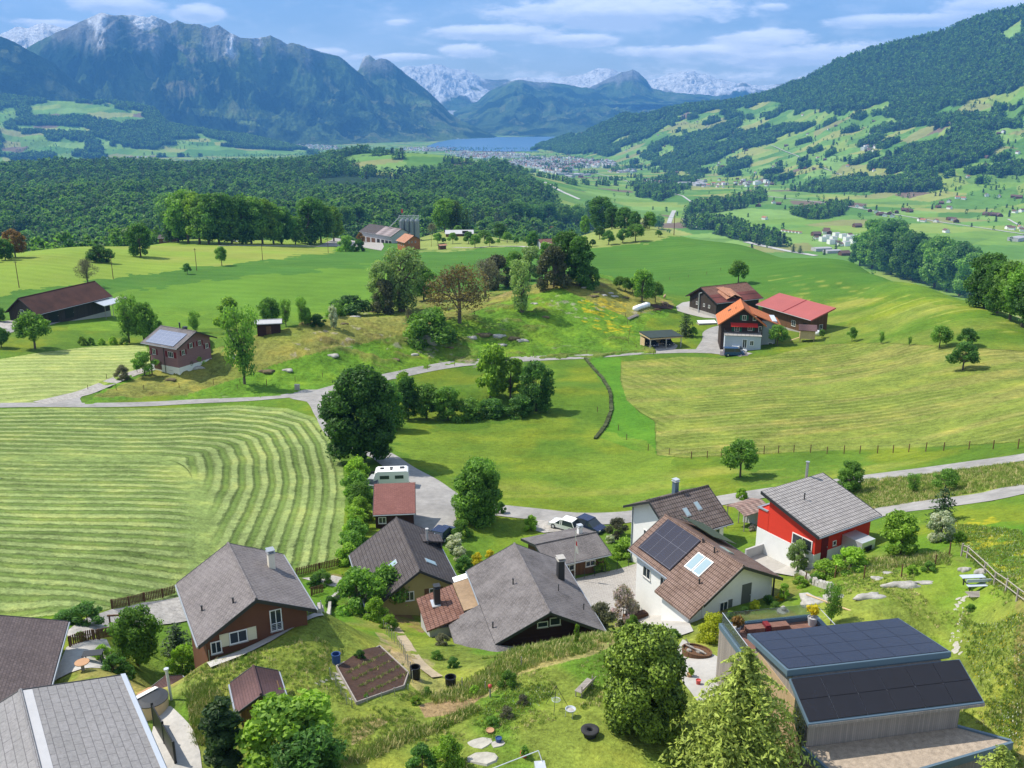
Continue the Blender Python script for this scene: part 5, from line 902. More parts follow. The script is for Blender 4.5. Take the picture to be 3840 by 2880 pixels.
def panels(name, p, m, nc, nr, parent, base):
    a0, a1, b0, b1, c0, c1 = rect(p); pw = (a1-a0)/nc; ph = (b1-b0)/nr; g_ = .014
    for i in range(nc):
        for j in range(nr):
            u0, u1 = a0+i*pw+g_, a0+(i+1)*pw-g_; v0, v1 = b0+j*ph+g_, b0+(j+1)*ph-g_; k = (c1-c0)/(b1-b0); q = MB(); q.slab([(u0, v0, c0+k*(v0-b0)+base), (u1, v0, c0+k*(v0-b0)+base), (u1, v1, c0+k*(v1-b0)+base), (u0, v1, c0+k*(v1-b0)+base)], .05); q.build(name, m, parent)
def m_pvflat(c):
    def f(nt, b):
        n = _noise(nt, _obj(nt), 1.1, 3); nt.links.new(_mix(nt, n, c, tuple(x*1.6 for x in c)), b.inputs['Base Color']); b.inputs['Roughness'].default_value = .25; b.inputs['Specular IOR Level'].default_value = .45
    return f
PVU = mat('solar_module', m_pvflat((.010,.011,.022))); PVL = mat('solar_module_black', m_pvflat((.010,.009,.011)))
for P_ in (UF, LF): field('mounting_frame', P_, MT['zinc'], .03, .02, ru if P_ is UF else rl, .03)
panels('solar_panel', UF, PVU, 6, 4, ru, .07); panels('solar_panel', LF, PVL, 6, 2, rl, .07)
b = MB(); b.hull([(x0-.1, y0-.05, z0-.45), (x1+.1, y0-.05, z0-.45), (x1+.1, y0+.05, z0-.45), (x0-.1, y0+.05, z0-.45)], [(x0-.1, y0-.1, z0+.03), (x1+.1, y0-.1, z0+.03), (x1+.1, y0+.05, z0+.03), (x0-.1, y0+.05, z0+.03)]); b.build('fascia', MT['bluem'], ru)
wx0, wx1 = X0+.25, X1-1.0; wy0 = Y0+.45
prof = [(wy0, -4), (wy0, Z0-.05), (Y1, Z1-.3), (y0+.1, z0-.4), (y1-.3, z1-.4), (y1-.3, -4)]
b = MB(); b.hull([(wx0, y, z) for y, z in prof], [(wx1, y, z) for y, z in prof]); b.build('wall', MT['larch'], so_)
b = MB(); b.box(wx0-.05, wx0+.0, wy0+.6, y1-.8, 0, z1-.8); b.build('end_cladding', MT['larchnew'], so_); b = MB(); b.hull([(wx0-.12, wy0+.1, Z0-2.6), (wx0-.07, wy0+.1, Z0-2.6), (wx0-.07, wy0+1.5, Z0-1.2), (wx0-.12, wy0+1.5, Z0-1.2)], [(wx0-.12, wy0+.1, Z0-.1), (wx0-.07, wy0+.1, Z0-.1), (wx0-.07, wy0+1.5, Z1-.2), (wx0-.12, wy0+1.5, Z1-.2)]); b.build('side_glazing', MT['glass'], so_)
for u0, u1, zt in ((wx0+2.0, wx0+3.7, Z0-.42), (wx0+5.6, wx0+6.3, Z0-.38)): b = MB(); b.box(u0, u1, wy0-.03, wy0+.02, zt-.28, zt); b.build('slot_window', MT['glass'], so_)
b = MB(); b.box(X0-.05, X1+.1, Y0-.12, Y0+.0, Z0-.28, Z0-.10); b.build('eaves_board', MT['larch'], rl)
fz = Z0-2.0     # flat gravel roof of the lower storey, towards the viewer
fp = [(X0+.1, wy0-.02), (X0+.1+.9, wy0-3.6), (X1+1.2, wy0-1.75), (X1-1.0, wy0-.02)]
b = MB(); b.slab([(p[0], p[1], fz) for p in [fp[1], fp[2], fp[3], fp[0]]], .3); b.build('gravel_roof', MT['gravelroof'], so_)
b = MB()
for p, q in ((fp[0], fp[1]), (fp[1], fp[2]), (fp[2], fp[3])): d = np.array(q)-np.array(p); n_ = np.array([-d[1], d[0]])/np.linalg.norm(d)*.16; b.hull([(*p, fz-.35), (*q, fz-.35), (q[0]-n_[0], q[1]-n_[1], fz-.35), (p[0]-n_[0], p[1]-n_[1], fz-.35)][::-1], [(*p, fz+.12), (*q, fz+.12), (q[0]-n_[0], q[1]-n_[1], fz+.12), (p[0]-n_[0], p[1]-n_[1], fz+.12)][::-1])
b.build('parapet', MT['bluem'], so_); c_ = [(fp[0][0]+.1, fp[0][1]), (fp[1][0]+.1, fp[1][1]+.12), (fp[2][0]-.1, fp[2][1]+.1), (fp[3][0]-.05, fp[3][1])]; b = MB(); b.hull([(p[0], p[1], -4) for p in c_], [(p[0], p[1], fz-.31) for p in c_]); b.build('lower_wall', MT['larch'], so_)
b = MB(); b.box(c_[1][0]+4.0, c_[1][0]+5.2, c_[1][1]-.2, c_[1][1]+1.4, fz-1.3, fz-.6); b.build('lower_window', MT['glass'], so_)
# roof terrace behind the panels
T = [Pm(2699, 2338, 6.3), Pm(3041, 2303, 6.3)]; tx0, tx1, ty1 = T[0][0], T[1][0]+.35, (T[0][1]+T[1][1])/2; tz = 6.3-gx; ty0 = y1-.1
b = MB(); b.box(tx0, tx1, ty0-.6, ty1, -4, tz-.35); b.build('terrace_block', MT['larch'], so_)
b = MB(); b.box(tx0-.05, tx1, ty1-.3, ty1+.02, tz-.36, tz); b.box(tx0-.05, tx0+.3, ty0-1.0, ty1-.3, tz-.36, tz); b.box(tx1-.3, tx1+.02, ty0-.5, ty1-.3, tz-.36, tz); b.build('terrace_frame', MT['bluem'], so_)
b = MB(); b.box(tx0+.3, tx1-.3, ty0-.4, ty1-.3, tz-.37, tz-.30); b.build('terrace_floor', MT['deck'], so_)
for u0, u1 in ((tx0+1.5, tx0+2.75), (tx0+3.2, tx0+4.5)): b = MB(); b.box(u0, u1, ty1-1.15, ty1-.55, tz-.3, tz+.05); b.build('terrace_bench', MT['deck'], so_)
b = MB(); b.box(tx0+2.8, tx0+3.15, ty1-1.15, ty1-.55, tz-.3, tz+.2); b.build('terrace_box', MT['dred'], so_)
gm = mat('glass_clear', None, (.5, .6, .6), .05, .5); gm.node_tree.nodes['Principled BSDF'].inputs['Transmission Weight'].default_value = .92
b = MB(); b.box(tx0+.1, tx0+.125, ty0-.5, ty1-.1, tz, tz+.85); b.box(tx0+.15, tx1-.1, ty1-.13, ty1-.105, tz, tz+.85); b.build('glass_balustrade', gm, so_); b = MB(); b.tube((tx0+.1, ty0-.5, tz+.87), (tx0+.1, ty1-.1, tz+.87), .025, n=6); b.tube((tx1-.2, ty0-.3, tz+.87), (tx1-.2, ty1-.1, tz+.87), .025, n=6); b.build('handrail', MT['zinc'], so_)
def pot(x, y, z, r, h, m, label, fol=None, name='flower_pot', rzz=0, wild=1.4):
    e = empty(name, (x, y, z), rzz, label, 'flower pot'); b = MB(); b.lathe([(r*.7, 0), (r, h), (r*.88, h), (r*.8, h*.85), (0, h*.85)], 16); b.build('pot', MT[m], e, smooth=False)
    if fol: rng = np.random.default_rng(int(abs(x*100))); bl = [(rng.normal()*r*.5, rng.normal()*r*.5, h+r*(.5+.6*i/5)*wild, r*.7, r*.7, r*.8) for i in range(6)]; link('plant', crown_mesh('plant', bl, 420, r*.34, LEAF[fol], rng, .2, .2), e)
    return e
c_, s_ = math.cos(.18), math.sin(.18)
def sol(u, v): return SX_+u*c_-v*s_, SY_+u*s_+v*c_
pot(*sol(tx0+.75, ty1-.95), gx+tz-.3, .33, .6, 'greyw', 'grey pot with reddish agave at left end of roof terrace', 'copper'); pot(*sol(tx1-.7, ty1-.85), gx+tz-.3, .33, .6, 'greyw', 'grey pot with yellow leaved palm at right end of roof terrace', 'gold', wild=2.2)
# ---------------------------------------------------------------- farms in the middle distance
O = House('farmhouse', 'dark timber farmhouse with bright orange tiled roof above grey plaster base', (58.03,229.39,-1.72,11.23,5.78,5.99,-8.70,4.46,4.38), MT['darkwood'], MT['orange'], ov=.9, og=1.0, depth=3, th=.22)
zz = O.z; E = 'E'
O.win(E, -.3+.6, zz-3.3, 1.0, 1.25, ('green', 2)); O.win(E, -.3+3.1, zz-3.3, .8, 1.1, mull=0); O.win(E, -1.3, zz-6.2, 1.2, 1.9, ('green', 2), name='balcony_door'); O.win(E, 1.9, zz-5.9, 1.1, 1.3, ('green', 1)); O.win(E, 4.3, zz-6.2, .7, 1.5, mull=0)
b = MB(); b.slab([(O.x1+1.5, -2.9, zz-4.6), (O.x1+1.5, 3.6, zz-4.6), (O.x1, 3.6, zz-4.0), (O.x1, -2.9, zz-4.0)], .12); b.build('awning_roof', MT['redp'], O.root)
b = MB(); b.box(O.x1, O.x1+3.3, -4.3, 4.4, -2, zz-6.6); bx_ = b.build('plaster_annex', MT['bluegrey'], O.root); b = MB(); b.box(O.x1-.02, O.x1+3.45, -4.45, 4.55, zz-6.6, zz-6.45); b.build('terrace_slab', MT['conc2'], O.root)
for q in ((O.x1+3.4, O.x1+3.4, -4.4, 4.5), (O.x1, O.x1+3.4, -4.4, -4.4), (O.x1, O.x1+3.4, 4.5, 4.5)): O.rail(*q, zz-6.45)
for a_, w_, h_, z_ in ((.5, 1.1, 2.3, zz-9.6), (2.2, 1.0, 1.3, zz-8.9)):
    b = MB(); X_ = O.x1+3.3; b.box(X_, X_+.06, a_-w_/2, a_+w_/2, z_, z_+h_); w0 = b.build('window', MT['wframe'], O.root); b = MB(); b.box(X_+.06, X_+.07, a_-w_/2+.12, a_-.04, z_+.12, z_+h_-.12); b.box(X_+.06, X_+.07, a_+.04, a_+w_/2-.12, z_+.12, z_+h_-.12); b.build('pane', MT['glass'], w0)
O.on_roof('skylight', -1.7, -.7, -3.2, -2.6, MT['dmetal'], .12, .1); O.pipe(1.5, -1.6, .5)
gx = O.g; wg = empty('x', (0, 0, 0)); bpy.data.objects.remove(wg)
b = MB(); a1 = O.yl+.02; b.box(-3.9, 3.2, a1, a1+3.6, -3, zz-3.6); wr_ = b.build('side_wing_wall', MT['bluegrey'], O.root)
b = MB(); b.slab([(-4.9, 2.2, zz-1.55), (4.3, 2.2, zz-1.55), (4.3, a1+4.6, zz-4.5), (-4.9, a1+4.6, zz-4.5)], .22); b.build('side_wing_roof', MT['orange'], O.root)
for z_ in (zz-7.3, zz-10.2):
    b = MB(); b.box(3.2, 3.26, a1+1.8, a1+2.9, z_, z_+1.1); w0 = b.build('window', MT['wframe'], O.root); b = MB(); b.box(3.26, 3.27, a1+1.95, a1+2.75, z_+.15, z_+.95); b.build('pane', MT['glass'], w0)
b = MB(); b.tube((3.3, a1+3.5, -2), (3.3, a1+3.5, zz-4.6), .07); b.build('downpipe', MT['dmetal'], O.root)
OB = House('barn', 'old dark timber barn with worn brown tile roof behind orange farmhouse', (62.88,271.67,0.46,17.22,6.85,7.88,-12.08,3.79,3.36), MT['blackwood'], MT['barntile'], 'barn', ov=1.1, og=.8, th=.2)
OB.on_roof('metal_sheeting', -8.5, 8.5, -7.8, -4.0, MT['barnplate'], .06, .05); zz = OB.z
b = MB(); b.slab([(-3.6, -6.9, zz-1.7), (-.9, -6.9, zz-2.4), (-.9, -1.0, zz-.3), (-3.6, -1.0, zz-.3)], .15); b.slab([(-.9, -6.9, zz-2.4), (1.6, -6.9, zz-3.1), (1.6, -1.0, zz-1.2), (-.9, -1.0, zz-.3)], .15) if False else b.slab([(-4.5, -7.2, zz-2.6), (-1.6, -7.2, zz-1.5), (-1.6, -.3, zz-.25), (-4.5, -1.3, zz-.7)], .15); b.slab([(-1.6, -7.2, zz-1.5), (1.2, -7.2, zz-2.6), (1.2, -1.3, zz-.7), (-1.6, -.3, zz-.25)], .15); b.build('cross_gable_roof', MT['terra'], OB.roof)
b = MB(); b.hull([(-4.0, -6.6, zz-6), (-4.0, -6.5, zz-6), (.8, -6.5, zz-6), (.8, -6.6, zz-6)], [(-4.0, -6.6, zz-2.7), (-4.0, -6.5, zz-2.7), (.8, -6.5, zz-2.7), (.8, -6.6, zz-2.7)]); b.build('cross_gable_wall', MT['blackwood'], OB.root)
for a_ in (-3.6, -1.2, 2.2): OB.win('W', a_, zz-5.6, .8, .9)
b = MB(); b.tube((-OB.x1-.25, 1.0, -1), (-OB.x1-.25, 1.0, zz-2.0), .16); b.tube((-OB.x1-.25, 1.0, zz-2.0), (-OB.x1-.25, -.2, zz-1.6), .16); b.build('flue_pipe', MT['zinc'], OB.root); OB.door('S', 4.5, 0.2, 3.0, 3.0, 'black')
b = MB(); b.box(-OB.x1-.1, OB.x1+.05, OB.yr-.08, OB.yl+.08, -4, 1.0); b.build('stone_base', MT['conc2'], OB.root)
RB = House('barn', 'long barn with plain red metal roof and dark board walls', (78.26,241.94,-1.13,21.28,9.19,7.93,-10.47,0.80,2.50), MT['brwood'], MT['redmetal'], 'barn', mono=True, ov=1.2, og=1.3, th=.25, depth=4)
b = MB(); b.box(-RB.x1-.05, RB.x1+.05, RB.yr-.05, RB.yl+.05, -4, .1); b.build('concrete_base', MT['conc2'], RB.root); RB.win('S', 3.2, 1.0, 1.5, 1.5); RB.win('E', -3.2, 1.2, 1.2, 1.2); RB.door('S', 7.6, .1, 1.6, 2.6, 'black'); RB.on_roof('roof_seam', -.2, .15, -7.9, -.03, MT['dred'], .05, .04)
PK = House('chalet', 'mauve chalet with red shutters and roof covered by pale solar panels', (-75.00,202.85,-0.51,11.40,5.79,5.86,-8.82,2.64,2.67), MT['pink'], MT['slateold'], ov=1.1, og=1.2, depth=3, base=MT['white'], base_h=1.1)
zz = PK.z; PK.on_roof('solar_array', -4.6, 4.2, -5.5, -1.3, MT['pvp'], .14, .08); PK.chimney(1.0, 1.0, .5, .8, 'dmetal', 'dmetal'); PK.pipe(.1, .4, 1.4, .16, 'dmetal')
for a_ in (-3.0, 2.3): PK.win('S', a_, zz-5.3, 1.1 if a_ < 0 else 1.7, 1.3, ('dred', 2), mull=1 if a_ < 0 else 2)
for a_, z_ in ((-3.2, zz-4.8), (-.9, zz-3.7), (1.6, zz-3.7), (3.6, zz-4.8)): PK.win('E', a_, z_, .9, 1.1, ('dred', 2))
PK.door('S', -2.2, zz-8.6, 2.4, 1.9, 'brwood'); PK.win('S', 2.0, zz-8.3, 1.0, .9); b = MB(); b.tube((.2, PK.yr-.1, -3), (.2, PK.yr-.1, zz-2.9), .07); b.build('downpipe', MT['dmetal'], PK.root)
BB = House('barn', 'very long barn under a rusty brown roof beside its gravel drive', (-128.93,259.68,1.19,27.00,5.83,6.14,-11.05,4.42,4.13), MT['blackwood'], MT['barnbrown'], 'barn', ov=.9, og=.6, depth=3, base=MT['conc2'], base_h=.0)
BB.th_ = 0; BB.door('S', -7.5, .9, 3.2, 2.8, 'black'); BB.win('W', 0, BB.z-4.5, 1.2, 1.2); BB.door('S', -2, .9, 3, 2.6, 'black')
b = MB(); b.slab([(6.5, -9.6, BB.z-5.4), (13.4, -9.6, BB.z-5.4), (13.4, -6.0, BB.z-4.5), (6.5, -6.0, BB.z-4.5)], .12); b.build('lean_to_roof', MT['zinc'], BB.root)
for u in (7, 10, 13): b = MB(); b.tube((u, -9.3, -1), (u, -9.3, BB.z-5.4), .08); b.build('post', MT['greywood'], BB.root)
HT = House('hut', 'small brown hut standing at the dark forest edge', (-211.83,573.44,0.06,11.43,3.82,3.75,-38.59,1.78,1.75), MT['brwood'], MT['slatedark'], 'hut', depth=3); HT.win('S', -2, .8, 1.2, 1); HT.win('S', 2, .8, 1.2, 1); HT.chimney(1, .6, .7, .5, 'greyw')
SB = House('barn', 'big farm barn with grey brown corrugated roof below the silos', (-88.02,648.35,-0.81,37.84,8.91,9.33,-43.00,4.21,4.56), MT['greyw'], MT['tiledark'], 'barn', ov=.8, og=.5, depth=3); SB.on_roof('newer_roof', .5, 18.6, -9.2, -.3, mat('roof_corrugated', m_tile((.22,.18,.18), (.25,.21,.21), (.35,.32,.33), 2.2, 9, .1)), .08, .06)
for u in (3, 8, 12.5, 16.5): SB.door('S', u, .2, 3.2, 3.6, 'black')
for u in (-15, -9, -3): SB.door('S', u, .2, 4.4, 3.6, 'brwood')
SH = House('farmhouse', 'orange timber farmhouse with terracotta roof in front of the silos', (-61.63,558.33,-1.00,12.09,5.14,6.28,-36.44,2.78,3.82), MT['orangew'], MT['terra'], depth=3, ov=.7, og=.9)
for a_ in (-3, -1, 1.4): SH.win(E, a_, SH.z-4.4, .9, 1.1)
for u in (-3, 0, 3): SH.win('S', u, SH.z-6.2, .9, 1.1)
SH.chimney(-1, 1, .9, .5, 'greyw'); b = MB(); b.slab([(-3.5, 1, SH.z-.8), (1.5, 1, SH.z-.8), (1.5, 8, SH.z-3.6), (-3.5, 8, SH.z-3.6)], .2); b.build('rear_roof', MT['terra'], SH.root)
S2 = House('barn', 'hall with pale flat gable roof partly hidden behind the silos', (-37,655,.05,20,8,8,-46.5,1.6,1.6), MT['brwood'], MT['greyw'], 'barn', depth=3); S2.door('S', 4, .2, 4, 4, 'black')
sx, sy, sz = at(1545, 905); si = empty('silo_block', (-70.5, 640, float(H(-70.5, 640))), 0, 'cluster of tall steel feed silos with walkway and red flag', 'silo')
for i in range(4):
    for j in range(2):
        b = MB(); b.lathe([(0, 0), (1.65, 0), (1.65, 15.2), (1.2, 16.1), (.3, 16.6), (0, 16.6)], 14, (i*3.35-5, j*3.4, -1)); b.build('silo', MT['tank'], si, smooth=False)
b = MB(); [b.tube((-7+i*3.3, j, 12), (-7+i*3.3, j, 18), .1, n=4) for i in range(5) for j in (-1.8, 5)]; b.box(-7.2, 6.8, -.2, 1.0, 16.6, 16.8); b.tube((-7, 0, 17.8), (6.8, 0, 17.8), .07, n=4); b.tube((-7, 1.2, 17.8), (6.8, 1.2, 17.8), .07, n=4); b.tube((-14, 1, 9.5), (-6.5, 1, 16.8), .35, n=6); b.build('walkway', MT['metal'], si)
b = MB(); b.tube((-4, 0, 16), (-4, 0, 22.5), .08, n=5); b.build('flag_mast', MT['metal'], si); b = MB(); b.box(-5.2, -4.1, -.03, .03, 19.6, 22.2); b.build('flag', MT['flagred'], si)
FS = House('house', 'farm building with terracotta gable among the orchard trees', (28.70,495.38,-1.93,8.00,5.13,5.41,-28.65,3.05,2.70), MT['darkwood'], MT['terra'], 'farm building', depth=3); FS.win('E', 0, FS.z-4.5, 1, 1); FS.win('E', 2.2, FS.z-4.5, 1, 1); FS.door('E', -2.5, .2, 1.2, 2.2)
FL = House('barn', 'low barn with dark blue solar array on its roof in the orchard', (20.48,502.20,0.30,13.19,4.74,4.64,-31.06,1.27,1.85), MT['greyw'], MT['barntile'], 'barn', depth=3); FL.on_roof('solar_array', -6.3, 6.0, .1, 4.5, mat('solar_cells_dark', m_panel(1.5, 1.1, (.02,.025,.09), (.03,.035,.12), (.08,.09,.16), .03)), .12, .06); FL.door('S', -2, .2, 3, 2.4, 'black'); FL.door('S', 3, .2, 3, 2.4, 'brwood')
FM = House('hut', 'tiny hut with reddish roof beside the meadow lane near silos', (-40.99,544.36,0.55,5.18,1.79,1.71,-40.19,0.65,0.60), MT['brwood'], MT['terra'], 'hut', depth=2); FM.door('S', 0, .1, 1, 1.8)
KH = House('hut', 'small shed with curved grey roof at the end of the knoll', (*at(1010, 1248)[:2], .2, 6.5, 2.2, 2.2, at(1010, 1248)[2]+3.3, .5, .5), MT['darkred'], MT['greyw'], 'shed', depth=2); KH.door('S', 0, .1, 1.2, 1.9, 'brwood')
# carport
x, y, z = 38.37, 234.0, float(H(38.4, 232)); cpt = empty('carport', (x, y-1.5, z), .30, 'open timber carport with flat dark roof beside the lane', 'carport')
b = MB(); b.slab([(-4.6, -3.2, 3.3), (4.8, -3.2, 3.1), (4.8, 3.4, 3.3), (-4.6, 3.4, 3.5)], .14); cr = b.build('roof', mat('roof_green_black', m_plain((.03,.045,.04), .2)), cpt); b = MB(); b.box(-4.5, 4.7, -3.1, -2.9, 2.7, 3.05); b.box(-4.5, -4.3, -3, 3.3, 2.8, 3.2); b.build('beam', MT['pale'], cr)
for u, v in ((-4.2, -2.9), (.2, -2.9), (4.4, -2.9), (-4.2, 3.0), (4.4, 3.0)): b = MB(); b.box(u-.1, u+.1, v-.1, v+.1, -1, 3.1); b.build('post', MT['conc2'], cpt)
b = MB(); b.box(-4.3, 4.5, 2.95, 3.05, -1, 2.2); b.box(-4.3, -4.2, .4, 3, -1, 2.2); b.build('back_wall', MT['pale'], cpt); b = MB(); b.box(-4.4, 4.6, -4.0, 3.2, -.8, .08); b.build('floor_slab', MT['concrete'], cpt)
# coop
x, y, z = at(3025, 1278); co = empty('hen_house', (x, y, z), -.25, 'small pale wooden hen house on stilts with maroon roof', 'hen house')
b = MB(); b.slab([(-2.2, -1.8, 3.0), (2.2, -1.8, 3.0), (2.2, 1.2, 3.9), (-2.2, 1.2, 3.9)], .12); b.build('roof', MT['maroon'], co); b = MB(); b.hull([(-1.8, -1.4, .8), (1.8, -1.4, .8), (1.8, 1, .8), (-1.8, 1, .8)], [(-1.8, -1.4, 3.0), (1.8, -1.4, 3.0), (1.8, 1, 3.7), (-1.8, 1, 3.7)]); b.build('wall', MT['pale'], co)
for u in (-1.6, 1.6):
    for v in (-1.2, .9): b = MB(); b.box(u-.07, u+.07, v-.07, v+.07, -.5, .8); b.build('stilt', MT['pale'], co)
b = MB(); b.hull([(-1.9, -1.0, .9), (-1.9, -.5, .9), (-3.9, -.5, .0), (-3.9, -1.0, .0)][::-1], [(-1.9, -1.0, .98), (-1.9, -.5, .98), (-3.9, -.5, .08), (-3.9, -1.0, .08)][::-1]); b.build('ramp', MT['pale'], co)
# ---------------------------------------------------------------- individual trees and shrubs: key, base pixel, height in photo pixels, width factor, name, category, label
# special large ones near the viewer
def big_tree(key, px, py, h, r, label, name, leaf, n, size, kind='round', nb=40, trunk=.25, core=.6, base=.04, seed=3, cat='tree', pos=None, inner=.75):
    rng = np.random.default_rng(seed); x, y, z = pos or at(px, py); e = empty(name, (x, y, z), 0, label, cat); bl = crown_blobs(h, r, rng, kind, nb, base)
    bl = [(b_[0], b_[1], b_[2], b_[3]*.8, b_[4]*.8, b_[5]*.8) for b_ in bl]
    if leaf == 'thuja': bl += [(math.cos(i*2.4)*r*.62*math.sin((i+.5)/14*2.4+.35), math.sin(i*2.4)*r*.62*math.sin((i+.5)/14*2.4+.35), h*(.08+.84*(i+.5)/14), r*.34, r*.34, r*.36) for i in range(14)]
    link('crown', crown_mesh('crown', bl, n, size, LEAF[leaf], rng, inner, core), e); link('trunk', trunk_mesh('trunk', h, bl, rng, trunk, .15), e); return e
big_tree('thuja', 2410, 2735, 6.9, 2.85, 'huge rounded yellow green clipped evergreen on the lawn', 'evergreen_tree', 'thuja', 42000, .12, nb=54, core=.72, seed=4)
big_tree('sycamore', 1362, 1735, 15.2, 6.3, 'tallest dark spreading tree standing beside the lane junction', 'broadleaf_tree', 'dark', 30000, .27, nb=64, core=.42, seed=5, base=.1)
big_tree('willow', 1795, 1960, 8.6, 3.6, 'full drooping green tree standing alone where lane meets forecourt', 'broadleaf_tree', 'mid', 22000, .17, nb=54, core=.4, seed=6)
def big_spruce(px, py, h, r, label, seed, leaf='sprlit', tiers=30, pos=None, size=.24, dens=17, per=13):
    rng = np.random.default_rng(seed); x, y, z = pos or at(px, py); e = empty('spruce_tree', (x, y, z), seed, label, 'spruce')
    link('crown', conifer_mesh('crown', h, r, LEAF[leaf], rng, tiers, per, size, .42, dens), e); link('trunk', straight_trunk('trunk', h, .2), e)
_x, _y, _z = 12.9, 44.2, float(H(12.9, 44.2))
big_spruce(0, 0, 9.2, 5.3, 'tall feathery light green spruce in front of solar house', 1, pos=(_x, _y, _z), tiers=27, dens=58, per=16, size=.16)
big_spruce(0, 0, 5.6, 2.9, 'pale green young spruce cut off by lower right corner', 2, pos=(25.2, 40, 2.9), tiers=24, dens=30, size=.12, per=17)
big_spruce(0, 0, 4.2, .9, 'spruce tip rising in front of light grey slate roof', 3, pos=(-13.1, 28.6, 9.2), tiers=14, dens=8, size=.12)
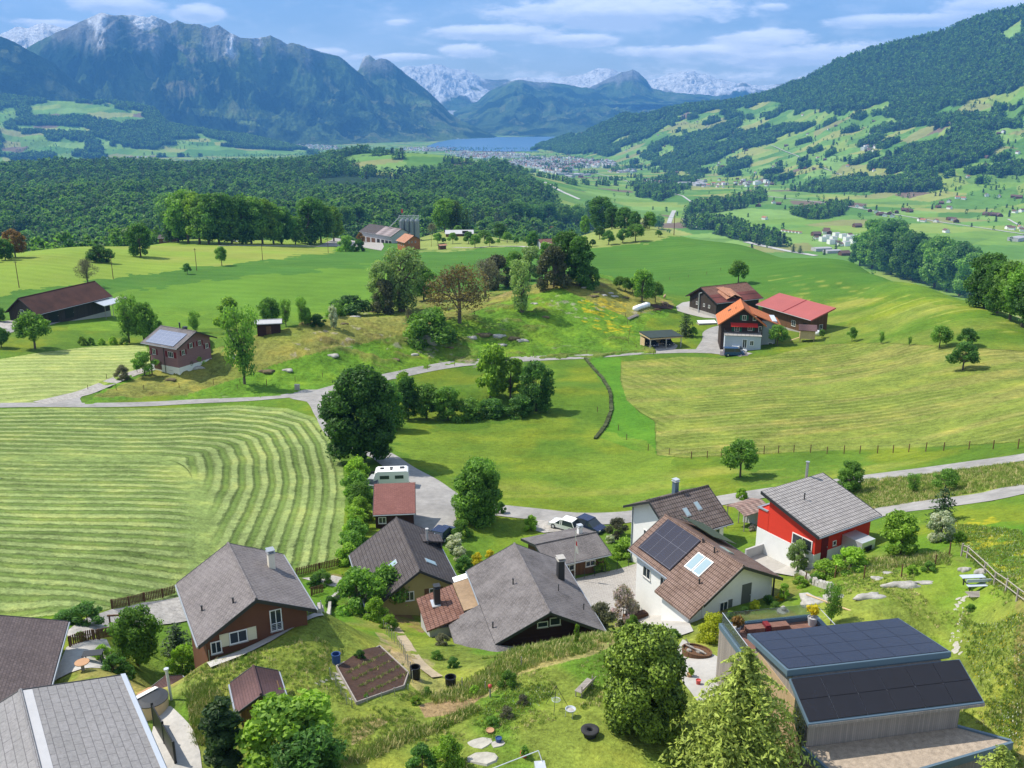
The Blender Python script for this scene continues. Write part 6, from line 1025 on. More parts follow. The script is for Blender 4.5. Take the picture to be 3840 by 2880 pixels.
TREES = [
 ('cypress',850,2905,300,1.55,'evergreen_tree','tree','dense dark cypress standing left of bright shrub at lower edge'),
 ('bright1',1105,2900,300,1.55,'leafy_shrub','shrub','bright green feathery shrub behind dark pine at lower edge'),
 ('dark1',1165,2990,260,1.3,'pine_tree','tree','dark shaggy pine in front of the bright shrub'),
 ('round0',524,2500,222,.95,'broadleaf_tree','tree','round leafy green tree beside maroon woodshed'),
 ('spruce0',668,2452,118,1.7,'fir_tree','tree','small dark fir between round tree and brown chalet'),
 ('bushbright0',690,2522,100,1.0,'shrub','shrub','bright green shrub at foot of small fir'),
 ('bushdark0',324,2338,72,1.35,'shrub','shrub','tall weedy shrub at end of gravel yard'),('bushdark1',240,2338,44,1.6,'shrub','shrub','low weedy shrubs along the edge of striped field'),
 ('dark0',18,2610,175,1.0,'broadleaf_tree','tree','leafy tree overlapping the dark roof at left edge'),('bushbright1',386,2476,56,1.0,'shrub','shrub','small yellow green bush leaning on maroon woodshed'),
 ('bushdark2',430,2520,66,1.1,'shrub','shrub','dark shrub behind the light grey roof'),
 ('bushbright2',1410,2325,84,.85,'shrub','shrub','upright green shrub on left end of stone terrace'),('bushbright0',1461,2360,54,1.0,'shrub','shrub','small rounded green shrub below the stone terrace wall'),
 ('bush0',1345,2285,150,.95,'shrub','shrub','broad green shrub left of pair below dark tiled house'),('bush1',1450,2280,150,.95,'shrub','shrub','broad green shrub right of pair below dark tiled house'),
 ('bushbright1',1545,2275,105,.95,'shrub','shrub','light green shrub left of white flowering tree'),('blossom',1632,2262,160,.8,'flowering_tree','tree','tree covered in white blossom below the dark tiled roof'),
 ('blossom',1705,2068,64,1.2,'flowering_shrub','shrub','white flowering shrub beside dark blue car'),('blossom',1728,2100,48,1.2,'flowering_shrub','shrub','smaller white flowering shrub in front of its larger twin'),('gold',1790,2128,54,.95,'flowering_shrub','shrub','yellow flowering shrub touching the lichened roof'),('gold',1838,2098,36,1.0,'flowering_shrub','shrub','small yellow shrub behind the yellow flowering one'),
 ('bushdark1',1743,2140,56,.85,'shrub','shrub','dark rounded shrub between yellow shrub and dark roof'),('bushbright0',1733,2208,44,1.1,'shrub','shrub','bright green shrub between the two big roofs'),('bush2',1728,2015,62,.9,'shrub','shrub','green shrub at edge of forecourt by dark car'),
 ('bushbright1',1990,1988,54,.8,'shrub','shrub','round bright bush at corner of lawn by gravel bay'),('bushdark0',1879,1924,40,.75,'shrub','shrub','small bush on lane edge right of drooping tree'),
 ('greybush',2312,2010,66,1.0,'shrub','shrub','brownish shrub at white house corner by lane'),('bushbright2',2352,2085,62,1.5,'shrub','shrub','spreading green shrub between low house and solar roof'),('bushbright0',2240,2138,56,1.1,'shrub','shrub','light green shrub behind the flagpole fence'),('blossom',2290,2035,28,1.4,'flowering_shrub','shrub','low white flowering shrub near white house wall'),
 ('lilac',2335,2338,140,.72,'ornamental_tree','tree','small tree with reddish young leaves beside paved court'),('greybush',2245,2372,112,.8,'shrub','shrub','thin silvery shrub against dark gable corner'),('bush0',2370,2345,40,.8,'shrub','shrub','round clipped bush under the reddish tree'),
 ('bright0',2162,2418,78,.35,'sapling','tree','staked sapling on top of grassy bank'),('bush1',1902,2574,58,.9,'shrub','shrub','round green bush in the border beside lawn'),
 ('bushbright2',1681,2870,112,.9,'shrub','shrub','bright shrub with dry reeds at bottom edge'),('bushdark2',1583,2880,88,1.0,'shrub','shrub','dark shrub left of dry reeds at bottom edge'),
 ('goldbush',2673,2400,100,.9,'shrub','shrub','large yellow feathery bush beside terrace corner'),('goldbush',2832,2284,34,.9,'shrub','shrub','small yellow ball bush behind roof terrace'),('gold',2925,2250,24,1.3,'shrub','shrub','tiny yellow flowering clump by the white gable'),
 ('bright1',2938,2250,62,.85,'small_tree','tree','small round green tree by yellow clump'),('airy',3115,2340,150,.6,'larch_tree','tree','young feathery larch behind roof terrace by boulders'),
 ('pale0',2992,2140,112,.95,'flowering_tree','tree','airy whitish tree in front of red house corner'),('bushbright1',3095,2165,66,1.25,'shrub','shrub','green vine covered shrub between airy tree and lawn'),
 ('bushbright0',3190,2140,84,1.35,'shrub','shrub','broad yellow green shrub in front of metal shed'),('bright2',3364,2085,160,1.15,'broadleaf_tree','tree','wide yellow green tree right of the red house'),('blossom',3530,2030,110,.95,'flowering_tree','tree','tree with white blossom beside the wide yellow green tree'),
 ('spruce1',3532,1955,130,1.25,'conifer','tree','dark brownish conifer standing behind white blossom tree'),('round1',3182,1852,116,1.1,'broadleaf_tree','tree','leafy tree showing above the light grey roof'),('bushbright2',2780,1872,40,.9,'shrub','shrub','little bush beside lane behind garden shelter'),
 ('airy',3422,1850,72,.9,'young_tree','tree','thin young tree on verge between two lanes'),('apple0',3546,1846,84,1.1,'fruit_tree','tree','leafy tree on verge between two lanes'),('apple1',2777,1788,132,1.0,'fruit_tree','tree','solitary round tree below the hay field fence'),
 # between lane and knoll
 ('bright0',1841,1496,190,.85,'broadleaf_tree','tree','tall light green tree leaning over the upper lane'),('bright1',1915,1500,150,.95,'broadleaf_tree','tree','yellow green tree in middle of the group by upper lane'),('dark2',2012,1540,170,.9,'broadleaf_tree','tree','dark tree at right end of the group by upper lane'),
 ('dark0',1530,1572,150,.75,'broadleaf_tree','tree','dark tree close behind the tallest spreading tree'),('dark1',1455,1610,165,.9,'broadleaf_tree','tree','dark tree joining the tallest tree on its right'),('round2',1600,1570,120,1.15,'broadleaf_tree','tree','mid green tree in middle of the shaded thicket'),('round0',1675,1575,118,1.1,'broadleaf_tree','tree','green tree left of centre in the shaded thicket'),
 ('bush2',1752,1570,70,1.3,'shrub','shrub','wide bush in shade below light green tree'),('bushdark1',1840,1560,60,1.5,'shrub','shrub','dark bush at foot of light green tree'),('bushdark0',1950,1560,72,1.3,'shrub','shrub','dark bush at foot of yellow green tree'),('bushbright1',1520,1480,80,.8,'shrub','shrub','bright bush behind tallest tree by upper lane'),
 # knoll
 ('ivy',1512,1165,215,1.0,'broadleaf_tree','tree','large pale willow like tree at left end of the knoll'),('pale2',1436,1170,175,.85,'broadleaf_tree','tree','pale tree on left flank of large willow like tree'),('purple',1446,1176,115,.8,'shrub','shrub','blackish ivy covered bush at foot of pale willow like tree'),('round1',1588,1126,115,1.1,'broadleaf_tree','tree','green tree on right flank of large willow like tree'),('bushdark2',1310,1185,70,1.7,'shrub','shrub','dense dark green bush left of the pale trees'),
 ('bush0',1262,1190,50,1.0,'shrub','shrub','small rounded bush left of the dense dark bush'),('brown',1721,1212,198,1.0,'broadleaf_tree','tree','spreading brown leaved tree on top of the knoll'),('grey',1535,1232,74,.45,'tree_stump','tree','pruned nearly bare small tree beside brown boulder bush'),('bush1',1621,1280,112,1.3,'shrub','shrub','big round bush growing over a pale boulder'),
 ('ivy',1954,1170,180,.72,'broadleaf_tree','tree','ivy trunked green tree standing alone on knoll slope'),('grey',1821,1112,130,1.1,'bare_tree','tree','greyish nearly bare tree right of brown tree'),('purple',1862,1082,112,1.1,'broadleaf_tree','tree','blackish purple tree behind the nearly bare tree'),('bright2',1734,1032,34,.9,'young_tree','tree','bright green treetop behind the brown tree'),
 ('round0',1925,1052,100,1.0,'broadleaf_tree','tree','green tree left of the dark clump on knoll'),('pale0',1990,1050,115,1.1,'broadleaf_tree','tree','pale green tree beside dark clump on knoll'),('col0',2040,1040,120,.9,'broadleaf_tree','tree','slender tree squeezed into the knoll clump'),('purple',2073,1080,140,.85,'broadleaf_tree','tree','dark olive tree at front of knoll clump'),
 ('dark2',2119,1056,170,.95,'broadleaf_tree','tree','tall dark tree in middle of knoll clump'),('dark0',2172,1068,165,.85,'broadleaf_tree','tree','tall dark tree at right end of knoll clump'),('bushdark1',2215,1078,70,.9,'shrub','shrub','dark bush closing the knoll clump on its right'),
 ('round2',2408,1134,112,.95,'fruit_tree','tree','rounded tree beside the white wrapped bales'),('apple0',2458,1134,70,.9,'fruit_tree','tree','smaller tree right of rounded tree by bales'),('apple1',2322,1084,44,.9,'fruit_tree','tree','leftmost small tree of the row behind bales'),('apple2',2346,1094,50,.9,'fruit_tree','tree','second small tree of the row behind bales'),('appledark0',2372,1100,48,.8,'fruit_tree','tree','third small tree of the row behind bales'),
 ('spruce1',2570,1262,84,1.15,'spruce_tree','spruce','small dark spruce right of the open carport'),('apple2',2600,1262,34,.9,'shrub','shrub','little bush right of small dark spruce'),('apple0',2768,1064,78,1.0,'fruit_tree','tree','lone round tree above the old dark barn'),
 ('apple1',2913,1296,72,.9,'fruit_tree','tree','small tree at corner of grey farmhouse wing'),('apple2',3194,1281,50,.7,'young_tree','tree','young tree right of hen house'),('airy',3304,1290,44,.6,'sapling','tree','thin sapling in middle of the olive slope'),('airy',3410,1296,32,.6,'sapling','tree','smallest sapling on the olive slope'),('apple0',3081,1268,30,.8,'sapling','tree','tiny sapling beside wrapped bale by red barn'),
 ('apple1',3521,1304,76,1.0,'fruit_tree','tree','left tree of the three on olive slope'),('appledark1',3626,1303,66,1.1,'fruit_tree','tree','back tree of the three on olive slope'),('appledark0',3609,1388,98,1.1,'fruit_tree','tree','nearest and widest tree of three on olive slope'),
 # left of knoll
 ('bushdark0',1192,1222,40,1.2,'shrub','shrub','low dark bush on crest of the knoll'),('blossom',1250,1228,76,.5,'flowering_shrub','shrub','leaning white flowering bush on knoll crest'),('round1',1155,1222,64,.7,'young_tree','tree','small dense tree left of low dark bush'),('airy',1134,1222,100,.5,'young_tree','tree','tall thin young tree on knoll crest'),('airy',1073,1224,94,.6,'young_tree','tree','thin bare looking tree by small red shed'),('round2',1013,1216,92,1.1,'broadleaf_tree','tree','rounded tree behind the small curved roof shed'),
 ('airy',917,1442,270,.62,'ash_tree','tree','tall airy ash right of mauve chalet'),('bright1',862,1250,125,1.0,'broadleaf_tree','tree','light green tree behind the tall airy ash'),('pale2',781,1338,70,1.0,'shrub','shrub','grey green bush at corner of mauve chalet'),('bushbright2',735,1366,50,1.0,'shrub','shrub','bright bush in front of mauve chalet gable'),('greybush',700,1381,58,.9,'shrub','shrub','brownish bush in front of mauve chalet'),('lilac',665,1390,56,.9,'flowering_shrub','shrub','pink flowering lilac at mauve chalet wall'),
 ('apple2',544,1410,84,1.05,'fruit_tree','tree','apple tree in front of the mauve chalet'),('greybush',460,1424,50,.9,'shrub','shrub','small round tree beside the chalet driveway'),('airy',486,1286,165,.62,'ash_tree','tree','tall slender tree left of twin pair by chalet'),('round0',545,1288,142,.8,'ash_tree','tree','bushier tree right of twin pair by chalet'),('airy',732,1246,74,.8,'young_tree','tree','thin tree behind mauve chalet roof'),('round1',600,1290,80,.7,'broadleaf_tree','tree','low tree just behind solar roof of mauve chalet'),
 ('apple0',130,1308,126,1.05,'broadleaf_tree','tree','spreading green tree in front of the long rusty barn'),('appledark2',4,1303,70,1.0,'broadleaf_tree','tree','dark tree cut by left edge below long barn'),('dark1',2,1206,50,1.0,'broadleaf_tree','tree','dark treetop at left edge beside long barn'),('grey',330,1070,92,.85,'bare_tree','tree','bare brown tree behind long rusty barn'),
 ('apple1',832,996,64,.75,'fruit_tree','tree','slender pear tree in the bright upper meadow'),('appledark1',702,1028,36,.9,'fruit_tree','tree','small crooked tree in the bright upper meadow'),('dark2',527,963,112,.98,'broadleaf_tree','tree','big round dark tree on bright meadow crest'),('bushdark2',376,983,58,1.3,'shrub','shrub','wide dark bush left of round meadow tree'),('brownbush',58,965,96,1.0,'broadleaf_tree','tree','rusty brown leaved tree at far left meadow edge'),
 ('bright0',330,914,58,1.1,'broadleaf_tree','tree','yellow green tree at meadow edge before forest'),('bright1',405,910,50,1.0,'broadleaf_tree','tree','light green tree at meadow edge beside yellow green one'),('dark0',472,900,66,.9,'broadleaf_tree','tree','dark tree behind the big round meadow tree'),
 ('bushbright0',310,1293,30,.9,'shrub','shrub','first bush of the row along pale field'),('bush1',341,1293,26,.8,'shrub','shrub','second bush of the row along pale field'),('bushbright1',382,1292,22,.9,'shrub','shrub','third bush of the row along pale field'),('bushbright2',425,1292,28,.9,'shrub','shrub','fourth bush of the row along pale field'),('bush0',468,1292,24,1.0,'shrub','shrub','fifth bush of the row along pale field'),
 # silo farm and orchard
 ('bush2',1297,943,54,.9,'broadleaf_tree','tree','round green tree left of silo farm yard'),('bushdark0',1345,943,40,.9,'broadleaf_tree','tree','lower tree right of round one by silo yard'),('copper',1352,908,32,.9,'shrub','shrub','brownish bush before big silo barn'),('copper',2068,898,44,1.3,'copper_beech','tree','wide copper coloured tree behind orchard farm'),('dark1',2099,892,54,.7,'broadleaf_tree','tree','dark tree right of copper coloured one'),('dark2',1997,934,60,.9,'broadleaf_tree','tree','dense dark tree at left end of orchard farm'),
 ('blossom',2055,938,26,1.1,'flowering_shrub','shrub','white flowering bush in front of orchard farm'),('round1',2194,880,64,.8,'broadleaf_tree','tree','upright tree between orchard farm and forest'),('round0',2174,925,36,.8,'shrub','shrub','bushy tree right of orchard farm gable'),('grey',1622,882,42,.9,'bare_tree','tree','reddish bare tree right of silos'),
]
for key, px, py, hp, wd, nm, cat, lab in TREES: plant(key, px, py, hp, lab, nm, cat, None, wd)
for i, (px, py, hp) in enumerate([(1718,881,30),(1642,914,34),(1698,914,35),(1757,914,39),(1782,929,42),(1815,908,38),(1836,925,32),(1875,902,55),(1902,911,34),(1926,894,24),(1983,894,39),(1937,914,20),(1974,914,20),(1665,912,18),(1868,915,16)]):
    plant(['apple0','apple1','apple2','appledark0'][i % 4], px, py, hp*1.06, 'small rounded fruit tree in the pale orchard by silos', 'fruit_tree', 'tree', 'fruit trees in the orchard by the silos', 1.05)
for i, (px, py, hp) in enumerate([(2249,896,41),(2281,918,45),(2336,911,45),(2384,905,55),(2222,924,23),(2469,889,22)]):
    plant(['appledark0','appledark1','appledark2','apple1'][i % 4], px, py, hp*1.06, ['left of two close dark trees on pale crest','right of two close dark trees on pale crest','middle round dark tree on pale crest','largest dark tree on the pale crest','tiny tree left of dark trees on pale crest','tiny lone tree at right end of pale crest'][i], 'fruit_tree', 'tree', None, 1.1)
# hedge of separate shrubs along the lane garage
for i, (px, py) in enumerate([(1342,1800),(1338,1850),(1352,1895),(1350,1945),(1340,1985),(1330,2030),(1318,2075),(1312,2120)]): plant(['bushbright0','bush1','bush2','bushbright2'][i % 4], px, py, 80, 'leafy shrub in the row left of the red garage', 'shrub', 'shrub', 'shrubs in a row left of the red garage', .95)
# wood edge on the right, behind the slope
for i, (px, py, hp) in enumerate([(3225,1000,95),(3268,1012,150),(3300,1020,120),(3340,1034,165),(3378,1045,140),(3420,1058,150),(3462,1068,135),(3505,1085,160),(3548,1098,140),(3592,1115,165),(3640,1135,150),(3690,1160,170),(3735,1180,160),(3785,1205,180),(3835,1232,190),(3895,1260,200),(3400,1040,150),(3560,1085,150),(3700,1150,170)]):
    if i < 16: plant(['dark0','round1','round2','dark2','round0','dark1'][i % 6], px, py-6, hp*1.1, 'tree of the wood closing the green slope on its right', 'broadleaf_tree', 'tree', 'trees of the wood beyond the green slope', 1.0)
plant('spruce0', 2974, 946, 30, 'left dark fir tip on the slope crest', 'fir_tree', 'tree'); plant('spruce1', 2999, 950, 28, 'right dark fir tip on the slope crest', 'fir_tree', 'tree', wide=1.2)
# tall trees along the forest front
EDGE = [(640,905,150),(672,908,140),(705,912,170),(745,914,160),(782,916,160),(822,916,165),(865,916,120),(905,914,155),(945,914,150),(985,914,140),(1025,915,130),(1060,915,120),(1105,916,90),(1165,915,150),(1205,912,130),(1250,905,110),(1300,895,105),(1345,885,100)]
for i, (px, py, hp) in enumerate(EDGE): plant(['round0','dark1','round2','bright1','round1','dark0'][i % 6], px, py, hp*1.05, 'tall leafy tree in the sunlit forest front left of silos', 'broadleaf_tree', 'tree', 'tall trees in the forest front left of the silos', .95)
for i, px in enumerate(list(range(1600, 2480, 30))):
    py = float(np.interp(px, [1560,1800,2100,2200,2300,2480], [868,870,872,868,858,862]))+R.uniform(-4, 2); hp = R.uniform(70, 112)*(1 if px < 2300 else .65)
    plant(['dark0','spruce0','dark1','dark2','spruce1','round2'][R.randrange(6)], px+R.uniform(-8, 8), py, hp, 'dark tree in the shaded forest front behind the orchard', 'forest_tree', 'tree', 'dark trees in the forest front behind the orchard', R.uniform(.9, 1.2))
for i, px in enumerate([-40,20,110,160,215,265,560,600]): plant(['round1','dark2','round2','spruce0'][i % 4], px, [985,975,942,932,925,918,905,905][i], R.uniform(55, 80), 'green tree at forest border above the bright left meadow', 'broadleaf_tree', 'tree', 'trees at the forest border above the bright meadow', 1.05)
# ---------------------------------------------------------------- roads, yards and paving draped on the relief
def strip(name, pts, width, m, lift=.07, kind='structure', step=1.2, near=False):
    P = np.array([at(*p)[:2] for p in pts]) if len(pts[0]) == 2 and not near else np.array(pts); out = []
    Q = [P[0]]       # Catmull-Rom resample
    for i in range(len(P)-1):
        p0 = P[max(i-1, 0)]; p1 = P[i]; p2 = P[i+1]; p3 = P[min(i+2, len(P)-1)]; L_ = np.linalg.norm(p2-p1); n = max(2, int(L_/step))
        for k in range(1, n+1): t = k/n; Q.append(.5*((2*p1)+(-p0+p2)*t+(2*p0-5*p1+4*p2-p3)*t*t+(-p0+3*p1-3*p2+p3)*t**3))
    Q = np.array(Q); T = np.gradient(Q, axis=0); T /= np.linalg.norm(T, axis=1)[:, None]+1e-9; Nn = np.stack([-T[:, 1], T[:, 0]], 1); w_ = np.array([-.5, -.25, 0, .25, .5])
    jit = (fbm(Q[:, 0], Q[:, 1], 3, 3, 77)-.5)*.3
    X = Q[:, None, 0]+Nn[:, None, 0]*(w_[None]*(width+jit[:, None]*(np.abs(w_) > .4))); Y = Q[:, None, 1]+Nn[:, None, 1]*(w_[None]*(width+jit[:, None]*(np.abs(w_) > .4))); Z = H(X.ravel(), Y.ravel())+lift
    me = mesh_np(name, np.stack([X.ravel(), Y.ravel(), Z], 1), grid_faces(len(Q), 5), m, True)
    if me.polygons[0].normal.z < 0: me.flip_normals()
    return link(name, me, kind=kind)
def patch(name, pts, m, lift=.06, g=1.0, kind='structure'):
    import bmesh
    P = [at(*p)[:2] for p in pts]; bm = bmesh.new(); f = bm.faces.new([bm.verts.new((x, y, 0)) for x, y in P])
    if f.normal.z < 0: f.normal_flip()
    xs = [p[0] for p in P]; ys = [p[1] for p in P]
    for ax, lo, hi in ((0, min(xs), max(xs)), (1, min(ys), max(ys))):
        v = lo+g
        while v < hi:
            bmesh.ops.bisect_plane(bm, geom=bm.verts[:]+bm.edges[:]+bm.faces[:], plane_co=(v, 0, 0) if ax == 0 else (0, v, 0), plane_no=(1, 0, 0) if ax == 0 else (0, 1, 0)); v += g
    bm.verts.ensure_lookup_table(); X = np.array([v.co.x for v in bm.verts]); Y = np.array([v.co.y for v in bm.verts]); Z = H(X, Y)+lift
    for v, z in zip(bm.verts, Z): v.co.z = z
    bmesh.ops.recalc_face_normals(bm, faces=bm.faces); me = bpy.data.meshes.new(name); bm.to_mesh(me); bm.free(); me.materials.append(m)
    if len(me.polygons) and sum(p.normal.z for p in me.polygons) < 0: me.flip_normals()
    return link(name, me, kind=kind)
AS = MT['asphalt']
strip('road', [(-300,1534),(0,1521),(350,1520),(700,1508),(1000,1493),(1130,1482),(1215,1466),(1330,1438),(1493,1406),(1600,1384),(1736,1363),(1950,1348),(2205,1337),(2430,1321),(2600,1317),(2730,1322),(2800,1332)], 3.9, AS)
strip('road', [(1120,1478),(1190,1500),(1225,1560),(1260,1620),(1330,1670),(1430,1708),(1500,1755),(1590,1805),(1670,1860),(1760,1900),(1880,1915),(2000,1928),(2150,1945),(2300,1944),(2450,1925),(2620,1895),(2760,1868),(2900,1845),(3060,1822),(3240,1797),(3400,1776),(3550,1756),(3840,1716),(4200,1670)], 4.2, AS, .075)
strip('road', [(4200,1785),(3840,1832),(3700,1864),(3560,1884),(3430,1900),(3330,1916),(3200,1945)], 4.4, AS)
strip('driveway', [(150,1512),(300,1478),(390,1444),(460,1415),(520,1395),(575,1382),(640,1378)], 3.2, MT['gravel'], .08)
patch('junction', [(1050,1482),(1140,1462),(1230,1462),(1290,1470),(1245,1500),(1215,1530),(1170,1512),(1100,1498)], AS, .065)
patch('junction', [(130,1506),(250,1478),(330,1462),(300,1496),(310,1518),(200,1524)], AS, .065)
patch('farmyard', [(2630,1300),(2655,1240),(2690,1236),(2705,1280),(2790,1318),(2800,1332),(2720,1332),(2640,1322)], AS, .085)
strip('driveway', [(2640,1315),(2665,1275),(2668,1248),(2695,1232),(2720,1226)], 4.5, AS, .08)
patch('farmyard', [(2535,1150),(2560,1135),(2600,1128),(2660,1140),(2700,1165),(2700,1195),(2640,1192),(2580,1178),(2540,1166)], MT['conc2'], .08)
patch('parking', [(2700,1318),(2800,1322),(2806,1336),(2700,1334)], mat('asphalt_dark', m_plain((.12,.11,.11), .1)), .1)
patch('farmyard', [(170,1200),(290,1172),(420,1128),(440,1112),(470,1112),(478,1122),(430,1140),(320,1180),(180,1222)], MT['gravel'], .08, 1.5)
patch('farmyard', [(-30,1210),(60,1200),(100,1230),(40,1235),(-20,1230)], MT['gravel'], .08, 1.5)
strip('road', [(-30,1262),(40,1240),(75,1225)], 3.0, AS, .09)
patch('farmyard', [(1180,925),(1245,900),(1330,895),(1400,905),(1440,925),(1430,940),(1350,925),(1240,925)], MT['gravel'], .15, 3)
strip('road', [(1700,928),(1780,929),(1850,924),(1950,924),(1990,930)], 4, MT['gravel'], .12, step=4); strip('road', [(820,922),(1000,922),(1180,923)], 4, MT['gravel'], .12, step=4)
patch('forecourt', [(1556,1800),(1610,1835),(1670,1870),(1705,1900),(1712,1960),(1690,2010),(1640,2050),(1560,2010),(1540,1900)], MT['asphalt'], .09)
patch('gravel_bay', [(1990,1950),(2060,1955),(2200,1962),(2180,1985),(2040,2000),(2000,1990)], MT['gravel'], .09, .6)
patch('yard', [(250,2372),(330,2318),(418,2288),(540,2262),(700,2235),(705,2330),(600,2345),(430,2345),(330,2398),(255,2392)], MT['gravel'], .09, .8)
patch('courtyard', [(2120,2180),(2250,2150),(2400,2110),(2420,2230),(2440,2330),(2340,2340),(2290,2300),(2200,2270)], mat('paving', m_slate((.30,.28,.26), (.34,.32,.295), (.2,.185,.17), .5, .3, .1, False)), .08, .8)
patch('terrace', [(2400,2330),(2480,2290),(2580,2330),(2600,2370),(2490,2400),(2420,2370)], MT['conc2'], .1, .6)
patch('patio', [(2560,2400),(2700,2470),(2720,2600),(2620,2640),(2560,2560),(2530,2450)], MT['conc2'], .07, .6)
patch('patio', [(250,2430),(400,2400),(420,2440),(390,2510),(200,2560)], MT['concrete'], .08, .6)
patch('gravel_path', [(590,2660),(640,2650),(720,2730),(750,2820),(760,2900),(600,2900),(570,2750)], MT['concrete'], .06, .5)
patch('path', [(1250,2160),(1330,2180),(1340,2215),(1240,2200),(1130,2170)], MT['gravel'], .08, .6); strip('path', [(1420,2262),(1445,2310),(1500,2380),(1560,2470),(1640,2540)], .9, mat('dirt', m_plain((.36,.29,.19), .25, 5)), .05, step=.4)
patch('terrace', [(2880,2010),(2960,2050),(3060,2120),(3020,2170),(2900,2150),(2840,2080)], MT['conc2'], .1, .6)
patch('retaining_kerb', [(775,2490),(1010,2392),(1205,2300),(1215,2312),(1015,2410),(790,2508)], MT['concrete'], .12, .4)
patch('paddock', [(2440,1142),(2500,1138),(2528,1148),(2520,1160),(2450,1155)], MT['soil'], .08, 1)
# flag stones
def flat_stone(px, py, rx, ry, label=None, group=None, name='stepping_stone', m='stone2', hh=.02, seed=0):
    x, y, z = at(px, py); rng = np.random.default_rng(seed+int(px*7+py)); n = 9; a = np.linspace(0, 2*np.pi, n, endpoint=False); r = rng.uniform(.78, 1.15, n); X = x+np.cos(a)*rx*r; Y = y+np.sin(a)*ry*r; Z = H(X, Y); k = .86; b = MB()
    b.hull([(p-x, q-y, w_-z-.1) for p, q, w_ in zip(X, Y, Z)], [((p-x)*k, (q-y)*k, w_-z+hh*rng.uniform(.8, 1.2)) for p, q, w_ in zip(X, Y, Z)]); o = b.build(name, MT[m], None, (x, y, z)); return tag(o, label, 'stepping stone' if name == 'stepping_stone' else 'stone slab', group)
for i, (px, py) in enumerate([(708,2565),(722,2575),(740,2577),(752,2590),(762,2602),(766,2616),(780,2622),(795,2628),(805,2632),(818,2640),(846,2650),(836,2668)]): flat_stone(px, py, .22, .16, 'flat stone in the little curved path left of brown shed', 'stones of the curved path left of the shed')
for i in range(11): flat_stone(1080+i*18.5, 2592-i*4.4-(6 if i > 6 else 0), .24, .18, 'flat stone in straight line between shed and soil bed', 'stones between the shed and the soil bed')
for i, (px, py) in enumerate([(1262,2528),(1275,2545),(1285,2560),(1300,2580),(1312,2598),(1320,2620),(1345,2612),(1370,2605),(1400,2596),(1430,2588),(1460,2578)]): flat_stone(px, py, .3, .22, 'flat stone bordering the brown soil bed', 'stones bordering the soil bed')
for i in range(46): t = i/45; flat_stone(3615+(-38*math.sin(t*2.6)) + R.uniform(-19, 19), 2235+t*215, R.uniform(.16, .27), R.uniform(.13, .2), 'pale flagstone in the garden path leading to blue bench', 'flagstones of the path to the blue bench')
for i, (px, py, rx, ry) in enumerate([(1800,2790,.95,.7),(1815,2845,1.1,.7),(1868,2792,.55,.5)]): flat_stone(px, py, rx, ry, ['grey slab nearest terracotta bowl at bottom edge','widest grey slab at bottom edge of lawn','small grey slab under dark blue pot'][i], None, 'stone_slab', hh=.08)
def boulder(px, py, rx, ry, rz_, label, name='boulder', cat='boulder', m='stone', seed=1):
    x, y, z = at(px, py); rng = np.random.default_rng(seed); nu, nv = 18, 9; th, ph = np.meshgrid(np.linspace(0, 2*np.pi, nu, endpoint=False), np.linspace(0, np.pi/2*1.25, nv)); w_ = 1+.22*np.sin(th*3+seed)+.13*np.sin(th*5+seed*2)
    X = np.sin(ph)*np.cos(th)*w_*rx; Y = np.sin(ph)*np.sin(th)*w_*ry; Z = np.cos(ph)*rz_; n = fbm(X.ravel()*3+seed*9, Y.ravel()*3+Z.ravel()*2, 1, 4, seed)-.5; s_ = (1+n*.5).reshape(X.shape); Z = np.minimum(Z*s_, rz_*.8)
    F = [(i*nu+j, (i+1)*nu+j, (i+1)*nu+(j+1) % nu, i*nu+(j+1) % nu) for i in range(nv-1) for j in range(nu)]; o = link(name, mesh_np(name, np.stack([(X*s_).ravel(), (Y*s_).ravel(), Z.ravel()], 1), np.array(F), MT[m], False), None, (x, y, z)); return tag(o, label, cat)
boulder(3050, 2262, 1.15, 1.1, .55, 'large round pale boulder nearest the roof terrace', seed=2); boulder(3130, 2245, 1.05, .8, .5, 'pale boulder behind the leaning wooden pole', seed=3); boulder(3265, 2240, 1.3, .5, .35, 'flat pale rock left of the long one on lawn', seed=4)
boulder(3390, 2198, 1.45, .5, .4, 'long rough pale rock in the middle of lawn', seed=5); boulder(3468, 2185, .8, .3, .14, 'smooth white slab rock lying alone on lawn', seed=6); boulder(3292, 2172, .45, .4, .2, 'small rock beside brown soil spot', seed=7); boulder(3330, 2150, .5, .25, .15, 'small rock furthest up the garden lawn', seed=8)
boulder(1600, 1282, 2.6, 1.6, 1.8, 'pale grey boulder under the big round bush', seed=9); boulder(3680, 2150, .5, .4, .4, 'pale rock beside white log fence', seed=12); boulder(3620, 2140, .55, .3, .35, 'rock seat left of white log fence', seed=13)
RK = [(2130,1066,1.3),(2160,1072,1.0),(2195,1080,1.4),(2240,1098,1.2),(2262,1108,1.3),(2225,1112,1.4),(2300,1112,1.2),(2345,1116,1.0),(2290,1100,.9),(1900,1100,.9),(1768,1268,1.6),(1815,1258,2.0),(1870,1262,1.8),(1925,1270,1.6),(1960,1278,1.5),(2045,1190,1.2),(2005,1140,1.1),(1400,1170,1.2),(1330,1190,1.2),(1290,1215,1.0),(1555,1330,1.0),(1480,1350,1.3),(1250,1335,1.5),(1000,1395,1.6),(880,1340,1.6),(770,1352,1.5),(740,1380,1.4),(640,1425,1.2),(1080,1390,1.3),(1690,1305,1.1),(1880,1295,1.2)]
for i, (px, py, r_) in enumerate(RK):
    o = boulder(px, py, r_, r_*.6, r_*.38, 'rocky outcrop block in turf of the grassy knoll', 'rock', 'rock', ['stone', 'moss'][i % 2] if 'moss' in MT else 'stone', seed=20+i); o['group'] = 'rock outcrops scattered over the knoll'
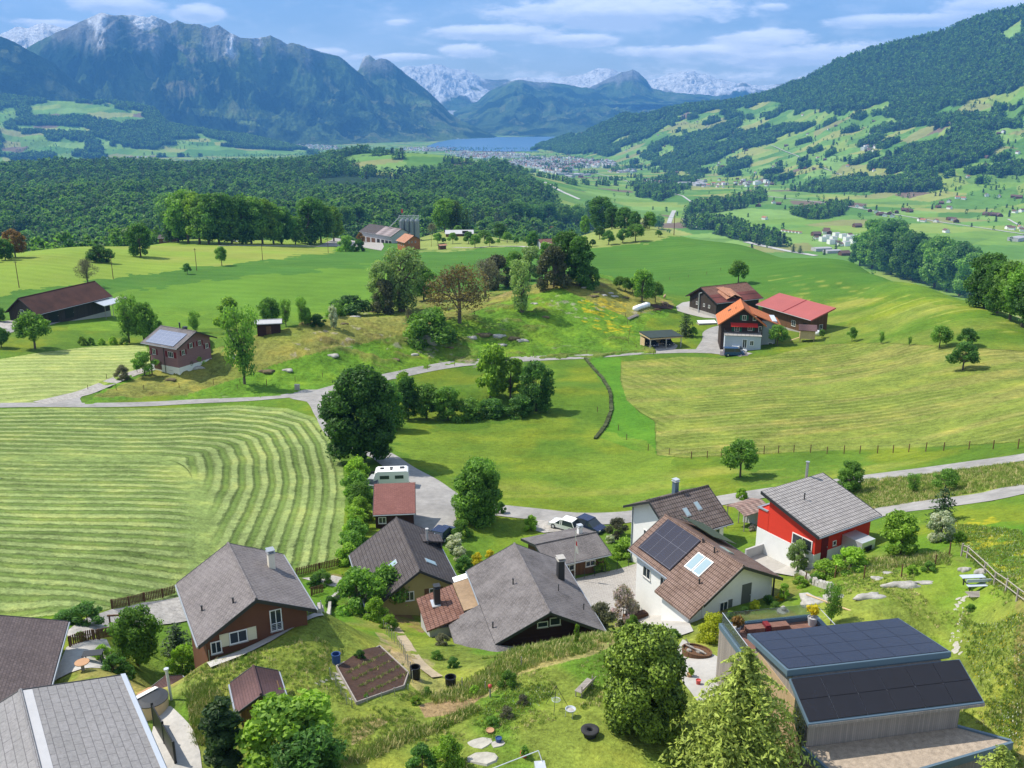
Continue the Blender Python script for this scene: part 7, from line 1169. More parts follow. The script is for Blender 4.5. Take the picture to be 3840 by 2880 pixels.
# ---------------------------------------------------------------- valley: houses, lanes, scattered trees
def at_rh(px, py, r=None):
    r = r or RH; a, t = pix(px, py); u = np.linspace(.01, 1, 500); x, y, z, D, _, _ = r.at(np.full(500, float(a)), u); k = np.nonzero((ZC-z)/D <= float(t))[0]
    if float(a) < r.a[0] or float(a) > r.a[-1] or len(k) == 0 or k[0] == 0: return at(px, py, d1=9000)
    k = k[0]; return float(x[k]), float(y[k]), float(z[k])
def tiny_house(name, L_, W_, h, rise, wall, roof, ov=.7):
    a = L_/2; b_ = W_/2; V = [(-a, -b_, -3), (a, -b_, -3), (a, b_, -3), (-a, b_, -3), (-a, -b_, h), (a, -b_, h), (a, b_, h), (-a, b_, h), (-a, 0, h+rise), (a, 0, h+rise)]
    o = ov; s = rise/b_; V += [(-a-o, -b_-o, h-o*s+.1), (a+o, -b_-o, h-o*s+.1), (a+o, 0, h+rise+.15), (-a-o, 0, h+rise+.15), (a+o, b_+o, h-o*s+.1), (-a-o, b_+o, h-o*s+.1)]
    F = [(0, 1, 5, 4), (2, 3, 7, 6), (1, 2, 6, 9, 5), (3, 0, 4, 8, 7), (10, 11, 12, 13), (13, 12, 14, 15)]; me = bpy.data.meshes.new(name); me.from_pydata(V, [], F); me.materials.append(wall); me.materials.append(roof)
    for i in (4, 5): me.polygons[i].material_index = 1
    nn = MB()     # window bands as dark openings
    me.update(); return me
rw, rb, rt, rg_, rr_ = MT['white'], mat('roof_far_brown', None, (.13,.08,.065), .9), mat('roof_far_terracotta', None, (.33,.15,.09), .9), mat('roof_far_grey', None, (.33,.33,.35), .8), mat('roof_far_red', None, (.5,.12,.07), .8)
VH = [(tiny_house('valley_house', 12, 10, 5.5, 3.2, rw, rb), 'white walled valley house with brown gable roof'), (tiny_house('valley_house', 13, 10, 5, 3.2, MT['brwood'], rb), 'brown timber valley house with dark gable roof'), (tiny_house('valley_house', 12, 9, 5, 3, rw, rt), 'white walled valley house with terracotta gable roof'),
      (tiny_house('valley_barn', 18, 12, 5, 4, MT['brwood'], rb), 'large brown valley barn with dark roof'), (tiny_house('apartment_block', 15, 13, 11, .9, rw, rg_, .2), 'white flat roofed apartment block in the valley'), (tiny_house('valley_hall', 42, 22, 7, 1.2, MT['greyw'], rg_, .2), 'wide low hall with pale flat roof in the valley')]
HC = 0
def vh(px, py, k, where, rot=None, rh=True, s=1.0):
    global HC
    x, y, z = at_rh(px, py) if rh else at(px, py, d1=9000); me, lab = VH[k]; o = link(me.name.split('.')[0], me, None, (x, y, z), R.uniform(0, 3.1) if rot is None else rot); o.scale = (s, s, s); HC += 1
    g = ['white brown roofed houses', 'timber houses', 'terracotta roofed houses', 'barns', 'apartment blocks', 'wide halls'][k]+' '+where; tag(o, lab+' '+where, ['house','house','house','barn','apartment block','hall'][k], g); return o
near = [(2843,775,3),(2901,763,0),(2920,768,1),(2977,785,3),(3017,781,1),(3030,783,0),(2867,823,2),(3214,777,0),(3230,780,0),(3262,795,1),(3285,800,0),(3300,808,3),(3318,812,0),(3335,805,1),(3345,815,0),(3362,800,1),(3393,792,3),(3410,796,3),(3451,830,0),(3462,832,2),(3509,833,2),(3560,826,1),(3585,834,3),(3575,828,0),(3214,852,3),(3590,746,2),(3613,748,2),(3530,765,1),(3558,760,0),(3518,780,1),(3560,784,0),(3700,808,3),(3715,809,3),(3730,810,3),(3748,812,3),(3745,740,2),(3800,742,1),(3820,744,3),(3700,736,0),(3781,859,0),(3795,862,0),(3825,858,2),(3835,868,0),(3547,872,0),(3816,902,5),(3060,884,3),(3095,876,0),(3110,878,1),(3805,800,0),(3830,795,0),(3290,865,1),(3330,868,1),(3100,868,1)]
for p in near: vh(p[0], p[1], p[2], 'among green fields')
for i, (px, py) in enumerate([(3060,897),(3085,905),(3100,897),(3125,903),(3140,915),(3160,893),(3175,905),(3190,898),(3150,922),(3115,915),(3172,922),(3200,914),(3222,908),(3238,915),(3250,902),(3135,888),(3185,886),(3225,895)]): vh(px, py, 4 if i % 4 else 0, 'in the white village below the slope', rot=.3, rh=False, s=.8)
vh(3080,940,5,'at the white village', .25, False, .8); vh(3120,948,5,'at the white village', .25, False, .7); vh(3165,957,3,'at the white village', .25, False)
for i in range(6): o = vh(2935+i*13, 868+i*1.5, 2, 'in a red roofed row', .2, False, .55)
def cluster(n, cx, cy, rx, ry, where, mix=(0, 0, 1, 2, 4), rh=False, s=1.0):
    for _ in range(n): t = R.uniform(0, 6.28); q = R.uniform(0, 1)**.6; vh(cx+math.cos(t)*rx*q, cy+math.sin(t)*ry*q, R.choice(mix), where, rh=rh, s=s*R.uniform(.8, 1.2))
cluster(52, 2780, 690, 215, 17, 'in the roadside village'); cluster(8, 2620, 690, 60, 8, 'in the roadside village', (5,)); cluster(26, 2470, 682, 75, 9, 'beyond the roadside village'); cluster(10, 2160, 660, 110, 6, 'at the long depot', (5, 5, 3)); cluster(18, 2330, 645, 60, 8, 'beside the depot', (0, 4, 5, 2)); cluster(14, 3260, 560, 30, 10, 'on the upper terrace', rh=True)
for _ in range(48):
    while True:
        px, py = R.uniform(2300, 3830), R.uniform(430, 690); x, y, z = at_rh(px, py)
        if not woods_mask(np.array([x]), np.array([y]), np.array([z]), 'R')[0]: break
    vh(px, py, R.choice([0, 1, 1, 2, 3]), 'scattered over the right hand slope')
print('valley houses', HC)
# towns further off: too many to tell apart
def town(name, spots, label):
    V = []; F = []; mi = []
    for cx, cy, rx, ry, n in spots:
        for _ in range(n):
            t = R.uniform(0, 6.28); q = R.uniform(0, 1)**.55; x, y, z = at(cx+math.cos(t)*rx*q, cy+math.sin(t)*ry*q, d1=12000); th = R.uniform(0, 3.1); L_, W_, h = (R.uniform(11, 17), R.uniform(9, 13), R.uniform(6, 11)); big = R.random() < .09
            if big: L_, W_, h = R.uniform(30, 60), 24, 8
            c, s = math.cos(th), math.sin(th); P = [(-1, -1, -3), (1, -1, -3), (1, 1, -3), (-1, 1, -3), (-1, -1, h), (1, -1, h), (1, 1, h), (-1, 1, h), (-1, 0, h+(1 if big else 4)), (1, 0, h+(1 if big else 4))]; o = len(V)
            V += [(x+(u*L_/2)*c-(v*W_/2)*s, y+(u*L_/2)*s+(v*W_/2)*c, z+w_) for u, v, w_ in P]; F += [tuple(o+i for i in f) for f in ((0, 1, 5, 4), (2, 3, 7, 6), (1, 2, 6, 9, 5), (3, 0, 4, 8, 7), (4, 5, 9, 8), (8, 9, 6, 7))]; k = 3 if big else R.choice([1, 1, 1, 2, 3]); mi += [0, 0, 0, 0, k, k]
    me = bpy.data.meshes.new(name); me.from_pydata(V, [], F); [me.materials.append(m) for m in (rw, rb, rt, rg_)]; me.polygons.foreach_set('material_index', mi); me.update(); tag(link(name, me, kind='stuff'), label)
town('lakeside_town', [(2060,612,150,22,520),(1850,585,140,11,260),(2220,615,90,16,200),(2090,640,60,14,80),(1600,560,110,7,90),(1730,575,60,6,60)], 'mass of small houses in the town by the lake')
town('distant_town', [(1020,555,260,13,620),(870,545,110,9,160),(420,588,170,9,170),(120,588,120,6,60),(1500,520,300,6,80)], 'mass of small houses in the town below the left mountain')
LN = mat('lane_far', m_plain((.42,.41,.39), .1))
def far_strip(pts, w_, rh=True, lift=1.0):
    P = [at_rh(*p) if rh else at(*p) for p in pts]; Q = []
    for a, b in zip(P[:-1], P[1:]):
        n = max(2, int(math.hypot(b[0]-a[0], b[1]-a[1])/25)); Q += [(a[0]+(b[0]-a[0])*k/n, a[1]+(b[1]-a[1])*k/n, a[2]+(b[2]-a[2])*k/n) for k in range(n)]
    Q.append(P[-1]); Q = np.array(Q); T = np.gradient(Q[:, :2], axis=0); T /= np.linalg.norm(T, axis=1)[:, None]; N_ = np.stack([-T[:, 1], T[:, 0]], 1); Z = Q[:, 2] if rh else H(Q[:, 0], Q[:, 1]); V = []
    for q, n_, z in zip(Q, N_, Z): V += [(q[0]+n_[0]*w_/2, q[1]+n_[1]*w_/2, z+lift), (q[0]-n_[0]*w_/2, q[1]-n_[1]*w_/2, z+lift)]
    me = mesh_np('road', np.array(V), grid_faces(len(Q), 2), LN); 
    if me.polygons[0].normal.z < 0: me.flip_normals()
    link('road', me, kind='structure')
for pts, w_ in [([(2797,908),(2870,925),(2959,943),(3060,960)], 14), ([(2770,722),(2907,740),(3020,752),(3127,766),(3254,787),(3370,807),(3460,822),(3544,836),(3700,858),(3840,879),(4000,900)], 7), ([(2040,683),(2107,720),(2171,748)], 12), ([(2200,640),(2300,665),(2420,700),(2560,735),(2640,790)], 7), ([(2560,820),(2600,850),(2640,860)], 7), ([(3780,822),(3830,850),(3840,860)], 6)]: far_strip(pts, w_, False, .8)
far_strip([(2890,544),(2940,566),(2988,584),(3030,606),(3081,628),(3130,648),(3185,668)], 6); far_strip([(3160,500),(3320,480),(3460,460),(3600,445)], 6) if False else None
# pale river bed at the forest foot
strip('river', [(2508,838),(2518,812),(2528,790)], 11, mat('river_gravel', m_plain((.40,.40,.38), .3, .2)), .6, step=8)
# scattered field trees
x, y = jitter_grid(250, 2600, 1250, 4200, 62); k = (NR.uniform(0, 1, len(x)) < .42); x, y = x[k], y[k]; z = H(x, y); px, py = proj(x, y, z); k = (px > 2300) & (px < 3950) & ~in_plateau(x, y)[0] & (fbm(x, y, 220, 3, 99) > .42); P = [np.stack([x[k], y[k], z[k]-.5], 1)]
a = NR.uniform(.1, .6, 2200); u = NR.uniform(.03, .85, 2200); x, y, z, _, _, _ = RH.at(a, u); k = ~woods_mask(x, y, z, 'R') & (fbm(x, y, 300, 3, 98) > .45); P.append(np.stack([x[k], y[k], z[k]-.5], 1))
a = NR.uniform(-.6, -.2, 1500); u = NR.uniform(.03, .95, 1500); x, y, z, _, _, _ = LH.at(a, u); k = fbm(x, y, 300, 3, 97) > .45; P.append(np.stack([x[k], y[k], z[k]-.5], 1))
# tree belts on the far valley floor between the towns
x, y = jitter_grid(-3600, 2600, 5200, 8200, 42); z = H(x, y); px, py = proj(x, y, z); k = (fbm(x*.35, y*1.0, 170, 4, 93) > .545) & (px > 0) & (px < 2700); P.append(np.stack([x[k], y[k], z[k]-.5], 1))
P = np.concatenate(P); print('field trees', len(P)); scatter('field_trees', P, NR.uniform(8, 15, len(P)), C_FAR)
# ---------------------------------------------------------------- poles, fences
def pole(px, py, hp, label, name='utility_pole', group=None, r=.14, arm=True):
    x, y, z = at(px, py); h = hp*(y*cp-(z-ZC)*sp)/FPX/math.cos(PITCH); e = empty(name, (x, y, z), 0, label, 'pole', group); b = MB(); b.tube((0, 0, -.5), (0, 0, h), r, r*.7, 7); b.build('shaft', MT['brwood'], e)
    if arm: b = MB(); b.box(-.5, .5, -.05, .05, h-.7, h-.58); [b.tube((k, 0, h-.58), (k, 0, h-.4), .05, n=5) for k in (-.42, .42)]; b.build('crossarm', MT['dmetal'], e)
for px, py, hp, l in ((72,1079,99,'leftmost wooden pole on the bright meadow'),(425,1046,86,'wooden pole beside bare tree on bright meadow'),(738,1015,81,'wooden pole between the two small meadow trees'),(985,976,60,'wooden pole right of slender pear tree'),(1231,949,55,'wooden pole near the silo farm yard'),(571,1403,84,'wooden pole in front of mauve chalet')): pole(px, py, hp, l)
pole(1618, 925, 72, 'thin mast beside the farm with silos', 'mast', r=.1, arm=False); pole(2527, 882, 78, 'dark lone mast above the river gap', 'mast', r=.25, arm=False)
def fence(pts, label, step=2.5, h=1.1, name='fence', m='brwood', r=.06, wires=2, rails=0, cat='fence', world=None):
    W_ = world or [at(*p) for p in pts]; P = []
    for a, b in zip(W_[:-1], W_[1:]):
        n = max(1, round(math.hypot(b[0]-a[0], b[1]-a[1])/step)); P += [(a[0]+(b[0]-a[0])*k/n, a[1]+(b[1]-a[1])*k/n) for k in range(n)]
    P.append(W_[-1][:2]); P = [(x, y, float(H(x, y))) for x, y in P]; o = P[0]; e = empty(name, o, 0, label, cat)
    for p in P[:100]:
        b = MB(); d = np.array(p)-o; b.tube((d[0], d[1], d[2]-.4), (d[0]+R.uniform(-.04, .04), d[1], d[2]+h*R.uniform(.92, 1.08)), r, n=5); b.build('post', MT[m], e)
    for k in range(wires+rails):
        b = MB(); hh = h*(k+1)/(wires+rails)*.92
        for p, q in zip(P[:-1], P[1:]): d = np.array(p)-o; f = np.array(q)-o; b.tube((d[0], d[1], d[2]+hh), (f[0], f[1], f[2]+hh), .006 if k < wires else .05, n=4)
        b.build('wire' if k < wires else 'rail', MT['dmetal' if k < wires else m], e)
    return e
hf = [(2592,1720),(2652,1718),(2704,1712),(2780,1712),(2865,1703),(2919,1700),(2977,1696),(3039,1698),(3101,1702),(3165,1702),(3224,1701),(3290,1700),(3349,1699),(3407,1695),(3471,1693),(3538,1690),(3633,1685),(3724,1684),(3817,1683),(3900,1680)]
fence(hf, 'post and wire fence along lower edge of the hay field', step=99, h=1.25, r=.07)
fence([(2240,1545),(2290,1580),(2350,1650),(2430,1690),(2592,1720)], 'thin wire fence below the small earth bank', 6); fence([(890,1462),(1500,1392),(1900,1340),(2200,1325),(2330,1322)], 'roadside wire fence along the upper lane', 7); fence([(330,1462),(540,1462),(800,1440),(1000,1440)], 'wire fence at foot of the rough bank', 6)
fence([(2450,1330),(2355,1290),(2362,1240),(2345,1190)], 'fence climbing to the wrapped bales', 4); fence([(2160,1075),(2300,1070),(2440,1060),(2650,1030),(2750,1000)], 'long wire fence crossing green slope behind bales', 9); fence([(400,1420),(470,1395),(560,1400)], 'driveway fence below mauve chalet', 3)
fence([(3605,2085),(3625,2092),(3690,2152),(3770,2220),(3860,2290)], 'white log fence with wooden posts at right edge', 3, 1.1, m='greywood', wires=0, rails=2, r=.08); fence([(3020,2190),(3130,2170),(3240,2170),(3380,2165),(3505,2130),(3560,2085)], 'old wooden post fence below the bushes of red house', 4, 1.3)
fence([(1240,2540),(1300,2640),(1320,2655)], 'low wire fence round left end of soil bed', 1.0, .8, m='metal', r=.03, wires=4); fence([(1320,2655),(1430,2620),(1530,2590)], 'low wire fence at front of soil bed', 1.5, .5, m='metal', r=.03); fence([(1440,2360),(1490,2420),(1530,2500),(1548,2560)], 'wire fence between stone path and soil bed', 1.6, 1.0, m='metal', r=.03, wires=3)
fence([(786,2478),(900,2430),(1010,2386),(1110,2340),(1205,2292)], 'wire mesh fence in front of brown chalet', 1.8, .9, m='metal', r=.03, wires=5); fence([(2150,2180),(2270,2150),(2400,2110)], 'metal mesh fence behind flagpole court', 1.6, 1.1, m='dmetal', r=.03, wires=5)
def picket(pts, label, h=.95, m='brwood', step=.2):
    W_ = [at(*p) for p in pts]; o = np.array(W_[0]); e = empty('picket_fence', tuple(o), 0, label, 'fence'); pk = MB(); rl_ = MB()
    for a, b in zip(W_[:-1], W_[1:]):
        d = np.array(b[:2])-np.array(a[:2]); L_ = np.linalg.norm(d); d /= L_; n_ = np.array([-d[1], d[0]])*.02; n = int(L_/step)
        for k in range(n+1):
            c = np.array(a[:2])+d*k*step; z = float(H(*c))-o[2]; c = c-o[:2]; w_ = d*.055; q = [c-w_-n_, c+w_-n_, c+w_+n_, c-w_+n_]; pk.hull([(p[0], p[1], z+.05) for p in q], [(p[0], p[1], z+h) for p in q])
        for k in range(0, n+1, 11): c = np.array(a[:2])+d*k*step; z = float(H(*c))-o[2]; c = c-o[:2]-n_*3; b2 = MB(); b2.tube((c[0], c[1], z-.4), (c[0], c[1], z+h+.05), .06, n=5); b2.build('post', MT[m], e)
        for hh in (.25, .75): A = np.array(a)-o; B_ = np.array(b)-o; rl_.tube((A[0]-n_[0]*2, A[1]-n_[1]*2, A[2]+h*hh), (B_[0]-n_[0]*2, B_[1]-n_[1]*2, B_[2]+h*hh), .03, n=4)
    pk.build('pickets', MT[m], e); rl_.build('rail', MT[m], e)
picket([(420,2284),(540,2256),(660,2226)], 'brown picket fence between gravel yard and striped field'); picket([(1112,2160),(1200,2140),(1285,2120)], 'brown picket fence right of brown chalet'); picket([(262,2428),(370,2400),(440,2384)], 'weathered picket fence in front of dark paved yard'); picket([(2262,2335),(2330,2315)], 'short dark picket fence beside the paved court'); picket([(1168,2235),(1215,2222)], 'short picket fence end beside chalet corner')
# ---------------------------------------------------------------- vehicles
def paint(n, c): return mat(n, None, c, .25, .6)
def vehicle(name, px, py, rz, label, col, L_=4.3, W_=1.8, h=1.45, van=False, cat='car', pos=None):
    x, y, z = pos or at(px, py); e = empty(name, (x, y, z+.02), rz, label, cat); a = L_/2; w_ = W_/2; hb = h*.56
    lo = [(-a, .3), (-a, hb*.95), (-a*.9, hb), (a*.55, hb), (a*.95, hb*.82), (a, hb*.6), (a, .3)] if not van else [(-a, .3), (-a, h*.55), (a*.72, h*.55), (a*.96, h*.42), (a, .3)]
    b = MB(); b.hull([(u, -w_, v) for u, v in lo], [(u, w_, v) for u, v in lo]); body = b.build('body', col, e)
    up = [(-a*.93, hb), (-a*.72, h*.97), (-a*.3, h), (a*.12, h*.97), (a*.52, hb)] if not van else [(-a*.99, h*.55), (-a*.97, h*.96), (-a*.8, h), (a*.35, h), (a*.72, h*.55)]
    b = MB(); k = .86; b.hull([(u, -w_*(1 if v < h*.6 else k), v) for u, v in up], [(u, w_*(1 if v < h*.6 else k), v) for u, v in up]); b.build('window_glass', MT['glass'], e)
    b = MB(); ru = [(u, v) for u, v in up[1:4]]; b.hull([(u, -w_*k-.01, v-.06) for u, v in ru], [(u, -w_*k-.01, v+.02) for u, v in ru]) if False else b.slab([(ru[0][0], -w_*k, h+.02), (ru[2][0], -w_*k, h+.02), (ru[2][0], w_*k, h+.02), (ru[0][0], w_*k, h+.02)], .12)
    for u in (up[0][0]*.98, 0, up[4][0]*.9 if van else up[3][0]):
        for s in (-1, 1): uu = max(min(u, up[3][0]), up[1][0]); b.hull([(u-.05, s*w_*1.0-.02, hb), (u+.05, s*w_*1.0-.02, hb), (u+.05, s*w_+.02, hb), (u-.05, s*w_+.02, hb)], [(uu-.05, s*w_*k-.02, h), (uu+.05, s*w_*k-.02, h), (uu+.05, s*w_*k+.02, h), (uu-.05, s*w_*k+.02, h)])
    b.build('roof', col, e)
    for u in (-a*.62, a*.62):
        for s in (-1, 1): b = MB(); b.tube((u, s*(w_-.18), .33), (u, s*(w_+.02), .33), .33, n=14); t = b.build('wheel', MT['rubber'], e); b = MB(); b.tube((u, s*(w_+.02), .33), (u, s*(w_+.035), .33), .19, n=10); b.build('rim', MT['zinc'], t)
    for s in (-1, 1): b = MB(); b.box(a-.06, a+.015, s*w_*.72-.16, s*w_*.72+.16, hb*.68, hb*.84); b.build('headlight', MT['zinc'], e); b = MB(); b.box(-a-.015, -a+.05, s*w_*.78-.12, s*w_*.78+.12, hb*.7, hb*.9); b.build('tail_light', MT['redp'], e)
    return e
PB_ = paint('paint_blue', (.025,.07,.17)); PD_ = paint('paint_navy', (.012,.02,.06)); PW_ = paint('paint_car_white', (.78,.78,.77)); PK_ = paint('paint_black', (.015,.015,.018)); PG_ = paint('paint_silver', (.35,.36,.37))
vehicle('van', 2752, 1333, -.06, 'blue van with raised roof parked below grey farmhouse terrace', PB_, 5.0, 1.95, 1.95, True, 'van'); vehicle('car', 2768, 1319, -.35, 'white car half hidden behind the blue van', PW_)
vehicle('car', 0, 0, -1.2, 'dark blue car under left bay of the carport', PD_, pos=(36.2, 232.0, float(H(36.2, 232))+.3)); vehicle('car', 0, 0, -1.2, 'black car under right bay of the carport', PK_, pos=(40.3, 232.8, float(H(40.3, 232.8))+.3))
vehicle('car', 1662, 2016, 1.15, 'dark blue car parked behind the dark tiled house', PD_, 4.2, 1.85); vehicle('car', 2118, 1982, 2.55, 'white car parked beside the lane behind low house', PW_, 3.9, 1.7); vehicle('car', 2212, 1985, -.75, 'navy car parked beside the lane behind low house', PD_, 4.1, 1.75)
vehicle('car', 1412, 1818, 1.4, 'silver car squeezed between hedge and caravan', PG_, 4.2, 1.75); vehicle('car', 1300, 893, .1, 'white car parked in the silo farm yard', PW_, 4.6, 2.0); vehicle('car', 880, 910, .1, 'white car beside small hut at forest edge', PW_)
x, y, z = at(1470, 1822); cv = empty('caravan', (x, y, z), .09, 'white caravan with roof hatches parked behind red garage', 'caravan'); b = MB(); pr = [(-2.5, .5), (-2.5, 1.5), (-2.2, 2.4), (-1.9, 2.6), (2.1, 2.6), (2.35, 2.45), (2.45, .5)]; b.hull([(u, -1.05, v) for u, v in pr], [(u, 1.05, v) for u, v in pr]); b.build('body', PW_, cv)
for u, v, s in ((-1.3, .2, .25), (0, .3, .22), (1.5, .3, .32), (0, -.35, .15)): b = MB(); b.box(u-s, u+s, v-s, v+s, 2.6, 2.68); b.build('roof_hatch', MT['dmetal'], cv)
b = MB(); b.box(-1.6, -.3, -1.08, -1.04, 1.5, 2.0); b.box(.5, 1.7, -1.08, -1.04, 1.5, 2.0); b.build('window', MT['glass'], cv)
for s in (-1, 1): b = MB(); b.tube((0, s*.9, .33), (0, s*1.07, .33), .33, n=14); b.build('wheel', MT['rubber'], cv)
b = MB(); b.tube((-2.5, .4, .5), (-3.8, 0, .5), .05); b.tube((-2.5, -.4, .5), (-3.8, 0, .5), .05); b.build('drawbar', MT['zinc'], cv)
x, y, z = at(1408, 1788); mo = empty('motorcycle', (x, y, z), .2, 'black and chrome motorcycle standing beside the caravan', 'motorcycle')
for u in (-.7, .7): b = MB(); b.tube((u, -.07, .32), (u, .07, .32), .32, n=14); b.build('wheel', MT['rubber'], mo)
b = MB(); b.tube((-.7, 0, .35), (0, 0, .7), .09); b.tube((0, 0, .7), (.7, 0, .4), .07); b.box(-.15, .35, -.15, .15, .35, .75); b.build('frame', MT['metal'], mo); b = MB(); b.box(-.7, .05, -.14, .14, .72, .84); b.build('seat', MT['black'], mo); b = MB(); b.tube((.45, -.38, 1.0), (.45, .38, 1.0), .025); b.tube((.5, 0, .5), (.42, 0, 1.0), .04); b.build('handlebar', MT['zinc'], mo)
# ---------------------------------------------------------------- farm things
x, y, z = at(2405, 1156); bl_ = empty('wrapped_bales', (x, y, z), .95, 'row of bales under white plastic wrap beside the paddock', 'bales')
for i in range(6): b = MB(); b.lathe([(0, 0), (.75, 0), (.95, .3), (.98, .7), (.85, 1.1), (.5, 1.3), (0, 1.32)], 14, (i*1.35-3.4, R.uniform(-.1, .1), -.1)); b.build('bale', MT['wrap'], bl_, smooth=True)
x, y, z = at(2372, 1190); lg = empty('timber_stack', (x, y, z), 1.0, 'long weathered timbers lying downhill from white bales', 'timber')
for i in range(5): b = MB(); b.tube((-3.5+i*.3, i*.28-.5, .12+.1*(i % 2)), (3.0+i*.2, i*.28-.5, .12+.1*(i % 2)), .12); b.build('beam', MT['greywood'], lg)
def cow(px, py, rz, label, m, down=False, s=1.0):
    x, y, z = at(px, py); V = [(0, 0, 1.0), (-.45, 0, 1.02), (-.85, 0, 1.05), (.4, 0, 1.0), (.75, 0, 1.12), (1.1, 0, 1.28 if not down else .85), (1.38, 0, 1.25 if not down else .45), (1.62, 0, 1.08 if not down else .25)]; E = [(0, 1), (1, 2), (0, 3), (3, 4), (4, 5), (5, 6), (6, 7)]; Rr = [.36, .36, .3, .36, .28, .16, .13, .08]
    for u, par in ((-.8, 2), (.6, 4)):
        for q in (-.2, .2):
            k = len(V); back = u < 0; V += [(u, q, .72), (u+(-.05 if back else .03), q, .42), (u+(.02 if back else -.02), q, .02)]; E += [(par, k), (k, k+1), (k+1, k+2)]; Rr += [.15 if back else .12, .075, .06]
    k = len(V); V += [(-1.1, 0, .9), (-1.14, 0, .45)]; E += [(2, k), (k, k+1)]; Rr += [.04, .03]
    for q in (-1, 1): k = len(V); V += [(1.3, q*.2, 1.34 if not down else .55)]; E += [(6, k)]; Rr += [.035]
    me = bpy.data.meshes.new('cow'); me.from_pydata(V, E, []); me.materials.append(MT[m]); o = link('cow', me, None, (x, y, z), rz); o.scale = (s, s, s); tag(o, label, 'cow', None); md = o.modifiers.new('skin', 'SKIN'); sv = me.skin_vertices[0].data
    for i, r in enumerate(Rr): sv[i].radius = (r, r)
    sv[0].use_root = True; o.modifiers.new('sub', 'SUBSURF').levels = 1; o.modifiers['sub'].render_levels = 1
cow(2494, 1148, 2.6, 'light tan cow standing on dark soil of paddock', 'skin'); cow(2466, 1172, 2.9, 'dark brown cow grazing on grass below paddock', 'hide2', True, .9); cow(2492, 1120, 1.2, 'pale cow standing behind the dark paddock', 'skin', s=.9)
x, y, z = at(2712, 1150); o = MB().hull([(-1.5, -1, 0), (1.5, -1, 0), (1.5, 1, 0), (-1.5, 1, 0)], [(-1.1, -.6, 1.3), (1.2, -.5, 1.1), (1.0, .6, 1.4), (-1.2, .6, 1.0)]).build('covered_machine', MT['bluet'], None, (x, y, z), .4); tag(o, 'bright blue tarpaulin covering a machine by old barn', 'tarpaulin')
x, y, z = at(3062, 1258); o = MB().lathe([(0, 0), (.9, 0), (1.1, .5), (1.0, 1.1), (.5, 1.4), (0, 1.42)], 16).build('silage_bale', MT['wrap'], None, (x, y, z), 0, True); tag(o, 'single white wrapped bale at corner of red roofed barn', 'bale')
x, y, z = at(2650, 1215); gb = empty('cold_frame', (x, y, z), .15, 'white cold frame in fenced vegetable plot by farm', 'cold frame'); b = MB(); b.slab([(-2.6, -1, .5), (2.6, -1, .5), (2.6, 1, .9), (-2.6, 1, .9)], .05); b.build('cover', MT['wrap'], gb); b = MB(); b.box(-2.6, 2.6, -1, 1, -.2, .42); b.build('box', MT['greywood'], gb)
x, y, z = at(1115, 1463); o = MB().box(-.5, .5, -.3, .3, 0, 1.2).box(-.55, .55, -.35, .35, 1.2, 1.28).build('junction_box', MT['conc2'], None, (x, y, z)); tag(o, 'small grey utility cabinet beside the upper lane', 'cabinet')
# ---------------------------------------------------------------- garden things in front
def thing(name, px, py, rz, label, cat, dz=0): x, y, z = at(px, py); return empty(name, (x, y, z+dz), rz, label, cat)
t = thing('garden_bench', 2190, 2592, .98, 'weathered slatted wooden bench on the lawn', 'bench')
b = MB(); [b.box(-.85, .85, -.26+i*.105, -.17+i*.105, .42, .455) for i in range(5)]; b.build('seat', MT['greywood'], t); b = MB(); [b.hull([(-.85, -.30-.06*i, .52+i*.12), (.85, -.30-.06*i, .52+i*.12), (.85, -.27-.06*i, .52+i*.12), (-.85, -.27-.06*i, .52+i*.12)], [(-.85, -.33-.06*i, .61+i*.12), (.85, -.33-.06*i, .61+i*.12), (.85, -.30-.06*i, .61+i*.12), (-.85, -.30-.06*i, .61+i*.12)]) for i in range(3)]; b.build('backrest', MT['greywood'], t)
for u in (-.7, .7):
    for v in (-.22, .22): b = MB(); b.box(u-.03, u+.03, v-.03, v+.03, -.1, .42 if v > 0 else .85); b.build('leg', MT['greywood'], t)
t = thing('tripod_grill', 2085, 2660, 0, 'tall metal tripod with round grill grate hanging over lawn', 'grill')
for k in range(3): a = k*2.09+.3; b = MB(); b.tube((math.cos(a)*.85, math.sin(a)*.85, 0), (0, 0, 1.75), .018, n=5); b.build('leg', MT['dmetal'], t)
b = MB(); n = 20; [b.tube((math.cos(6.283*k/n)*.27, math.sin(6.283*k/n)*.27, .72), (math.cos(6.283*(k+1)/n)*.27, math.sin(6.283*(k+1)/n)*.27, .72), .02, n=5) for k in range(n)]; [b.tube((-.26*math.cos(q), .27*math.sin(q), .72), (.26*math.cos(q), .27*math.sin(q), .72), .008, n=4) for q in [i*.35-1.2 for i in range(8)]]; b.build('grate', MT['zinc'], t); b = MB(); [b.tube((math.cos(k*2.09)*.26, math.sin(k*2.09)*.26, .72), (0, 0, 1.7), .006, n=4) for k in range(3)]; b.build('chain', MT['dmetal'], t)
t = thing('fire_bowl', 2139, 2688, 0, 'round steel fire bowl with ash standing on legs', 'fire bowl'); b = MB(); b.lathe([(0, .38), (.2, .40), (.33, .56), (.34, .6), (.29, .6), (.2, .48), (0, .45)], 22); b.build('bowl', MT['zinc'], t); b = MB(); b.lathe([(.22, .52), (.1, .55), (0, .56)], 12); b.build('ash', MT['conc2'], t)
for k in range(3): a = k*2.09-1.2; b = MB(); b.tube((math.cos(a)*.28, math.sin(a)*.28, .5), (math.cos(a)*.33, math.sin(a)*.33, 0), .025, n=5); b.build('leg', MT['zinc'], t)
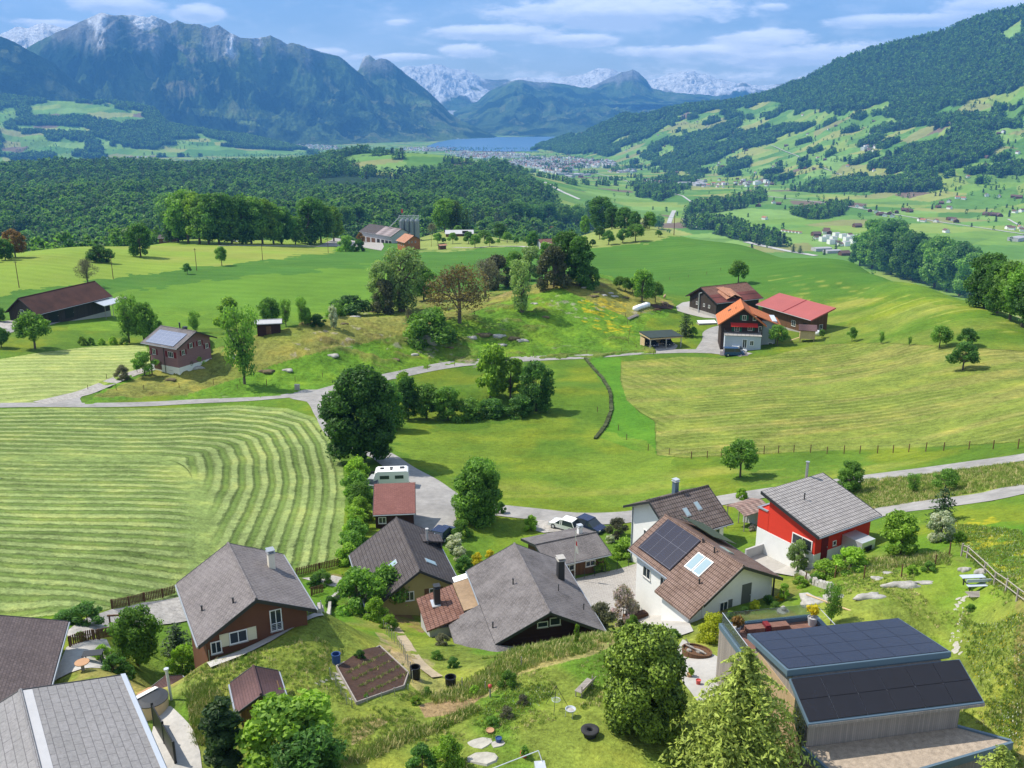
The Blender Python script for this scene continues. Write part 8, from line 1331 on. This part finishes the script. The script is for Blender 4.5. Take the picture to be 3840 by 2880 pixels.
t = thing('ring_fireplace', 2212, 2762, 0, 'black round ring fireplace with dark shadow at lawn centre', 'fireplace'); b = MB(); b.lathe([(.1, .0), (.36, .0), (.44, .34), (.56, .44), (.57, .52), (.5, .55), (.2, .54), (.17, .45), (.17, .1)], 26); b.build('ring_body', MT['rubber'], t, smooth=True); b = MB(); b.lathe([(0, .2), (.17, .2)], 16); b.build('ash', MT['conc2'], t)
# soil bed
pb = [(1240,2500),(1425,2425),(1540,2530),(1522,2588),(1322,2656)]; patch('soil_bed', [(1262,2508),(1425,2432),(1532,2532),(1515,2582),(1338,2645)], MT['soil'], .16, .5)
P = [at(*q) for q in [(1262,2508),(1425,2432),(1532,2532),(1515,2582),(1338,2645),(1262,2508)]]; b = MB()
for p, q in zip(P[:-1], P[1:]): d = np.array(q)-P[0]; f = np.array(p)-P[0]; n_ = np.array([-(q[1]-p[1]), q[0]-p[0]])/math.hypot(q[0]-p[0], q[1]-p[1])*.04; b.hull([(f[0]-n_[0], f[1]-n_[1], f[2]-.1), (d[0]-n_[0], d[1]-n_[1], d[2]-.1), (d[0]+n_[0], d[1]+n_[1], d[2]-.1), (f[0]+n_[0], f[1]+n_[1], f[2]-.1)], [(f[0]-n_[0], f[1]-n_[1], f[2]+.28), (d[0]-n_[0], d[1]-n_[1], d[2]+.28), (d[0]+n_[0], d[1]+n_[1], d[2]+.28), (f[0]+n_[0], f[1]+n_[1], f[2]+.28)])
tag(b.build('bed_border', MT['greywood'], None, P[0]), 'low timber border framing the brown soil bed', 'border')
plant('bushdark0', 1348, 2472, 34, 'leafy rhubarb plant at the back of soil bed', 'vegetable', 'plant'); plant('bush1', 1375, 2620, 18, 'small leafy vegetable at the front of soil bed', 'vegetable', 'plant')
def bin_(px, py, r, h, m, label, name='compost_bin', cat='bin'): t = thing(name, px, py, 0, label, cat); b = MB(); b.lathe([(r*.92, 0), (r, h*.5), (r*.96, h), (r*.84, h), (r*.84, h*.6), (0, h*.55)], 18); b.build('body', MT[m], t); b = MB(); b.lathe([(r, h*.95), (r*1.08, h*.97), (r*1.08, h*1.03), (r*.9, h*1.03)], 18); b.build('rim', MT[m], t)
bin_(1558, 2545, .36, .95, 'black', 'black compost bin right behind the soil bed'); bin_(1690, 2572, .38, .72, 'black', 'shorter black compost bin nearer to slate roof'); bin_(1262, 2490, .3, .8, 'blue', 'blue water barrel at corner of soil bed', 'water_barrel', 'barrel')
t = thing('garden_post', 1838, 2615, 0, 'wooden post topped with a red glazed ball', 'garden post'); b = MB(); b.tube((0, 0, -.2), (0, 0, .75), .06); b.build('post', MT['greywood'], t); b = MB(); b.lathe([(0, .7), (.1, .74), (.14, .85), (.12, .96), (0, 1.02)], 12); b.build('ball', MT['glossy'], t, smooth=True)
for px, py in ((1733,2580),(1820,2595),(1955,2500)): o = thing('stake', px, py, 0, {1733: 'bare stake between black bin and round bush', 1820: 'leaning stake beside red topped post', 1955: 'small stake on the top of dry bank'}[px], 'stake'); b = MB(); b.tube((0, 0, -.2), (0, .04, .8), .035, n=5); b.build('shaft', MT['greywood'], o)
pot(*at(1838, 2748), .26, .22, 'terrac', 'wide terracotta bowl on the lawn edge'); pot(*at(1870, 2785), .2, .35, 'blue', 'dark blue glazed pot on grey slab'); pot(*at(1965, 2838), .24, .3, 'glossy', 'red glazed pot behind metal handrail', 'mid', wild=.5)
# handrail and shed corner at the lower edge
t = thing('balcony', 2010, 2905, .12, 'grey metal balcony corner with handrail at bottom edge', 'balcony', -.4); b = MB(); b.box(-.15, .45, -2.6, -.2, .2, 1.5); b.build('corner_post', MT['zinc'], t); b = MB(); b.tube((-2.9, -.5, 1.35), (.15, .15, 1.9), .03); b.tube((.15, .15, 1.9), (.3, -.3, 1.5), .03); b.build('handrail', MT['zinc'], t); b = MB(); b.box(-2.8, .3, -2.6, -.4, .0, .2); b.build('floor', MT['conc2'], t)
# hot tub, screen
t = thing('hot_tub', 572, 2668, .4, 'round wooden hot tub half covered by striped lid', 'hot tub'); b = MB(); b.lathe([(0, 0), (.98, 0), (1.05, 1.0), (.95, 1.0), (.95, .9)], 26); b.build('barrel', MT['bamb'], t); b = MB(); b.lathe([(0, 1.1), (.6, 1.08), (1.06, 1.02), (1.06, .97)], 26); b.build('lid', MT['dmetal'], t); b = MB(); b.slab([(-.95, -.1, 1.16), (.5, .75, 1.16), (.3, .95, 1.16), (-1.0, .25, 1.16)], .04); b.build('towel', MT['flagw'], t); b = MB(); b.slab([(-.8, .32, 1.15), (.2, .95, 1.15), (-.1, 1.0, 1.15), (-.75, .6, 1.15)], .04); b.build('mat', MT['terrac'], t); b = MB(); b.tube((1.2, .3, 0), (1.1, .4, 2.5), .09); b.tube((1.1, .4, 2.5), (1.1, .4, 2.6), .16); b.build('chimney', MT['zinc'], t)
t = thing('privacy_screen', 618, 2790, -.95, 'dark upright privacy screen next to light grey roof', 'screen'); b = MB(); b.box(-2.2, 2.2, -.04, .04, 0, 1.5); b.build('panel', MT['black'], t); b = MB(); [b.box(u-.05, u+.05, -.07, .07, -.2, 1.6) for u in (-2.2, 0, 2.2)]; b.build('post', MT['dmetal'], t)
# left patio
t = thing('round_table', 312, 2515, 0, 'round stone garden table between dark roof and grey roof', 'table'); b = MB(); b.lathe([(0, .72), (.5, .72), (.5, .66), (0, .66)], 20); b.build('tabletop', MT['terrac'], t); b = MB(); b.tube((0, 0, 0), (0, 0, .66), .12); b.build('pedestal', MT['greywood'], t)
t = thing('garden_table', 352, 2480, .2, 'black rectangular garden table on dark patio', 'table'); b = MB(); b.box(-.7, .7, -.4, .4, .7, .74); b.build('tabletop', MT['dmetal'], t); b = MB(); [b.box(u-.03, u+.03, v-.03, v+.03, 0, .7) for u in (-.6, .6) for v in (-.32, .32)]; b.build('leg', MT['dmetal'], t)
t = thing('garden_gate', 455, 2385, .1, 'dark timber gate frame behind the round leafy tree', 'gate'); b = MB(); b.box(-.8, -.7, -.05, .05, 0, 1.9); b.box(.7, .8, -.05, .05, 0, 1.9); b.box(-.9, .9, -.06, .06, 1.9, 2.02); b.build('frame', MT['brwood'], t)
# raised bed and patio pots
t = thing('raised_bed', 2612, 2460, -.5, 'oval wooden raised bed filled with stones and driftwood', 'raised bed'); b = MB(); b.lathe([(.95, 0), (1.0, .55), (.92, .55), (.9, .4), (0, .4)], 22); o = b.build('bed_wall', MT['brwood'], t); t.scale = (1.15, .75, 1); b = MB(); b.tube((-.8, .3, .55), (.7, -.4, .6), .06); b.tube((-.6, .5, .5), (-.9, .6, .9), .05); b.build('driftwood', MT['greywood'], t); b = MB(); [b.lathe([(0, .2), (.16, .12), (.18, 0)], 8, (R.uniform(-.5, .6), R.uniform(-.4, .4), .4)) for _ in range(7)]; b.build('pebbles', MT['stone'], t)
pot(*at(2585, 2540), .2, .3, 'terrac', 'terracotta pot with flowers on pale patio', 'bright'); pot(*at(2618, 2568), .18, .4, 'glossy', 'orange red garden figure pot on the patio edge', None)
t = thing('stone_fountain', 2936, 2298, 0, 'tiered stone fountain on the small lawn behind terrace', 'fountain'); b = MB(); b.lathe([(0, 0), (.5, 0), (.52, .18), (.4, .2), (.2, .3), (.25, .45), (.12, .6), (0, .62)], 16); b.build('basin', MT['stone'], t)
t = thing('picnic_bench', 3658, 2205, .08, 'blue grey picnic table with bench above stone path', 'picnic table'); b = MB(); b.box(-.95, .95, .3, .85, .68, .73); b.build('tabletop', MT['bluegrey'], t); b = MB(); b.box(-.95, .95, -.55, -.2, .42, .46); b.build('seat', MT['bluegrey'], t); b = MB(); b.box(-.9, 1.1, -.18, -.13, .6, .85); b.build('backrest', MT['bluegrey'], t)
for u in (-.7, .7): b = MB(); b.box(u-.04, u+.04, -.5, .7, .35, .42); b.box(u-.04, u+.04, .5, .58, 0, .68); b.box(u-.04, u+.04, -.4, -.32, 0, .42); b.build('leg', MT['dmetal'], t)
x, y, z = at(3668, 2232); o = MB(); [o.box(-.8, .8, -.35+i*.18, -.22+i*.18, .03, .07) for i in range(5)]; o = o.build('wooden_step', MT['greywood'], None, (x, y, z), .08); tag(o, 'slatted wooden step in front of blue picnic bench', 'step')
x, y, z = at(3140, 2290); o = MB().tube((-1.9, 1.9, .35), (1.5, -1.6, .5), .07).build('wooden_pole', MT['bamb'], None, (x, y, z)); tag(o, 'long peeled pole leaning across the pale boulders', 'pole')
t = thing('garden_chair', 3150, 2130, .6, 'red garden chair below the metal shed', 'chair'); b = MB(); b.box(-.25, .25, -.25, .25, .38, .43); b.build('seat', MT['redp'], t); b = MB(); b.box(-.28, -.22, -.25, .25, .43, 1.0); b.build('backrest', MT['redp'], t); b = MB(); [b.box(u-.02, u+.02, v-.02, v+.02, 0, .38) for u in (-.22, .22) for v in (-.22, .22)]; b.build('leg', MT['redp'], t)
# flagpole
x, y, z = at(2155, 2176); t = empty('flagpole', (x, y, z), 0, 'slim white flagpole with hanging pink and white flag', 'flagpole'); b = MB(); b.tube((0, 0, 0), (0, 0, 5.9), .045, .03); b.build('shaft', MT['zinc'], t); b = MB(); b.hull([(.05, 0, 3.4), (.35, .1, 3.0), (.36, .13, 3.0), (.05, .03, 3.4)], [(.05, 0, 4.9), (.2, .06, 4.5), (.21, .09, 4.5), (.05, .03, 4.9)]); o = b.build('flag', MT['flagw'], t); b = MB(); b.hull([(.05, -.02, 4.2), (.22, .04, 4.0), (.23, .15, 4.0), (.05, .05, 4.2)], [(.05, -.02, 4.75), (.18, .03, 4.5), (.19, .12, 4.5), (.05, .05, 4.75)]); b.build('emblem', MT['flagred'], o)
# terraced stone beds behind the lichened chalet
def wall_run(pts, label, m='stone', w_=.35, h=.55, name='stone_wall'):
    P = [at(*p) for p in pts]; o = P[0]; b = MB()
    for p, q in zip(P[:-1], P[1:]):
        d = np.array(q[:2])-np.array(p[:2]); L_ = np.linalg.norm(d); d /= L_; n = max(1, int(L_/.55))
        for k in range(n): c = np.array(p[:2])+d*(k+.5)*L_/n; z = float(H(*c))-o[2]; c = c-o[:2]; s = .3*L_/n/.3*.5; nn = np.array([-d[1], d[0]])*w_/2*R.uniform(.8, 1.2); u = d*s*.98; hh = h*R.uniform(.75, 1.2); b.hull([(*(c-u-nn), z-.3), (*(c+u-nn), z-.3), (*(c+u+nn), z-.3), (*(c-u+nn), z-.3)], [(*(c-u*.85-nn*.8), z+hh), (*(c+u*.85-nn*.8), z+hh), (*(c+u*.85+nn*.8), z+hh), (*(c-u*.85+nn*.8), z+hh)])
    return tag(b.build(name, MT[m], None, o), label, 'stone wall')
wall_run([(1350,2280),(1355,2240),(1440,2225),(1560,2215),(1640,2200)], 'dry stone wall with white flowers behind annex'); wall_run([(1440,2290),(1540,2280),(1570,2262)], 'second low stone wall beside the annex bed'); wall_run([(1195,2305),(1240,2255),(1275,2235)], 'rubble stone end wall right of brown chalet'); wall_run([(3000,2160),(3060,2195),(3120,2215)], 'rough stones edging the lawn under vine shrub')
for px, py, s in ((1470,2222,44),(1540,2212,44),(1600,2203,44),(1560,2272,40)): plant('blossom', px, py, s*.55, 'cushion of white flowers trailing over the stone wall', 'flower_cushion', 'flowers', 'white flower cushions on the stone walls', 1.6)
wall_run([(2195,1345),(2260,1420),(2290,1480),(2293,1540),(2270,1600),(2232,1648)], 'curved brown earth bank edging the inner meadow', 'bankg', .8, .4, 'earth_bank')
x, y, z = at(2495, 2330); t = empty('planter_box', at(2400, 2320), .35, 'long brown timber planter box at court edge', 'planter'); b = MB(); b.box(-1.6, 1.6, -.4, .4, -.3, .6); b.build('box', MT['brwood'], t); b = MB(); b.box(-1.5, 1.5, -.32, .32, .6, .66); b.build('soil', MT['soil'], t)
# ---------------------------------------------------------------- rough grass, weeds and small flowers near the viewer
def tuft(name, m, seed, n=18, h=.15, w_=.02, sp=.22):
    rng = np.random.default_rng(seed); V = []; F = []
    for i in range(n):
        a = rng.uniform(0, 6.28); r = rng.uniform(0, sp); x, y = r*math.cos(a), r*math.sin(a); l = h*rng.uniform(.5, 1.1); b_ = rng.uniform(0, 6.28); t = rng.normal(size=2)*.3*l; dx, dy = math.cos(b_)*w_, math.sin(b_)*w_; o = len(V)
        V += [(x-dx, y-dy, -.03), (x+dx, y+dy, -.03), (x+t[0]*.5+dx*.7, y+t[1]*.5+dy*.7, l*.6), (x+t[0]*.5-dx*.7, y+t[1]*.5-dy*.7, l*.6), (x+t[0], y+t[1], l)]; F += [(o, o+1, o+2, o+3), (o+3, o+2, o+4, o+4)]
    me = mesh_np(name, np.array(V), np.array(F), m); return bpy.data.objects.new(name, me)
def m_blade(c1, c2):
    def f(nt, b): oi = nt.nodes.new('ShaderNodeObjectInfo'); nt.links.new(_mix(nt, oi.outputs['Random'], c1, c2), b.inputs['Base Color']); b.inputs['Roughness'].default_value = .8; b.inputs['Specular IOR Level'].default_value = .15
    return f
TG = mat('grass_blade', m_blade((.16, .27, .04), (.30, .38, .08))); TD = mat('grass_dry', m_blade((.40, .40, .14), (.70, .60, .30))); TF = mat('daisy', None, (.75, .75, .7)); TY = mat('buttercup', None, (.65, .5, .02))
CG = protos([tuft('t0', TG, 1), tuft('t1', TG, 2), tuft('t2', TG, 3, 12, .24), tuft('t3', TD, 4, 14, .22, .018)], 'meadow_tufts'); CD = protos([tuft('d0', TD, 5, 16, .34, .016, .25), tuft('d1', TG, 6, 16, .34, .018, .25), tuft('d2', TG, 7, 12, .3)], 'dry_tufts')
CF = protos([tuft('f0', TF, 8, 3, .1, .018, .5), tuft('f1', TY, 9, 3, .1, .018, .5), tuft('f2', TG, 10, 18, .16, .02), tuft('f3', TG, 11, 18, .16, .02)], 'flower_tufts')
def tufts(name, coll, x, y, s0, s1): z = H(x, y); scatter(name, np.stack([x, y, z], 1), NR.uniform(s0, s1, len(x)), coll)
def region(poly, n, box=None):
    P = np.array([at(*p)[:2] for p in poly]); lo, hi = P.min(0), P.max(0); x = NR.uniform(lo[0], hi[0], n*4); y = NR.uniform(lo[1], hi[1], n*4); m = pip(x, y, [tuple(p) for p in P]); return x[m][:n], y[m][:n]
def multi(regs): q = [region(*r) for r in regs]; return np.concatenate([a for a, b in q]), np.concatenate([b for a, b in q])
# bare places where nothing tall grows: under houses and paving
def clear(x, y):
    k = np.ones(len(x), bool)
    for hx, hy, r in ((-20, 61.7, 6), (1.7, 74, 8), (-10, 82, 8), (16.8, 74.6, 8), (28, 85, 8), (20.6, 50, 8), (-15.8, 49.5, 2.2), (-24, 36, 9), (-37, 52, 11)): k &= np.hypot(x-hx, y-hy) > r
    px, py = proj(x, y, H(x, y))
    for p in ([(560,2640),(660,2640),(770,2900),(560,2900)], [(1240,2500),(1425,2425),(1545,2530),(1522,2595),(1322,2660)], [(2530,2400),(2720,2440),(2740,2650),(2600,2650)]): k &= ~pip(px, py, p)
    return k
x, y = multi([([(700,2540),(1200,2320),(1330,2420),(1600,2620),(1300,2880),(700,2880)], 3500), ([(1300,2700),(1900,2560),(2250,2420),(2300,2560),(2100,2880),(1300,2880)], 2600), ([(3000,2250),(3300,2100),(3840,2150),(3840,2880),(3650,2700)], 3500), ([(1950,2300),(2250,2380),(1900,2600),(1600,2650),(1700,2560)], 2500)])
k = clear(x, y) & (fbm(x, y, 3.5, 3, 61) > .52); tufts('grass_tufts', CG, x[k], y[k], .5, 1.05)
x, y = multi([([(1780,2560),(1850,2490),(2000,2430),(2250,2370),(2300,2400),(2200,2450),(1900,2540),(1800,2620),(1640,2640),(1560,2600)], 3200), ([(1300,2850),(1500,2750),(1780,2650),(1800,2665),(1560,2770),(1340,2870)], 900), ([(700,2600),(780,2560),(860,2640),(800,2760),(740,2800)], 700), ([(3060,1950),(3300,1905),(3840,1820),(3840,1735),(3240,1800)], 5000), ([(2960,2140),(3560,2080),(3560,2120),(3000,2190)], 1800)])
k = clear(x, y); tufts('dry_grass', CD, x[k], y[k], .7, 1.3)
x, y = multi([([(3500,1960),(3840,1990),(3840,2240),(3650,2120)], 2600), ([(1750,2680),(2000,2560),(2080,2600),(1900,2720)], 900), ([(3600,2300),(3840,2300),(3840,2800),(3700,2700)], 1500), ([(700,2640),(900,2660),(860,2780),(760,2800)], 500)]); k = clear(x, y); tufts('wild_flowers', CF, x[k], y[k], .7, 1.2)
# extra shrubs along gardens
EX = [(3000,2200,40,'bushbright0'),(3060,2185,34,'bush1'),(2880,2262,30,'bushdark1'),(2905,2282,26,'bush2'),(2790,2300,24,'bushdark0'),(2700,2330,30,'copper'),(2740,2318,26,'bushbright1'),(2530,2390,30,'bush0'),(2470,2380,34,'greybush'),(1700,2330,40,'bushdark2'),(1660,2420,44,'greybush'),(1640,2470,30,'bush1'),(1700,2500,34,'bushdark0'),(1780,2600,30,'bushbright2'),(1960,2640,34,'greybush'),(1900,2690,40,'greybush'),(1850,2720,34,'bush0'),(1560,2640,30,'bushbright0'),(1600,2600,24,'bush2'),(2860,2180,30,'bushbright1'),(3420,2150,30,'bushbright0'),(3480,2140,34,'bush1'),(3600,2030,36,'bushbright2'),(1240,2270,34,'bushdark1'),(1205,2190,50,'bush2'),(1180,2200,40,'bushdark0'),(480,2540,44,'bushdark2'),(300,2400,30,'bush1'),(2870,2000,26,'bushbright2'),(2820,1990,22,'lilac'),(2680,2010,24,'bush0'),(3640,2290,24,'bush1'),(2420,2410,30,'bushdark0'),(2440,2430,34,'brownbush')]
for px, py, h, k in EX: plant(k, px, py, h, 'low garden shrub among the flower beds between the houses', 'garden_shrub', 'shrub', 'low shrubs in the garden beds', 1.1)

xs = []; ys = []
for i in range(4):
    for j in range(26): q = at(1300+i*27+j*6.4-i*2, 2530+i*26-j*3.2); xs.append(q[0]+R.uniform(-.05, .05)); ys.append(q[1]+R.uniform(-.05, .05))
z = H(np.array(xs), np.array(ys))+.16; scatter('seedlings', np.stack([xs, ys, z], 1), NR.uniform(.5, 1.0, len(xs)), CG)
